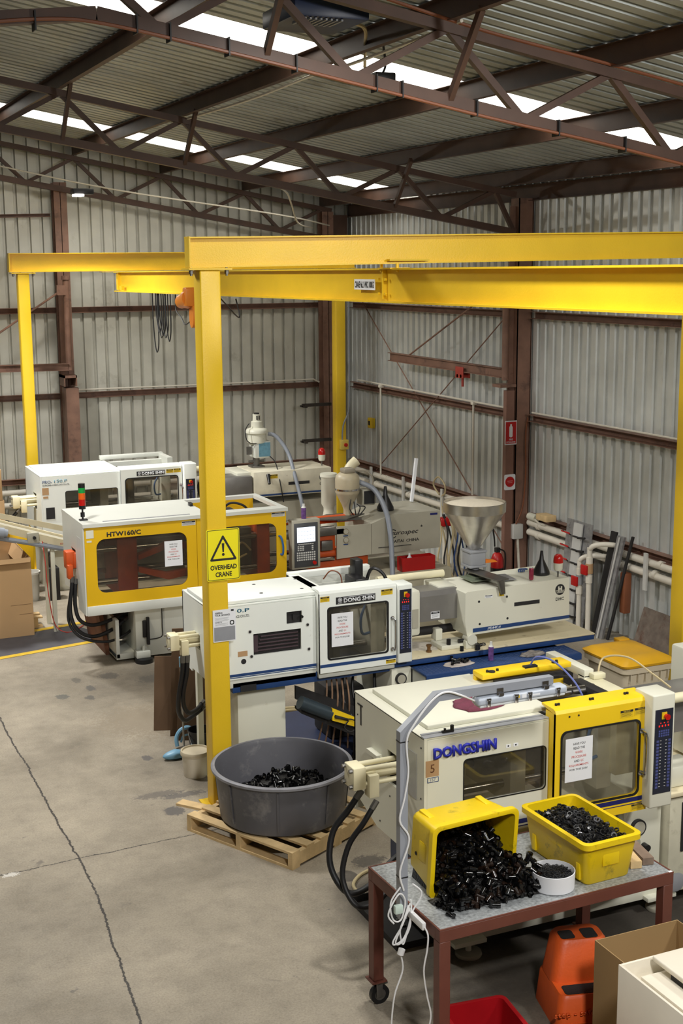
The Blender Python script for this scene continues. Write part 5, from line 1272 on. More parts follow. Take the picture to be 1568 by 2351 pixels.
hose(t2, [(3.07, 14.46, 1.04), (3.02, 14.42, .85), (2.98, 14.4, .55), (3.1, 14.36, .35), (3.4, 14.4, .25), (3.65, 14.5, .28), (3.8, 14.6, .35)], .016)
bx(3.72, 5.5, 14.3, 14.95, .05, .7, .008).build('pedestal', ow, t2)
b = B(); b.box(3.5, 3.75, 14.35, 14.9, .03, .1, .005).box(3.5, 3.54, 14.35, 14.9, .05, .5); b.build('base_tray', ow, t2)
b = B(); b.box(3.7, 3.86, 14.2, 14.34, .06, .14, .006).cyl((3.79, 14.24, .1), (3.79, 14.24, .2), .015); f_ = b.build('foot_bracket', ow, t2)
B().lathe([(0, 0), (.1, 0), (.1, .05), (.08, .06), (0, .06)], (3.79, 14.24, 0)).build('levelling_foot', G['rubber'], f_)
b = B(); b.box(3.8, 3.86, 14.27, 14.3, .28, .48, .008).box(3.84, 3.87, 14.24, 14.28, .2, .52).tube([(3.87, 14.28, .25), (4.02, 14.28, .27), (4.03, 14.28, .4), (4.03, 14.28, .66)], .006, seg=6); b.build('oil_gauge', G['dark'], t2)
b = B(); b.box(3.5, 3.75, 14.95, 15.05, .1, .7).cyl((3.55, 14.7, .5), (3.75, 14.7, .5), .08); b.build('pump_unit', G['dark'], t2)
# tower light
t = T('signal_tower', 'red amber and green stack light on the ochre guarded press', 'signal light', (3.17, 14.3, 1.70))
B().box(3.13, 3.22, 14.27, 14.33, 1.70, 1.715, .003).cyl((3.17, 14.3, 1.71), (3.17, 14.3, 1.83), .01).cyl((3.17, 14.3, 1.74), (3.17, 14.3, 1.79), .024).build('stem', G['black'], t)
for a, c_, m_ in ((1.83, 1.87, 'black'), (1.87, 1.94, 'redl'), (1.94, 2.01, 'amber'), (2.01, 2.07, 'green'), (2.07, 2.115, 'black')):
    B().cyl((3.17, 14.3, a), (3.17, 14.3, c_), .038, seg=18).build('lens', G[m_], t)
# control panel on the ochre press
c_ = bx(5.57, 5.935, 14.08, 14.2, .935, 1.53, .015).build('control_panel', G['htg'], t2)
bx(5.60, 5.90, 14.074, 14.08, .96, 1.49, .002).build('panel_face', mat('slate_panel', (72, 74, 78), .4), c_)
sc = mat('lit_screen', (222, 230, 240), .3, emit=(220, 230, 245), estr=.9)
bx(5.635, 5.865, 14.068, 14.074, 1.26, 1.44).build('screen', sc, c_)
b = B()
for i in range(6):
    for j in range(3): b.box(5.645 + i * .037, 5.665 + i * .037, 14.066, 14.068, 1.30 + j * .045, 1.3012 + j * .045)
b.build('screen_lines', G['mint'], c_)
b = B()
for r_ in range(4):
    for k in range(9):
        if k % 3 != 2 or r_ < 5: b.box(5.63 + .027 * k, 5.648 + .027 * k, 14.07, 14.074, 1.04 + r_ * .028, 1.058 + r_ * .028)
for k in range(8): b.box(5.65 + .025 * k, 5.667 + .025 * k, 14.07, 14.074, 1.232, 1.242)
for r_ in range(3):
    for k in (0, 1, 2, 6): b.box(5.64 + .03 * k, 5.66 + .03 * k, 14.07, 14.074, 1.16 + r_ * .022, 1.174 + r_ * .022)
b.build('keys', G['lgrey'], c_)
B().cyl((5.85, 14.074, 1.005), (5.85, 14.05, 1.005), .022).build('emergency_button', G['redl'], c_)
# injection unit
b = B(); b.prism([(6.2, 14.2, .985), (6.655, 14.2, 1.0), (6.655, 14.2, 1.38), (6.2, 14.2, 1.38)], (0, .02, 0))
b.prism([(6.66, 14.2, 1.0), (7.6, 14.2, 1.0), (7.6, 14.2, 1.47), (6.93, 14.2, 1.47), (6.66, 14.2, 1.38)], (0, .8, 0)); ii = b.build('injection_cover', G['htg'], t2)
text('name_lettering', 'urospec', 6.965, 1.195, .33, .055, 14.199, G['ink'], ii, .0015, bold=.005, shear=.3)
b = B(); b.tube([(6.985, 14.198, 1.265), (6.945, 14.198, 1.28), (6.905, 14.198, 1.235), (6.915, 14.198, 1.19), (6.965, 14.198, 1.18), (6.985, 14.198, 1.195)], .006, seg=6).box(6.885, 6.965, 14.195, 14.2, 1.24, 1.247).box(6.885, 6.955, 14.195, 14.2, 1.222, 1.229); b.build('initial_letter', G['ink'], ii)
b = B(); b.plate([(7.34 + .018 * (1 if k % 2 == 0 else .4) * math.cos(R(90 + k * 36)), 1.295 + .018 * (1 if k % 2 == 0 else .4) * math.sin(R(90 + k * 36))) for k in range(10)], [], 14.198, .002); b.build('star', G['ink'], ii)
text('maker_lettering', 'HAITAI  CHINA', 6.925, 1.115, .38, .036, 14.199, G['ink'], ii, .0015, bold=.015)
for z in (1.315, 1.21):
    g_ = B().cyl((6.315, 14.2, z), (6.315, 14.185, z), .036, seg=20).build('pressure_gauge', G['chrome'], ii)
    B().cyl((6.315, 14.186, z), (6.315, 14.182, z), .029, seg=20).build('dial', G['htg'], g_)
    bx(6.285, 6.345, 14.196, 14.2, z - .06, z - .048).build('gauge_label', G['blue'], ii)
bx(7.46, 7.56, 14.197, 14.2, 1.42, 1.445).build('blue_label', G['navy'], ii)
b = B(); b.box(6.75, 7.2, 14.194, 14.2, 1.07, 1.076); b.build('slot', G['ink'], ii)
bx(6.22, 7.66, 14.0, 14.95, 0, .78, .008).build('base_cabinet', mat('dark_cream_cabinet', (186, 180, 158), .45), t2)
for a, c_2 in ((6.3, 6.8), (6.84, 7.5)):
    b = B(); b.ring(rect(a, c_2, .45, .68), rect(a + .006, c_2 - .006, .456, .674), 13.997, .003); b.build('hatch_outline', G['ink'], t2)
b = B(); b.box(5.95, 6.66, 14.3, 14.85, .8, 1.0, .01).box(5.9, 6.2, 14.25, 14.6, 1.1, 1.32, .01).cyl((5.9, 14.6, 1.4), (6.6, 14.6, 1.4), .05).cyl((6.0, 14.3, 1.05), (6.6, 14.3, 1.05), .05); b.build('injection_carriage', G['orange'], t2)
b = B(); b.box(5.5, 6.3, 14.2, 14.3, 1.28, 1.36, .008).box(6.0, 6.15, 14.2, 14.28, 1.1, 1.22, .01); b.build('carriage_guard', G['dsteel'], t2)
b = B(); b.box(5.5, 6.25, 14.15, 14.9, .1, .8); b.build('dark_base', G['dark'], t2)
b = B(); b.box(6.3, 6.62, 14.4, 14.8, 1.40, 1.42).prism([(6.0, 14.5, 1.42), (6.3, 14.75, 1.42), (6.75, 14.6, 1.42), (6.4, 14.35, 1.42)], (0, 0, .015)); b.build('hopper_plate', G['dsteel'], t2)
t = T('vacuum_loader', 'beige vacuum loader with silver band on the ochre guarded press', 'material loader', (6.5, 14.6, 1.435))
b = B(); b.lathe([(0, 1.435), (.05, 1.435), (.05, 1.5), (.07, 1.56), (.14, 1.7), (.15, 1.72), (.15, 1.88), (.14, 1.93), (.1, 1.96), (0, 1.96)], (6.52, 14.6, 0), seg=26); b.build('vessel', mat('beige_loader', (196, 184, 156), .4), t)
B().lathe([(.153, 1.75), (.156, 1.75), (.156, 1.77), (.153, 1.77)], (6.52, 14.6, 0), seg=26).build('clamp_band', G['chrome'], t)
b = B(); b.box(6.45, 6.6, 14.52, 14.68, 1.96, 2.02, .02).tube([(6.6, 14.6, 1.98), (6.75, 14.55, 1.97), (6.82, 14.5, 1.88), (6.8, 14.5, 1.75)], .01, seg=6); b.build('motor_cap', mat('grey_taupe_cap', (150, 142, 126), .5), t)
b = B(); b.box(6.68, 6.85, 14.5, 14.7, 1.55, 1.75, .01); cb = b.build('control_box', G['htg'], t)
bx(6.7, 6.84, 14.494, 14.5, 1.57, 1.73).build('dark_face', G['ink'], cb)
b = B()
for k in range(4): b.tube([(6.5 + .04 * k, 14.45, 1.65 - .03 * k), (6.46 + .07 * k, 14.4, 1.55), (6.52 + .03 * k, 14.42, 1.46)], .007, seg=6)
b.build('air_lines', G['dark'], t)
b = B(); b.tube([(6.66, 14.55, 1.84), (6.8, 14.4, 1.75), (6.86, 14.2, 1.5), (6.87, 14.1, 1.2), (6.84, 14.0, .9), (6.8, 13.9, .5), (6.78, 13.9, .1)], .032, seg=10); b.build('suction_hose', G['hose'], t)
t = T('material_dryer', 'cream granulate dryer drum standing behind the beige loader', 'dryer', (6.65, 15.6, 0))
b = B(); b.lathe([(0, .2), (.11, .2), (.11, 1.1), (.07, 1.3), (.07, 1.35), (.1, 1.4), (.1, 1.74), (.115, 1.76), (.11, 1.8), (0, 1.81)], (6.70, 15.6, 0), seg=26); b.build('drum', G['cream'], t)
b = B(); b.lathe([(0, 0), (.18, 0), (.18, .2), (0, .2)], (6.7, 15.6, 0), seg=16); b.build('plinth', G['dark'], t)
b = B(); b.tube([(6.8, 15.6, 1.66), (6.92, 15.6, 1.74), (7.0, 15.6, 1.86), (7.1, 15.6, 1.94)], .05, seg=12, rr=(.04, .07)); b.build('air_horn', G['pipe'], t)

# ================================================================ work table
TB = T('work_table', 'brown steel work table with galvanised top on castors in the foreground', 'table', (3.15, 5.86, 0), rotz=R(1.6))
L_, W_, H_ = 1.60, .87, .89
galv = mat('spangled_galvanised_top', (172, 176, 178), .45, .3, var=.4, scale=55, dirt=(126, 130, 132), dirt_amt=.4, dscale=6)
tm = mat('table_brown_paint', (108, 62, 50), .5, var=.12)
bx(.012, L_ - .012, .012, W_ - .012, H_ - .006, H_, .001, 1).build('table_top', galv, TB)
b = B()
for x0, x1, y0, y1 in ((0, L_, 0, .05), (0, L_, W_ - .05, W_), (0, .05, .05, W_ - .05), (L_ - .05, L_, .05, W_ - .05)): b.box(x0, x1, y0, y1, H_ - .075, H_ - .0065, .002, 1)
b.box(0, L_, 0, .01, H_ - .0065, H_ + .001).box(0, L_, W_ - .01, W_, H_ - .0065, H_ + .001).box(0, .01, .01, W_ - .01, H_ - .0065, H_ + .001).box(L_ - .01, L_, .01, W_ - .01, H_ - .0065, H_ + .001)
b.build('apron', tm, TB)
for (x, y) in ((0, 0), (0, W_ - .07), (L_ - .07, 0), (L_ - .07, W_ - .07)):
    lg = bx(x + .0005, x + .07, y + .0005, y + .07, .17, H_ - .075, .003, 1).build('leg', tm, TB)
    b = B(); b.box(x - .015, x + .085, y - .015, y + .085, .158, .168); b.build('castor_plate', tm, lg)
    cx, cy = x + .055, y + .035
    b = B(); b.cyl((cx, cy - .016, .062), (cx, cy + .016, .062), .062, seg=24); wl = b.build('castor_wheel', G['rubber'], lg)
    b = B(); b.cyl((cx, cy - .018, .062), (cx, cy + .018, .062), .036, seg=20).box(cx - .03, cx + .012, cy - .027, cy - .022, .05, .15, .002).box(cx - .03, cx + .012, cy + .022, cy + .027, .05, .15, .002).box(cx - .035, cx + .02, cy - .027, cy + .027, .145, .158, .002).box(cx + .01, cx + .05, cy - .02, cy + .02, .125, .14, .003); b.build('castor_fork', G['dsteel'], lg)
bx(L_ - .03, L_ - .006, .004, .02, H_ + .001, H_ + .003).build('tape_patch', G['paper'], TB)

# lamp on a bent square post clamped to the table
t = T('task_lamp', 'grey bent square post with strip light reaching over the front press', 'lamp', (3.09, 6.2, .89))
gp = mat('grey_post_paint', (150, 154, 162), .4, var=.05)
def sqbar(b, pts, s):
    for p0, p1 in zip(pts, pts[1:]):
        p0, p1 = Vector(p0), Vector(p1); d = (p1 - p0).normalized(); side = Vector((0, 1, 0)); up = d.cross(side).normalized()
        b.prism([p0 + side * u + up * v for u, v in ((-s, -s), (s, -s), (s, s), (-s, s))], p1 - p0)
b = B(); s_ = .024
def corner(p, q, r_, s):  # mitred square section path in the plane y = const
    pass
P_ = [Vector((3.09, 6.2, .82)), Vector((3.09, 6.2, 1.92)), Vector((3.30, 6.2, 2.10)), Vector((4.05, 6.2, 2.095))]
rings = []
for i, p in enumerate(P_):
    d0 = (P_[i] - P_[i - 1]).normalized() if i else (P_[1] - P_[0]).normalized()
    d1 = (P_[i + 1] - P_[i]).normalized() if i < len(P_) - 1 else d0
    tdir = (d0 + d1).normalized(); n_ = Vector((0, 1, 0)).cross(tdir); k = 1 / max(.3, n_.dot(Vector((0, 1, 0)).cross(d1)))
    rings.append([p + Vector((0, a * s_, 0)) + n_ * c_ * s_ * k for a, c_ in ((-1, -1), (1, -1), (1, 1), (-1, 1))])
vs = [[b.bm.verts.new(v) for v in r_] for r_ in rings]
for a, c_ in zip(vs, vs[1:]):
    for k in range(4): b.bm.faces.new((a[k], a[(k + 1) % 4], c_[(k + 1) % 4], c_[k]))
b.bm.faces.new(vs[0][::-1]); b.bm.faces.new(vs[-1])
bmesh.ops.recalc_face_normals(b.bm, faces=b.bm.faces[:])
b.build('post', gp, t)
lb = mat('pale_grey_batten', (186, 194, 206), .35, var=.04)
b = B()
def capsule(b, x0, x1, y, z, w, h, seg=10, tilt=0):
    nb = bmesh.new(); rg = []
    for i in range(9):
        u = i / 8; x = x0 + (x1 - x0) * u
        rg.append(x)
    b.box(x0, x1, y - w / 2, y + w / 2, z - h / 2, z + h / 2, min(w, h) * .35, 3)
capsule(b, 3.545, 4.14, 6.2, 2.035, .085, .05); fx = b.build('batten_body', lb, t)
b = B(); b.box(3.56, 4.125, 6.163, 6.237, 2.0, 2.015, .006); b.build('diffuser', mat('milky_diffuser', (210, 214, 214), .3, var=.03), fx)
for x in (3.60, 3.78, 3.87, 4.06):
    b = B(); b.box(x, x + .022, 6.148, 6.158, 2.005, 2.045, .002).box(x - .004, x + .026, 6.15, 6.16, 2.04, 2.055, .002); b.build('clip', G['chrome'], fx)
for x in (3.68, 3.98):
    b = B(); b.box(x, x + .03, 6.155, 6.245, 2.058, 2.074).box(x - .006, x + .036, 6.172, 6.176, 2.06, 2.1); b.build('mounting_strap', G['chrome'], t)
b = B(); b.box(3.83, 3.86, 6.1565, 6.1575, 2.026, 2.05).box(3.9, 3.95, 6.1565, 6.1575, 2.03, 2.04); b.split('rating_label', G['paper'], fx)
bx(3.8, 3.815, 6.1562, 6.1572, 2.03, 2.046).build('warning_sticker', G['noty'], fx)
b = B(); b.tube([(3.55, 6.2, 2.035), (3.45, 6.17, 2.09), (3.34, 6.16, 2.13), (3.25, 6.16, 2.09), (3.15, 6.16, 1.98), (3.1, 6.165, 1.88), (3.112, 6.168, 1.7), (3.09, 6.17, 1.55), (3.06, 6.168, 1.42), (3.118, 6.168, 1.3), (3.06, 6.166, 1.12), (3.085, 6.168, 1.0)], .006, seg=6); b.build('white_flex', G['pwhite'], t)
for z in (1.87, 1.07):
    b = B(); b.ring(rect(3.062, 3.118, z, z + .006), rect(3.0655, 3.1145, z + .001, z + .005), 6.17, .06) if False else b.box(3.0645, 3.1155, 6.1735, 6.2265, z, z + .006); b.build('cable_tie', G['rubber'], t)
t = T('cable_coil', 'white extension cord coiled and hanging from the table edge beside the lamp post', 'cord', (3.05, 6.17, .7))
b = B()
b.tube([(3.05, 6.14, 1.04), (2.99, 6.14, .96), (3.0, 6.13, .86), (3.05, 6.13, .85), (3.08, 6.14, .95), (3.04, 6.14, 1.0), (2.97, 6.13, .9), (3.0, 6.12, .84)], .005, seg=6)
b.tube([(3.11, 6.14, .93), (3.06, 6.13, .82), (2.99, 6.11, .74), (3.0, 6.1, .725), (3.06, 6.11, .75), (3.11, 6.13, .85), (3.115, 6.14, .95)], .005, seg=6)
b.tube([(3.12, 6.14, .92), (3.1, 6.12, .8), (3.04, 6.1, .73), (3.0, 6.1, .735), (3.05, 6.12, .82), (3.1, 6.14, .92)], .005, seg=6)
b.tube([(3.12, 6.13, 1.05), (3.17, 6.12, 1.0), (3.16, 6.12, .95), (3.12, 6.13, .88), (3.08, 6.12, .76), (3.05, 6.11, .71), (3.04, 6.12, .8), (3.1, 6.13, .9)], .005, seg=6)
b.build('coil', G['pwhite'], t)
bx(3.0, 3.05, 6.1, 6.13, .9, .95, .006).build('plug_block', mat('mint_white_plug', (214, 232, 222), .4), t)
B().cyl((3.03, 6.08, .70), (3.02, 6.08, .67), .02).build('connector', G['pwhite'], t)
B().tube([(3.02, 6.08, .68), (3.03, 6.07, .58), (2.97, 6.05, .45), (2.94, 6.03, .28), (2.93, 6.0, .12), (2.9, 5.95, .006), (2.85, 5.8, .006)], .005, seg=6).build('floor_lead', G['pwhite'], t)
t = T('power_board', 'white power board on the left edge of the work table with cord hanging down', 'power board', (3.12, 6.1, .84))
b = bx(3.105, 3.13, 5.98, 6.21, .84, .885, .006).build('housing', G['pwhite'], t)
B().tube([(3.12, 5.98, .86), (3.12, 5.94, .83), (3.11, 5.93, .75), (3.09, 5.93, .63), (3.11, 5.93, .48), (3.13, 5.92, .36), (3.11, 5.92, .25), (3.08, 5.9, .1), (3.05, 5.8, .006), (3.0, 5.7, .006)], .005, seg=6).build('lead', G['pwhite'], t)

# ---------------------------------------------------------------- crates
def crate(name, label, M, L, W, H, mt, lip=.022, group=None):
    """stackable plastic crate, open at local +z; M places it"""
    t = bpy.data.objects.new(name, None); COL.objects.link(t); t.matrix_world = M; tag(t, label, 'crate', group); WL[t.name] = Vector((0, 0, 0))
    nb = bmesh.new(); th = .006
    def loop(l, w, z, r): return [nb.verts.new((x, y, z)) for x, y in rr(-l / 2, l / 2, -w / 2, w / 2, r, 4)]
    tp_ = .05
    lv = [loop(L - 2 * tp_ - .02, W - 2 * tp_ - .02, 0, .03), loop(L - 2 * tp_, W - 2 * tp_, .012, .035), loop(L - 2 * lip, W - 2 * lip, H - .035, .035), loop(L, W, H - .033, .045), loop(L, W, H, .045), loop(L - .016, W - .016, H + .004, .045),
          loop(L - 2 * lip - .012, W - 2 * lip - .012, H + .002, .035), loop(L - 2 * lip - .016, W - 2 * lip - .016, H - .03, .035), loop(L - 2 * tp_ - 2 * th, W - 2 * tp_ - 2 * th, .016, .03)]
    n_ = len(lv[0])
    for a, c_ in zip(lv, lv[1:]):
        for k in range(n_):
            f = nb.faces.new((a[k], a[(k + 1) % n_], c_[(k + 1) % n_], c_[k])); f.smooth = True
    nb.faces.new(lv[0][::-1]); nb.faces.new(lv[-1])
    b = B(); b.merge(nb); o = b.build('body', mt, t); o.modifiers.new('b', 'EDGE_SPLIT').split_angle = R(40)
    b = B()
    for s_ in (-1, 1):   # moulded hand grips and corner bosses
        b.box(-.07, .07, s_ * (W / 2 - lip - .012) - .003, s_ * (W / 2 - lip - .012) + .003, H * .55, H * .78, .005)
        b.box(s_ * (L / 2 - lip - .01) - .003, s_ * (L / 2 - lip - .01) + .003, -.06, .06, H * .4, H * .75, .005)
    b.split('hand_grip', mt, t)
    b = B()
    for s_ in (-1, 1):
        for u in (-1, 1): b.box(s_ * L * .33 - .02, s_ * L * .33 + .02, u * (W / 2 - .045) - .012, u * (W / 2 - .045) + .012, .02, H * .45, .006)
    b.split('corner_rib', mt, t)
    return t
# tipped crate: opening faces the camera side (-y), resting on its long side
M1_ = Matrix.Translation((3.545, 6.52, 1.13)) @ Matrix.Rotation(R(5), 4, 'Z') @ Matrix.Rotation(R(95), 4, 'X')
crate('storage_crate', 'yellow crate tipped on its side spilling black fittings over the work table', M1_, .60, .46, .30, G['crate'])
M2_ = Matrix.Translation((4.315, 6.26, .891)) @ Matrix.Rotation(R(2.5), 4, 'Z') @ Matrix.Rotation(R(90), 4, 'Z')
crate('storage_crate', 'upright yellow crate full of black hexagonal nuts on the work table', M2_, .68, .42, .275, G['crate'])
M3_ = Matrix.Translation((3.42, 5.74, .001)) @ Matrix.Rotation(R(-6), 4, 'Z') @ Matrix.Rotation(R(90), 4, 'Z')
crate('storage_crate', 'empty dark red plastic crate on the floor under the work table', M3_, .62, .42, .3, mat('dark_red_crate', (160, 18, 26), .35, var=.1))

# ---------------------------------------------------------------- small parts
def elbow_mesh():
    b = B()
    def pipe(p0, p1, r0, r1):
        b.cyl(p0, p1, r0, r1, seg=12, cap=False)
    pipe((0, 0, 0), (.036, 0, 0), .0115, .0115); pipe((.036, 0, 0), (.036, 0, .026), .0105, .0105)
    b.cyl((-.004, 0, 0), (.012, 0, 0), .0145, .0145, seg=12, cap=False); b.cyl((.036, 0, .014), (.036, 0, .028), .0135, .0135, seg=12, cap=False)
    b.cyl((0, 0, 0), (.0365, 0, 0), .0085, seg=10, cap=True)
    b.cyl((.036, 0, -.011), (.036, 0, .024), .009, seg=10)
    return b
def straight_mesh():
    b = B(); b.cyl((-.026, 0, 0), (.026, 0, 0), .0105, seg=12, cap=False).cyl((-.026, 0, 0), (-.008, 0, 0), .0135, seg=12, cap=False).cyl((-.02, 0, 0), (.022, 0, 0), .008, seg=10)
    return b
def nut_mesh(hexa=True):
    b = B(); n_ = 6 if hexa else 14
    b.plate(ngon(0, 0, .019, n_), [ngon(0, 0, .0115, 12)], -.004, .008, 'z'); return b
def oring_mesh():
    b = B(); nb = bmesh.new(); R0, r0 = .0115, .0016
    rg = []
    for i in range(14):
        a = 2 * math.pi * i / 14
        rg.append([nb.verts.new(((R0 + r0 * math.cos(c_)) * math.cos(a), (R0 + r0 * math.cos(c_)) * math.sin(a), r0 * math.sin(c_))) for c_ in (0, math.pi / 2, math.pi, 3 * math.pi / 2)])
    for i in range(14):
        for k in range(4):
            f = nb.faces.new((rg[i][k], rg[i][(k + 1) % 4], rg[(i + 1) % 14][(k + 1) % 4], rg[(i + 1) % 14][k])); f.smooth = True
    b.merge(nb); return b
def mesh_of(bld, name, mt):
    me = bpy.data.meshes.new(name); bld.bm.to_mesh(me); bld.bm.free(); me.materials.append(mt); return me
ME = {'e1': mesh_of(elbow_mesh(), 'elbow', G['fit']), 'e2': mesh_of(elbow_mesh(), 'elbow', G['fitb']), 's1': mesh_of(straight_mesh(), 'sleeve', G['fit']),
      'n1': mesh_of(nut_mesh(), 'nut', mat('black_nut', (24, 24, 26), .3, var=.2)), 'n2': mesh_of(nut_mesh(), 'nut', mat('grey_nut', (96, 96, 100), .3, .5, var=.2)), 'o1': mesh_of(oring_mesh(), 'ring', mat('black_oring', (32, 33, 36), .4, var=.2))}
def scatter(n, name, label, cat, group, keys, pos, tilt=3.14, scale=(1, 1.15)):
    for i in range(n):
        p = pos(i)
        o = bpy.data.objects.new(name, ME[random.choice(keys)]); COL.objects.link(o)
        o.location = p; o.rotation_euler = (random.uniform(-tilt, tilt), random.uniform(-tilt, tilt), random.uniform(0, 6.28))
        k = random.uniform(*scale); o.scale = (k, k, k)
        tag(o, label, cat, group)
# heap spilling from the tipped crate
def heap(x, y):
    """height of the spilled heap above the table"""
    cx, cy = 3.60, 6.42
    fx = max(0, 1 - ((x - (3.62 + (6.3 - y) * .15)) / (.36 + max(0, 6.3 - y) * .15)) ** 2)
    fy = min(1, max(0, (y - 5.98) / .42))
    return .27 * (fx ** .55) * (fy ** .8)
nb = bmesh.new(); g_ = []
nx, ny = 26, 20
for i in range(nx + 1):
    row = []
    for j in range(ny + 1):
        x = 3.25 + .7 * i / nx; y = 6.0 + .5 * j / ny; inside_x = 3.31 < x < 3.80 or y < 6.18
        row.append(nb.verts.new((x, y, .892 + max(0, heap(x, y) - .02 + random.uniform(-.008, .008)) * (1 if inside_x else 0))))
    g_.append(row)
for i in range(nx):
    for j in range(ny):
        if max(v.co.z for v in (g_[i][j], g_[i + 1][j], g_[i + 1][j + 1], g_[i][j + 1])) > .90:
            nb.faces.new((g_[i][j], g_[i + 1][j], g_[i + 1][j + 1], g_[i][j + 1]))
bmesh.ops.delete(nb, geom=[v for v in nb.verts if not v.link_faces], context='VERTS')
b = B(); b.merge(nb); o = b.build('fitting_heap', mat('buried_black_fittings', (16, 14, 13), .4, var=.5, scale=60, bump=.9, bscale=70))
tag(o, 'mass of black fittings buried inside the spilled heap at the tipped crate', 'fittings'); o['kind'] = 'stuff'
def heap_pos(i):
    while True:
        x = random.uniform(3.26, 3.96); y = random.uniform(5.99, 6.50)
        h = heap(x, y)
        if h < .012 and random.random() < .9: continue
        if y > 6.2 and not (3.31 < x < 3.80): continue
        return (x, y, .892 + max(.014, h + random.uniform(-.004, .018)))
scatter(280, 'pipe_fitting', 'black plastic pipe elbow in the heap spilling from the tipped yellow crate', 'pipe fitting', 'fittings spilling from the tipped crate', ['e1', 'e1', 'e1', 'e2', 's1'], heap_pos, scale=(1.05, 1.35))
o = bpy.data.objects.new('pipe_fitting', ME['e1']); COL.objects.link(o); o.location = (3.58, 5.955, .906); o.rotation_euler = (0, 0, R(160)); o.scale = (1.3, 1.3, 1.3)
tag(o, 'single black elbow fitting lying apart near the front edge of the work table', 'pipe fitting')
b = B(); b.tube([(3.28, 6.09, .9), (3.36, 6.06, .898)], .004, seg=5, sub=1).tube([(3.27, 6.07, .9), (3.33, 6.1, .899)], .003, seg=5, sub=1)
tag(b.build('cable_tie_offcuts', G['rubber']), 'black cable tie offcuts beside the left corner of the tipped crate', 'cable ties')
# nuts in the upright crate
def crate_pos(i):
    u, v = random.uniform(-.28, .28), random.uniform(-.15, .15)
    p = M2_ @ Vector((u, v, 0)); hh = .226 + .03 * (1 - (u / .29) ** 2) * (1 - (v / .16) ** 2)
    return (p.x, p.y, .891 + hh + random.uniform(-.004, .012))
b = B(); nb = bmesh.new(); g_ = []
for i in range(17):
    row = []
    for j in range(9):
        u = -.285 + .57 * i / 16; v = -.155 + .31 * j / 8; p = M2_ @ Vector((u, v, 0))
        row.append(nb.verts.new((p.x, p.y, .891 + .214 + .03 * (1 - (u / .29) ** 2) * (1 - (v / .16) ** 2) + random.uniform(-.006, .006))))
    g_.append(row)
for i in range(16):
    for j in range(8): nb.faces.new((g_[i][j], g_[i + 1][j], g_[i + 1][j + 1], g_[i][j + 1]))
b.merge(nb); o = b.build('nut_mass', MATS['buried_black_fittings']); tag(o, 'mass of black nuts filling the upright yellow crate', 'nuts'); o['kind'] = 'stuff'
scatter(290, 'hexagonal_nut', 'black plastic ring nut lying in the upright yellow crate', 'nut', 'nuts in the upright yellow crate', ['n1'] * 9 + ['n2'], crate_pos, tilt=.7, scale=(.85, 1.2))
# white ring tub of o-rings
t = T('round_tub', 'round white tub of black rings on the work table between the crates', 'tub', (3.995, 6.05, .891))
b = B(); b.lathe([(0, 0), (.118, 0), (.125, .004), (.128, .105), (.124, .106), (.12, .008), (0, .006)], (3.995, 6.05, .891), seg=36); b.build('wall', G['paper'], t)
b = B(); b.lathe([(.119, .072), (.09, .08), (.04, .093), (0, .096)], (3.995, 6.05, .891), seg=24); o = b.build('ring_mass', MATS['buried_black_fittings']); tag(o, 'mass of small black rings filling the round white tub', 'rings'); o['kind'] = 'stuff'
def ring_pos(i):
    a = random.uniform(0, 6.28); r_ = .108 * math.sqrt(random.random())
    return (3.995 + r_ * math.cos(a), 6.05 + r_ * math.sin(a), .891 + .076 + .024 * (1 - r_ / .12) + random.uniform(0, .006))
scatter(290, 'rubber_ring', 'thin black rubber ring in the round white tub', 'rubber ring', 'rubber rings in the white tub', ['o1'], ring_pos, tilt=.6, scale=(.8, 1.2))
# timber blocks
for i, (p0, p1, lb, c_) in enumerate([((4.57, 6.03), (4.65, 6.34), 'pale rough timber block beside the upright yellow crate', 'wood'), ((4.665, 6.04), (4.73, 6.36), 'grey weathered timber block at the right end of the work table', 'grey')]):
    d = Vector((p1[0] - p0[0], p1[1] - p0[1], 0)); s_ = Vector((d.y, -d.x, 0)).normalized() * .035
    b = B(); P0 = Vector((p0[0], p0[1], .893)); b.prism([P0 - s_, P0 + s_, P0 + s_ + Vector((0, 0, .045)), P0 - s_ + Vector((0, 0, .045))], d)
    tag(b.build('timber_block', G['wood'] if i == 0 else mat('weathered_timber', (138, 118, 102), .8, var=.25, scale=12)), lb, 'timber')

# ---------------------------------------------------------------- tub on the pallet
def pallet(label, A, u, v, Lu, Lv, mt, zs=0, nb_=7):
    u = Vector((*u, 0)).normalized(); v = Vector((*v, 0)).normalized(); A = Vector((*A, zs))
    t = T('timber_pallet', label, 'pallet', A)
    def blk(b, a0, a1, b0, b1, z0, z1):
        p = A + u * a0 + v * b0 + Vector((0, 0, z0))
        b.prism([p, p + u * (a1 - a0), p + u * (a1 - a0) + v * (b1 - b0), p + v * (b1 - b0)], (0, 0, z1 - z0))
    for k in range(nb_):   # top boards run along u
        c_ = (Lv - .09) * k / (nb_ - 1); b = B(); blk(b, 0, Lu, c_, c_ + .09, .12, .138); b.build('deck_board', mt, t)
    for k in range(3):
        c_ = (Lu - .045) * k / 2; b = B(); blk(b, c_, c_ + .045, .0, Lv, .02, .12); b.build('bearer', mt, t)
    for k in range(3):
        c_ = (Lv - .09) * k / 2; b = B(); blk(b, 0, Lu, c_, c_ + .09, 0, .02); b.build('deck_board', mt, t)
    return t
pallet('pale timber pallet on the floor under the round grey tub', (3.365, 8.59), (-.44, .898), (.885, .466), 1.14, 1.1, G['wood'])
t = T('round_tub', 'big round dark grey plastic tub standing on the timber pallet', 'tub', (3.575, 9.32, .14))
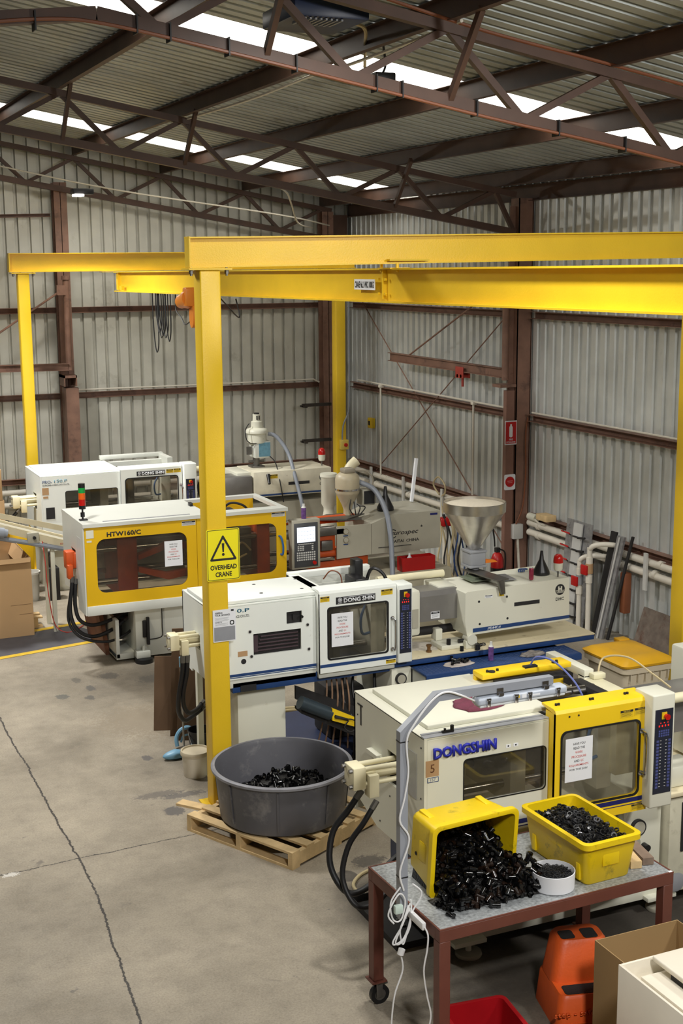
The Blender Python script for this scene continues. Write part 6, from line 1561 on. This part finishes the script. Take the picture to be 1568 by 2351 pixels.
b = B(); b.lathe([(0, .0), (.47, .0), (.5, .02), (.535, .39), (.55, .395), (.565, .405), (.565, .425), (.553, .432), (.535, .428), (.523, .4), (.487, .03), (0, .02)], (3.575, 9.32, .14), seg=64); b.build('body', G['tubg'], t)
b = B(); b.lathe([(.536, .4), (.552, .3965), (.5665, .406), (.5665, .424), (.553, .4335), (.536, .43)], (3.575, 9.32, .14), seg=64); b.build('worn_rim', mat('worn_grey_rim', (136, 136, 142), .5, var=.2, scale=8), t)
for k in range(8):
    a = R(20 + 45 * k); c_, s_ = math.cos(a), math.sin(a)
    b = B(); b.prism([(3.575 + (r_) * c_ - s_ * w, 9.32 + (r_) * s_ + c_ * w, z) for r_, w, z in ((.503, -.008, .2), (.503, .008, .2), (.536, .008, .52), (.536, -.008, .52))], (c_ * .008, s_ * .008, 0)); b.build('side_rib', G['tubg'], t)
b = B(); b.lathe([(.5, .07), (.38, .13), (.2, .22), (0, .3)], (3.66, 9.40, .14), seg=36)
for v in b.bm.verts:
    d = math.hypot(v.co.x - 3.575, v.co.y - 9.32)
    if d > .48: v.co.x = 3.575 + (v.co.x - 3.575) * .48 / d; v.co.y = 9.32 + (v.co.y - 9.32) * .48 / d
o = b.build('fitting_heap', MATS['buried_black_fittings']); tag(o, 'mass of black fittings lying in the bottom of the big round tub', 'fittings'); o['kind'] = 'stuff'
def tub_pos(i):
    a = random.uniform(0, 6.28); r_ = .44 * math.sqrt(random.random()); x, y = 3.66 + r_ * math.cos(a), 9.40 + r_ * math.sin(a)
    d = math.hypot(x - 3.575, y - 9.32)
    if d > .45: x = 3.575 + (x - 3.575) * .45 / d; y = 9.32 + (y - 9.32) * .45 / d
    return (x, y, .14 + .31 * (1 - r_ / .62) + random.uniform(0, .02))
scatter(290, 'plastic_sleeve', 'short black plastic sleeve in the heap inside the big round grey tub', 'plastic sleeve', 'sleeves in the round tub', ['s1', 's1', 'e1'], tub_pos, scale=(1.1, 1.35))
b = B(); b.prism([(3.62, 9.36, 0), (3.62, 9.36, 0), (3.62, 9.36, 0)], (0, 0, 0)) if False else None
tag(bx(3.02, 3.12, 9.86, 10.2, .0, .02, rot=Matrix.Rotation(R(38), 3, 'Z')).build('loose_board', G['wood']), 'short loose timber board on the floor behind the round tub', 'board')

# bucket, dustpan and broom, cardboard
t = T('lidded_pail', 'small white lidded pail on the floor left of the foreground gantry post', 'pail', (3.29, 10.72, 0))
b = B(); b.lathe([(0, 0), (.105, 0), (.108, .01), (.122, .19), (.132, .195), (.132, .215), (.124, .218)], (3.29, 10.72, 0), seg=32); b.build('body', mat('pail_plastic', (222, 214, 196), .4, var=.04, dirt=(170, 160, 140), dirt_amt=.35), t)
b = B(); b.lathe([(.134, .2), (.136, .222), (.13, .236), (.12, .236), (.116, .222), (0, .222)], (3.29, 10.72, 0), seg=32); b.build('lid', mat('lid_plastic', (198, 186, 160), .5, var=.06), t)
t = T('black_pail', 'black pail with wire handle half hidden behind the foreground post', 'pail', (3.5, 11.05, 0))
B().lathe([(0, 0), (.1, 0), (.125, .26), (.13, .26), (.13, .275), (.12, .275), (.1, .02), (0, .02)], (3.47, 11.1, 0), seg=24).build('body', G['black'], t)
B().tube([(3.345, 11.1, .26), (3.36, 11.0, .16), (3.47, 10.94, .12), (3.58, 11.0, .16), (3.6, 11.1, .26)], .005, seg=6).build('handle', G['chrome'], t)
t = T('lobby_dustpan', 'pale blue dustpan with raised hood on the floor beside the pail', 'dustpan', (3.24, 11.25, 0))
b = B(); nb = bmesh.new(); bmesh.ops.create_uvsphere(nb, u_segments=20, v_segments=12, radius=1)
for v in nb.verts: v.co = Vector((3.235 + v.co.x * .12, 11.17 + v.co.y * .055, .035 + v.co.z * .035 + (.02 if v.co.z > 0 else 0) * (1 - abs(v.co.x))))
for f in nb.faces: f.smooth = True
b.merge(nb); b.build('brush_head', G['lblue'], t)
b = B(); b.tube([(3.33, 11.42, .02), (3.33, 11.44, .1), (3.38, 11.46, .16), (3.46, 11.47, .17), (3.52, 11.48, .1), (3.52, 11.48, .03)], .02, seg=8).tube([(3.37, 11.43, .05), (3.4, 11.45, .1), (3.46, 11.46, .1), (3.48, 11.46, .05)], .01, seg=6); b.build('hood', G['lblue'], t)
b = B(); b.cyl((3.33, 11.2, .05), (3.32, 11.2, .95), .009, seg=8); hn = b.build('handle', mat('grey_handle', (170, 164, 152), .4), t)
B().cyl((3.3215, 11.2, .86), (3.3205, 11.2, .955), .014).cyl((3.3235, 11.2, .7), (3.3225, 11.2, .76), .013).build('blue_grip', G['lblue'], hn)
for i, (p0, p1, z1, sh, lb) in enumerate([((3.26, 11.98), (3.58, 11.86), .72, .1, 'tall dark cardboard sheet standing leftmost beside the middle press'), ((3.36, 11.76), (3.6, 11.7), 1.06, .03, 'tallest dark cardboard sheet standing beside the middle press'), ((3.38, 11.62), (3.66, 11.52), .8, .02, 'nearest dark cardboard sheet standing beside the middle press')]):
    b = B(); b.prism([(p0[0], p0[1], .001), (p1[0], p1[1], .001), (p1[0], p1[1] + sh, z1), (p0[0] + .06, p0[1] + sh, z1)], (.004, .012, 0))
    tag(b.build('cardboard_sheet', G['dcard']), lb, 'cardboard')
# blue platform and small conveyor between the presses
t = T('step_platform', 'low blue platform behind the round tub beside the middle press', 'platform', (4.45, 10.4, 0))
bx(4.0, 4.85, 10.15, 11.4, .17, .2, .003, 1).build('deck', mat('dull_navy_deck', (44, 54, 84), .45, var=.15), t)
b = B()
for x in (4.02, 4.79):
    for yv in (10.18, 11.33): b.box(x, x + .04, yv, yv + .04, 0, .17)
b.build('frame', G['dark'], t)
t = T('parts_conveyor', 'short conveyor with dark roller drum and yellow bracket between the two nearest presses', 'conveyor', (4.3, 10.0, 0))
b = B(); b.cyl((4.0, 9.98, .80), (4.28, 9.98, .655), .058, seg=24); b.build('drum', mat('dark_green_drum', (62, 74, 82), .3, .3, var=.15), t)
q = Vector((.28, 0, -.145))
b = B(); b.prism([(4.28, 9.93, .72), (4.62, 9.93, .54), (4.62, 9.93, .47), (4.28, 9.93, .61)], (0, .03, 0)); yb_ = b.build('yellow_bracket', G['doory'], t)
b = B(); b.tube([(4.3, 9.91, .64), (4.38, 9.9, .62), (4.46, 9.9, .6), (4.52, 9.9, .55), (4.44, 9.89, .5), (4.38, 9.9, .54), (4.42, 9.9, .6)], .006, seg=6).cyl((4.3, 9.92, .65), (4.42, 9.92, .6), .012, seg=8); b.build('linkage', G['dark'], yb_)
b = B(); b.prism([(4.02, 10.12, .9), (4.75, 10.12, .55), (4.75, 10.12, .45), (4.02, 10.12, .78)], (0, .03, 0)).prism([(4.02, 10.0, .72), (4.72, 10.0, .38), (4.72, 10.0, .3), (4.02, 10.0, .69)], (0, .15, 0)).box(4.55, 4.6, 9.95, 10.1, 0, .5).box(4.3, 4.9, 9.95, 10.14, .0, .03).box(4.7, 4.75, 9.95, 10.1, 0, .5); b.build('frame', G['dark'], t)
tag(bx(4.5, 4.86, 10.5, 10.9, .202, .68, .04).build('parts_bin', G['dark']), 'black plastic bin under the middle press behind the small conveyor', 'bin')
# tray and hose near the table
t = T('drip_tray', 'shallow dark drip tray on the floor behind the work table', 'tray', (3.72, 7.55, 0))
b = B(); b.box(3.55, 3.9, 7.2, 7.95, .002, .008).box(3.55, 3.56, 7.2, 7.95, .008, .05).box(3.89, 3.9, 7.2, 7.95, .008, .05).box(3.56, 3.89, 7.2, 7.21, .008, .05).box(3.56, 3.89, 7.94, 7.95, .008, .05); b.build('pan', G['dark'], t)
for k in range(7):
    b = B(); x, yv = 3.6 + random.random() * .24, 7.3 + random.random() * .55; b.box(x, x + .03, yv, yv + .02, .009, .02, .004, rot=Matrix.Rotation(random.random() * 3, 3, 'Z')); tag(b.build('scrap_piece', G['card'] if k % 2 else G['dsteel']), 'small scrap piece lying in the dark drip tray', 'scrap', 'scraps in the drip tray')
b = B(); b.tube([(3.95, 8.35, .013), (3.8, 8.3, .013), (3.68, 8.18, .013), (3.66, 8.05, .013), (3.72, 7.98, .013), (3.85, 7.99, .013), (4.0, 8.05, .013)], .013, seg=8)
tag(b.build('floor_hose', G['beige']), 'tan hose curving on the floor behind the work table', 'hose')
b = B(); b.tube([(4.25, 11.9, .02), (4.5, 12.0, .02), (4.8, 11.95, .02), (5.1, 11.7, .02)], .018, seg=8).tube([(4.25, 11.85, .02), (4.5, 11.93, .02), (4.8, 11.88, .02), (5.1, 11.6, .02)], .015, seg=8)
tag(b.build('floor_hose', G['beige']), 'tan hoses curving on the floor behind the middle press', 'hose')

# ---------------------------------------------------------------- items on the presses
def cloth(name, label, x0, x1, y0, y1, z, mt, amp=.012, n=14, skew=.3, cat='cloth'):
    nb = bmesh.new(); g_ = []
    for i in range(n + 1):
        row = []
        for j in range(n + 1):
            u, v = i / n, j / n; a = u * 2 - 1; c_ = v * 2 - 1
            x = (x0 + x1) / 2 + a * (x1 - x0) / 2 * math.sqrt(1 - c_ * c_ * .35) + .012 * math.sin(9 * v); y = (y0 + y1) / 2 + c_ * (y1 - y0) / 2 * math.sqrt(1 - a * a * .35) + skew * .03 * a
            row.append(nb.verts.new((x, y, z + .003 + amp * (.5 + .5 * math.sin(7 * u + 5 * v) * math.cos(9 * v - 3 * u)) * (1 - max(abs(a), abs(c_)) ** 6))))
        g_.append(row)
    for i in range(n):
        for j in range(n):
            f = nb.faces.new((g_[i][j], g_[i + 1][j], g_[i + 1][j + 1], g_[i][j + 1])); f.smooth = True
    b = B(); b.merge(nb); o = b.build(name, mt); o.modifiers.new('s', 'SOLIDIFY').thickness = .003
    return tag(o, label, cat)
cloth('folded_cloth', 'maroon cloth lying on the lid of the front press', 3.96, 4.30, 7.04, 7.32, 1.634, mat('maroon_cloth', (112, 52, 70), .85, var=.15, scale=20, bump=.4), .03)
b = B(); b.box(3.69, 3.77, 6.845, 6.86, 1.609, 1.622).cyl((3.76, 6.852, 1.62), (3.76, 6.852, 1.65), .012).cyl((3.71, 6.852, 1.62), (3.71, 6.852, 1.635), .008)
tag(b.build('door_latch', G['black']), 'small black latch on the top front edge of the front press', 'latch')
def can(x, y, z, r, h, lb, m1, m2=None, cone=False, cat='can'):
    t = T('spray_can' if cone else 'drink_can', lb, cat, (x, y, z))
    B().lathe([(0, 0), (r, 0), (r, h), (0, h)] if cone else [(0, 0), (r * .8, 0), (r, .01), (r, h - .01), (r * .8, h), (0, h)], (x, y, z), seg=20).build('body', m1, t)
    if cone:
        B().lathe([(r, h), (r * .7, h + .012), (r * .5, h + .02), (r * .5, h + .045), (0, h + .047)], (x, y, z), seg=16).build('cap', m2, t)
    else:
        B().lathe([(r * .78, h + .0005), (r * .8, h + .003), (r * .7, h + .001), (0, h + .001)], (x, y, z), seg=16).build('rim', G['chrome'], t)
can(6.37, 10.12, 1.597, .022, .11, 'maroon drink can on the middle press injection unit', mat('maroon_can', (150, 50, 74), .3, .3, var=.25, scale=30))
prp = mat('purple_printed_can', (120, 84, 150), .35, .2, var=.5, scale=30)
can(5.80, 9.86, .973, .024, .125, 'purple printed spray can on the blue tread plate of the middle press', prp, G['lgrey'], True, 'spray can')
can(5.75, 14.14, 1.532, .03, .13, 'purple printed spray can on top of the grey control panel', prp, G['lgrey'], True, 'spray can')
def funnel(x, y, z, s, lb):
    t = T('funnel', lb, 'funnel', (x, y, z))
    B().lathe([(.078 * s, 0), (.08 * s, .006), (.076 * s, .03 * s), (.022 * s, .14 * s), (.013 * s, .22 * s), (.011 * s, .22 * s), (.02 * s, .138 * s), (.074 * s, .028 * s), (.076 * s, .001)], (x, y, z), seg=26).build('cone', G['black'], t)
funnel(6.58, 10.28, 1.597, 1, 'black funnel standing upside down beside the drink can')
funnel(6.99, 14.5, 1.473, 1.35, 'black funnel standing upside down on the grey injection cover')
b = B()
for k in range(4): b.tube([(6.42 + .02 * k, 10.42, 1.605), (6.45 + .02 * k, 10.47, 1.61), (6.5 + .015 * k, 10.5 - .01 * k, 1.605)], .008, seg=6)
tag(b.build('work_glove', G['blue']), 'dark blue glove lying behind the drink can', 'glove')
b = B(); b.prism([(6.08, 10.19, 1.597), (6.25, 10.18, 1.597), (6.27, 10.42, 1.597), (6.1, 10.44, 1.597)], (0, 0, .003)); tag(b.build('metal_plate', MATS['worn_galvanised_panel']), 'flat scuffed metal plate beside the hopper mount', 'plate')
cloth('work_rag', 'pale flat rag with black parts on the blue tread plate', 5.34, 5.63, 9.80, 9.97, .972, mat('pale_rag', (198, 188, 180), .85, var=.08, scale=12), .004)
scatter(9, 'plastic_sleeve', 'black plastic sleeve lying on the pale rag on the tread plate', 'plastic sleeve', 'sleeves on the rag', ['e1', 's1'], lambda i: (5.42 + .016 * i + random.uniform(-.01, .01), 9.9 + random.uniform(-.04, .05), .992), tilt=.3)
scatter(8, 'chain_link', 'loose metal link on the cream deck of the middle press', 'metal link', 'links on the deck', ['n2', 's1'], lambda i: (5.78 + random.uniform(-.08, .1), 10.03 + random.uniform(-.02, .08), 1.058), tilt=.5)
b = B(); b.cyl((5.3, 10.1, 1.046), (5.3, 10.1, 1.06), .025).cyl((5.3, 10.1, 1.06), (5.3, 10.1, 1.1), .016).cyl((5.3, 10.1, 1.1), (5.3, 10.1, 1.115), .024); tag(b.build('brass_fitting', mat('dull_brass', (130, 96, 60), .4, .6)), 'brass spool shaped fitting on the cream deck', 'fitting')
b = B(); b.prism([(5.15, 10.2, 1.047), (5.4, 10.12, 1.047), (5.5, 10.35, 1.047), (5.2, 10.5, 1.047)], (0, 0, .003)); tag(b.build('dirty_rag', mat('oily_white_rag', (214, 206, 192), .8, dirt=(80, 64, 50), dirt_amt=.46, dscale=14)), 'oily white rag on the deck behind the brass fitting', 'rag')
cloth('clear_wrap', 'crumpled grey plastic wrap on the right part of the tread plate', 6.1, 6.35, 9.78, 9.92, .972, mat('grey_wrap', (130, 124, 120), .3, var=.4, scale=30), .03, cat='plastic wrap')
# on the ochre press base
bx_ = T('red_box', 'red plastic box on the ledge below the grey injection cover', 'box', (7.2, 14.1, .782))
b = B(); b.box(6.99, 7.44, 14.02, 14.17, .782, .79).box(6.99, 7.44, 14.02, 14.026, .79, .95).box(6.99, 7.44, 14.164, 14.17, .79, .95).box(6.99, 6.996, 14.026, 14.164, .79, .95).box(7.434, 7.44, 14.026, 14.164, .79, .95); b.build('tray', G['red'], bx_)
t = T('glue_bottle', 'small white bottle with blue label standing in the red box', 'bottle', (7.12, 14.1, .792))
B().lathe([(0, 0), (.03, 0), (.032, .14), (.014, .17), (.012, .2), (0, .2)], (7.12, 14.09, .792), seg=16).build('body', G['paper'], t)
B().lathe([(.0325, .06), (.0325, .12)], (7.12, 14.09, .792), seg=16).build('label', mat('teal_label', (60, 130, 150), .5), t)
b = B(); sqbar(b, [(7.53, 14.85, 1.48), (7.65, 14.95, 2.02)], .018); tag(b.build('white_channel', G['paper']), 'white square channel leaning behind the grey injection cover', 'channel')
tag(bx(3.42, 3.47, 14.7, 15.6, .0, .62, rot=Matrix.Rotation(R(-8), 3, 'Y')).build('timber_pallet', mat('red_brown_timber', (120, 76, 52), .7, var=.2)), 'red brown pallet standing on edge under the ochre press', 'pallet')

# ---------------------------------------------------------------- left side group
t = T('cardboard_carton', 'large open cardboard carton at the left edge', 'carton', (2.3, 16.5, 0))
cb = mat('carton_board', (196, 160, 116), .8, var=.05, scale=2)
b = B(); b.box(1.75, 2.87, 15.93, 15.94, .003, .98).box(2.86, 2.87, 15.94, 17.15, .003, .98).box(1.75, 2.86, 17.14, 17.15, .003, .98).box(1.75, 1.76, 15.94, 17.14, .003, .98); b.build('walls', cb, t)
b = B(); b.prism([(1.75, 15.93, .98), (2.87, 15.93, .98), (2.85, 15.86, .94), (1.75, 15.86, .94)], (0, .004, .004)); b.build('flap', cb, t)
b = B(); b.prism([(2.865, 15.95, .98), (2.865, 17.14, .98), (2.8, 17.14, .8), (2.8, 15.95, .8)], (.004, 0, 0)); b.build('flap', cb, t)
b = B(); b.box(2.44, 2.443, 15.928, 15.93, .02, .4).box(2.6, 2.85, 15.928, 15.93, .4, .403).box(2.7, 2.86, 15.928, 15.93, .28, .283).box(1.9, 2.6, 15.928, 15.93, .955, .975); b.split('slot', G['dcard'], t)
t = T('cardboard_carton', 'tall closed cardboard carton at the left edge behind the conveyor', 'carton', (2.4, 17.8, 0))
bx(1.9, 2.84, 17.45, 18.3, 0, 1.45, .004).build('box', cb, t)
bx(1.9, 2.82, 17.45, 18.28, 1.452, 1.86, .004).build('box', cb, t)
t = T('belt_conveyor', 'cream belt conveyor sloping down from the left edge beside the ochre press', 'conveyor', (2.9, 16.2, 0))
def slab(x0, z0, x1, z1, y0, y1, th):
    return [(x0, y0, z0), (x1, y0, z1), (x1, y0, z1 - th), (x0, y0, z0 - th)], (0, y1 - y0, 0)
b = B(); b.prism(*slab(1.9, 1.63, 3.42, 1.11, 15.95, 16.0, .09)).prism(*slab(1.9, 1.63, 3.42, 1.11, 16.4, 16.44, .09)); b.split('side_rail', mat('cream_conveyor', (212, 200, 168), .4, var=.05), t)
b = B(); b.prism(*slab(1.9, 1.60, 3.42, 1.08, 16.0, 16.4, .02)); b.build('belt', G['htg'], t)
b = B(); b.prism(*slab(2.05, 1.62, 3.42, 1.22, 16.0, 16.01, -.07)); b.build('side_guard', mat('cream_conveyor', (212, 200, 168)), t)
b = B(); b.cyl((2.3, 15.9, 1.36), (2.56, 15.9, 1.32), .065, seg=20).cyl((2.56, 15.9, 1.32), (2.6, 15.9, 1.31), .05).tube([(2.4, 15.93, 1.28), (2.8, 15.93, 1.18), (3.3, 15.95, 1.04)], .03, seg=8, sub=1); b.build('drive_motor', G['hose'], t)
b = B(); b.box(2.84, 2.98, 15.9, 15.95, 1.16, 1.29, .008); kb = b.build('switch_box', G['htg'], t)
B().cyl((2.92, 15.9, 1.23), (2.92, 15.87, 1.23), .02).build('rotary_knob', G['black'], kb)
text('lettering', 'CONVEYOR', 3.24, 1.105, .14, .02, 15.949, G['redink'], t, .001, bold=.02)
b = B(); b.box(3.12, 3.17, 15.96, 16.0, 0, 1.14).box(3.12, 3.17, 16.38, 16.42, 0, 1.14).box(1.95, 2.0, 16.1, 16.14, 1.0, 1.5); b.split('leg', G['cream'], t)
t = T('tall_pail', 'tall white bucket behind the large open carton', 'bucket', (3.2, 17.6, 0))
B().lathe([(0, 0), (.1, 0), (.12, .36), (.13, .37), (.13, .4), (.118, .4), (.1, .02), (0, .02)], (3.18, 17.72, 0), seg=28).build('body', mat('scuffed_white_bucket', (214, 212, 204), .45, dirt=(160, 154, 140), dirt_amt=.4), t)
tag(bx(2.98, 3.3, 18.05, 18.3, 0, .9, .01).build('yellow_bin', G['ochre']), 'dull yellow bin standing behind the tall white bucket', 'bin')
b = B(); b.box(3.42, 3.5, 17.6, 17.72, .45, .62, .02).lathe([(0, .62), (.05, .62), (.05, .66), (0, .67)], (3.46, 17.66, 0)).box(3.38, 3.54, 17.55, 17.78, .0, .45, .01)
tag(b.build('oil_filter', G['dark']), 'dark oil filter unit with cap at the foot of the rear press', 'filter')
b = B(); b.tube([(3.02, 15.93, 1.17), (3.04, 15.9, .9), (3.06, 15.9, .5), (3.12, 15.9, .12), (3.25, 15.85, .01), (3.45, 16.0, .01), (3.7, 16.4, .01)], .006, seg=6); tag(b.build('red_cable', G['redink']), 'thin red cable trailing from the conveyor to the floor', 'cable')
t = T('timber_pallet', 'corner of a pallet sticking out right of the large open carton', 'pallet', (2.97, 16.6, 0))
b = B()
b.box(2.885, 3.04, 16.25, 16.35, .12, .138).box(2.885, 3.04, 16.42, 16.52, .12, .138); b.split('deck_board', G['wood'], t)
bx(2.89, 2.98, 16.25, 16.9, .02, .12).build('bearer', G['wood'], t); bx(2.885, 3.04, 16.25, 16.35, 0, .02).build('deck_board', G['wood'], t)

# ---------------------------------------------------------------- wheelie bin
t = T('wheelie_bin', 'beige wheelie bin with yellow lid beside the middle press', 'bin', (7.02, 9.5, 0))
nb = bmesh.new()
def lp(x0, x1, y0, y1, z, r): return [nb.verts.new((x, y, z)) for x, y in rr(x0, x1, y0, y1, r, 4)]
lv = [lp(6.84, 7.2, 9.25, 9.65, .06, .05), lp(6.76, 7.27, 9.17, 9.78, .88, .06), lp(6.76, 7.27, 9.17, 9.78, .9, .06), lp(6.73, 7.3, 9.14, 9.81, .905, .07), lp(6.73, 7.3, 9.14, 9.81, .955, .07), lp(6.76, 7.27, 9.17, 9.78, .958, .06), lp(6.78, 7.25, 9.19, 9.76, .88, .06)]
for a, c_ in zip(lv, lv[1:]):
    for k in range(len(a)):
        f = nb.faces.new((a[k], a[(k + 1) % len(a)], c_[(k + 1) % len(a)], c_[k])); f.smooth = True
nb.faces.new(lv[0][::-1]); nb.faces.new(lv[-1])
bb = B(); bb.merge(nb); o = bb.build('body', mat('beige_bin_plastic', (204, 192, 168), .5, var=.05, dirt=(160, 148, 124), dirt_amt=.4), t); o.modifiers.new('e', 'EDGE_SPLIT').split_angle = R(45)
b = B()
for k in range(6): b.box(6.8 + .08 * k, 6.806 + .08 * k, 9.145, 9.2, .82, .905)
b.box(7.3, 7.34, 9.3, 9.7, .92, .95, .01); b.split('rim_rib', MATS['beige_bin_plastic'], t)
ly = mat('bin_lid_yellow', (232, 176, 28), .42, var=.06, dirt=(190, 140, 30), dirt_amt=.35)
nb = bmesh.new()
lv = [lp(6.72, 7.28, 9.13, 9.8, .962, .06), lp(6.71, 7.29, 9.12, 9.81, .985, .06), lp(6.76, 7.24, 9.17, 9.76, 1.015, .06), lp(6.84, 7.16, 9.27, 9.66, 1.035, .08), lp(6.87, 7.13, 9.3, 9.63, 1.028, .08)]
for a, c_ in zip(lv, lv[1:]):
    for k in range(len(a)):
        f = nb.faces.new((a[k], a[(k + 1) % len(a)], c_[(k + 1) % len(a)], c_[k])); f.smooth = True
nb.faces.new(lv[-1]); nb.faces.new(lv[0][::-1])
bb = B(); bb.merge(nb); ld = bb.build('lid', ly, t); ld.modifiers.new('e', 'EDGE_SPLIT').split_angle = R(50)
b = B(); b.box(7.1, 7.22, 9.74, 9.84, .99, 1.03, .012); b.build('lid_handle', ly, ld)
for x in (6.86, 7.1):
    B().cyl((x, 9.72, .07), (x + .05, 9.72, .07), .07).build('wheel', G['rubber'], t)

# ---------------------------------------------------------------- bottom right corner
t = T('cardboard_carton', 'open cardboard carton standing in front of the work table at the right', 'carton', (4.38, 5.45, 0))
cb2 = mat('olive_cardboard', (166, 136, 92), .8, var=.04, scale=2)
q = lambda p: p
x0, x1, y0, y1, z1 = 4.085, 4.66, 5.2, 5.745, .68
b = B(); b.box(x0, x1, y1 - .006, y1, .002, z1).box(x0, x0 + .006, y0, y1 - .006, .002, z1).box(x1 - .006, x1, y0, y1 - .006, .002, z1).box(x0 + .006, x1 - .006, y0, y0 + .006, .002, z1).box(x0 + .006, x1 - .006, y0 + .006, y1 - .006, .002, .01); b.build('walls', cb2, t)
b = B(); b.prism([(x0 + .01, y1 - .01, .42), (x1 - .01, y1 - .01, .42), (x1 - .02, y1 - .12, .36), (x0 + .02, y1 - .12, .36)], (0, 0, .005)); b.build('flap', cb2, t)
t = T('machine_cabinet', 'off-white machine cabinet with raised lid in the bottom right corner', 'cabinet', (4.1, 4.75, 0))
cw = mat('warm_white_cabinet', (240, 232, 214), .4, var=.03)
b = B(); b.box(3.76, 3.775, 4.2, 5.08, .02, .95, .003).box(3.775, 4.6, 5.065, 5.08, .02, .95, .003).box(3.775, 4.6, 4.2, 5.065, .02, .86).box(3.775, 3.79, 4.2, 5.065, .86, .93); b.build('body', cw, t)
bx(3.83, 4.6, 4.2, 4.985, .885, .915, .003).build('cover', cw, t)
bx(3.93, 4.6, 4.2, 5.03, .955, .985, .008, 3).build('raised_lid', cw, t)
b = B(); b.box(3.95, 4.5, 4.5, 4.9, .915, .955); b.build('lid_support', G['dark'], t)
for yv, z in ((4.98, .62), (4.7, .8), (4.98, .2)): B().cyl((3.757, yv, z), (3.76, yv, z), .006, seg=10).build('screw_hole', G['ink'], t)
B().cyl((3.93, 4.72, .915), (3.93, 4.72, .9165), .007, seg=10).build('screw_hole', G['ink'], t)
B().cyl((3.81, 5.02, .862), (3.81, 5.02, .88), .008, seg=8).build('bolt', G['chrome'], t)
# orange step stool
t = T('step_stool', 'orange plastic two-step safety stool under the work table', 'step stool', (4.25, 6.1, 0), rotz=R(-14))
os_ = mat('orange_stool_plastic', (222, 92, 34), .45, var=.08, bump=.1)
def taper(b, x0, x1, y0, y1, z0, z1, ins, r=.05, ins_b=0):
    nb = bmesh.new()
    def l2(i, z, jb): return [nb.verts.new((x, y, z)) for x, y in rr(x0 + i, x1 - i, y0 + i, y1 - jb, r, 4)]
    L2 = [l2(0, z0, 0), l2(ins * .92, z1 - .02, ins_b), l2(ins + .012, z1, ins_b + .01)]
    for a, c_ in zip(L2, L2[1:]):
        for k in range(len(a)):
            f = nb.faces.new((a[k], a[(k + 1) % len(a)], c_[(k + 1) % len(a)], c_[k])); f.smooth = True
    nb.faces.new(L2[-1]); nb.faces.new(L2[0][::-1]); b.merge(nb)
b = B(); taper(b, -.22, .24, -.2, .24, 0, .21, .025); o = b.build('step', os_, t); o.modifiers.new('e', 'EDGE_SPLIT').split_angle = R(40)
b = B(); taper(b, -.19, .22, -.02, .23, .205, .45, .05, .06); o = b.build('step', os_, t); o.modifiers.new('e', 'EDGE_SPLIT').split_angle = R(40)
gr = mat('black_grip_pad', (30, 28, 28), .8, bump=.8, bscale=200)
b = B(); b.plate(rr(-.11, -.02, .06, .16, .02), [], .4505, .003, 'z').plate(rr(.03, .12, .05, .165, .02), [], .4505, .003, 'z'); b.split('grip_pad', gr, t)
b = B(); b.plate(rr(-.15, .16, -.15, -.05, .02), [], .2105, .003, 'z'); b.split('grip_pad', gr, t)
b = B(); b.box(-.19, .2, -.204, -.196, .02, .035, .003).box(-.19, .2, -.204, -.196, .045, .055, .003); b.build('moulded_ridges', os_, t)
text('moulded_lettering', 'step - safe', -.235, .085, .25, .045, -.188, os_, t, .012, bold=.01)
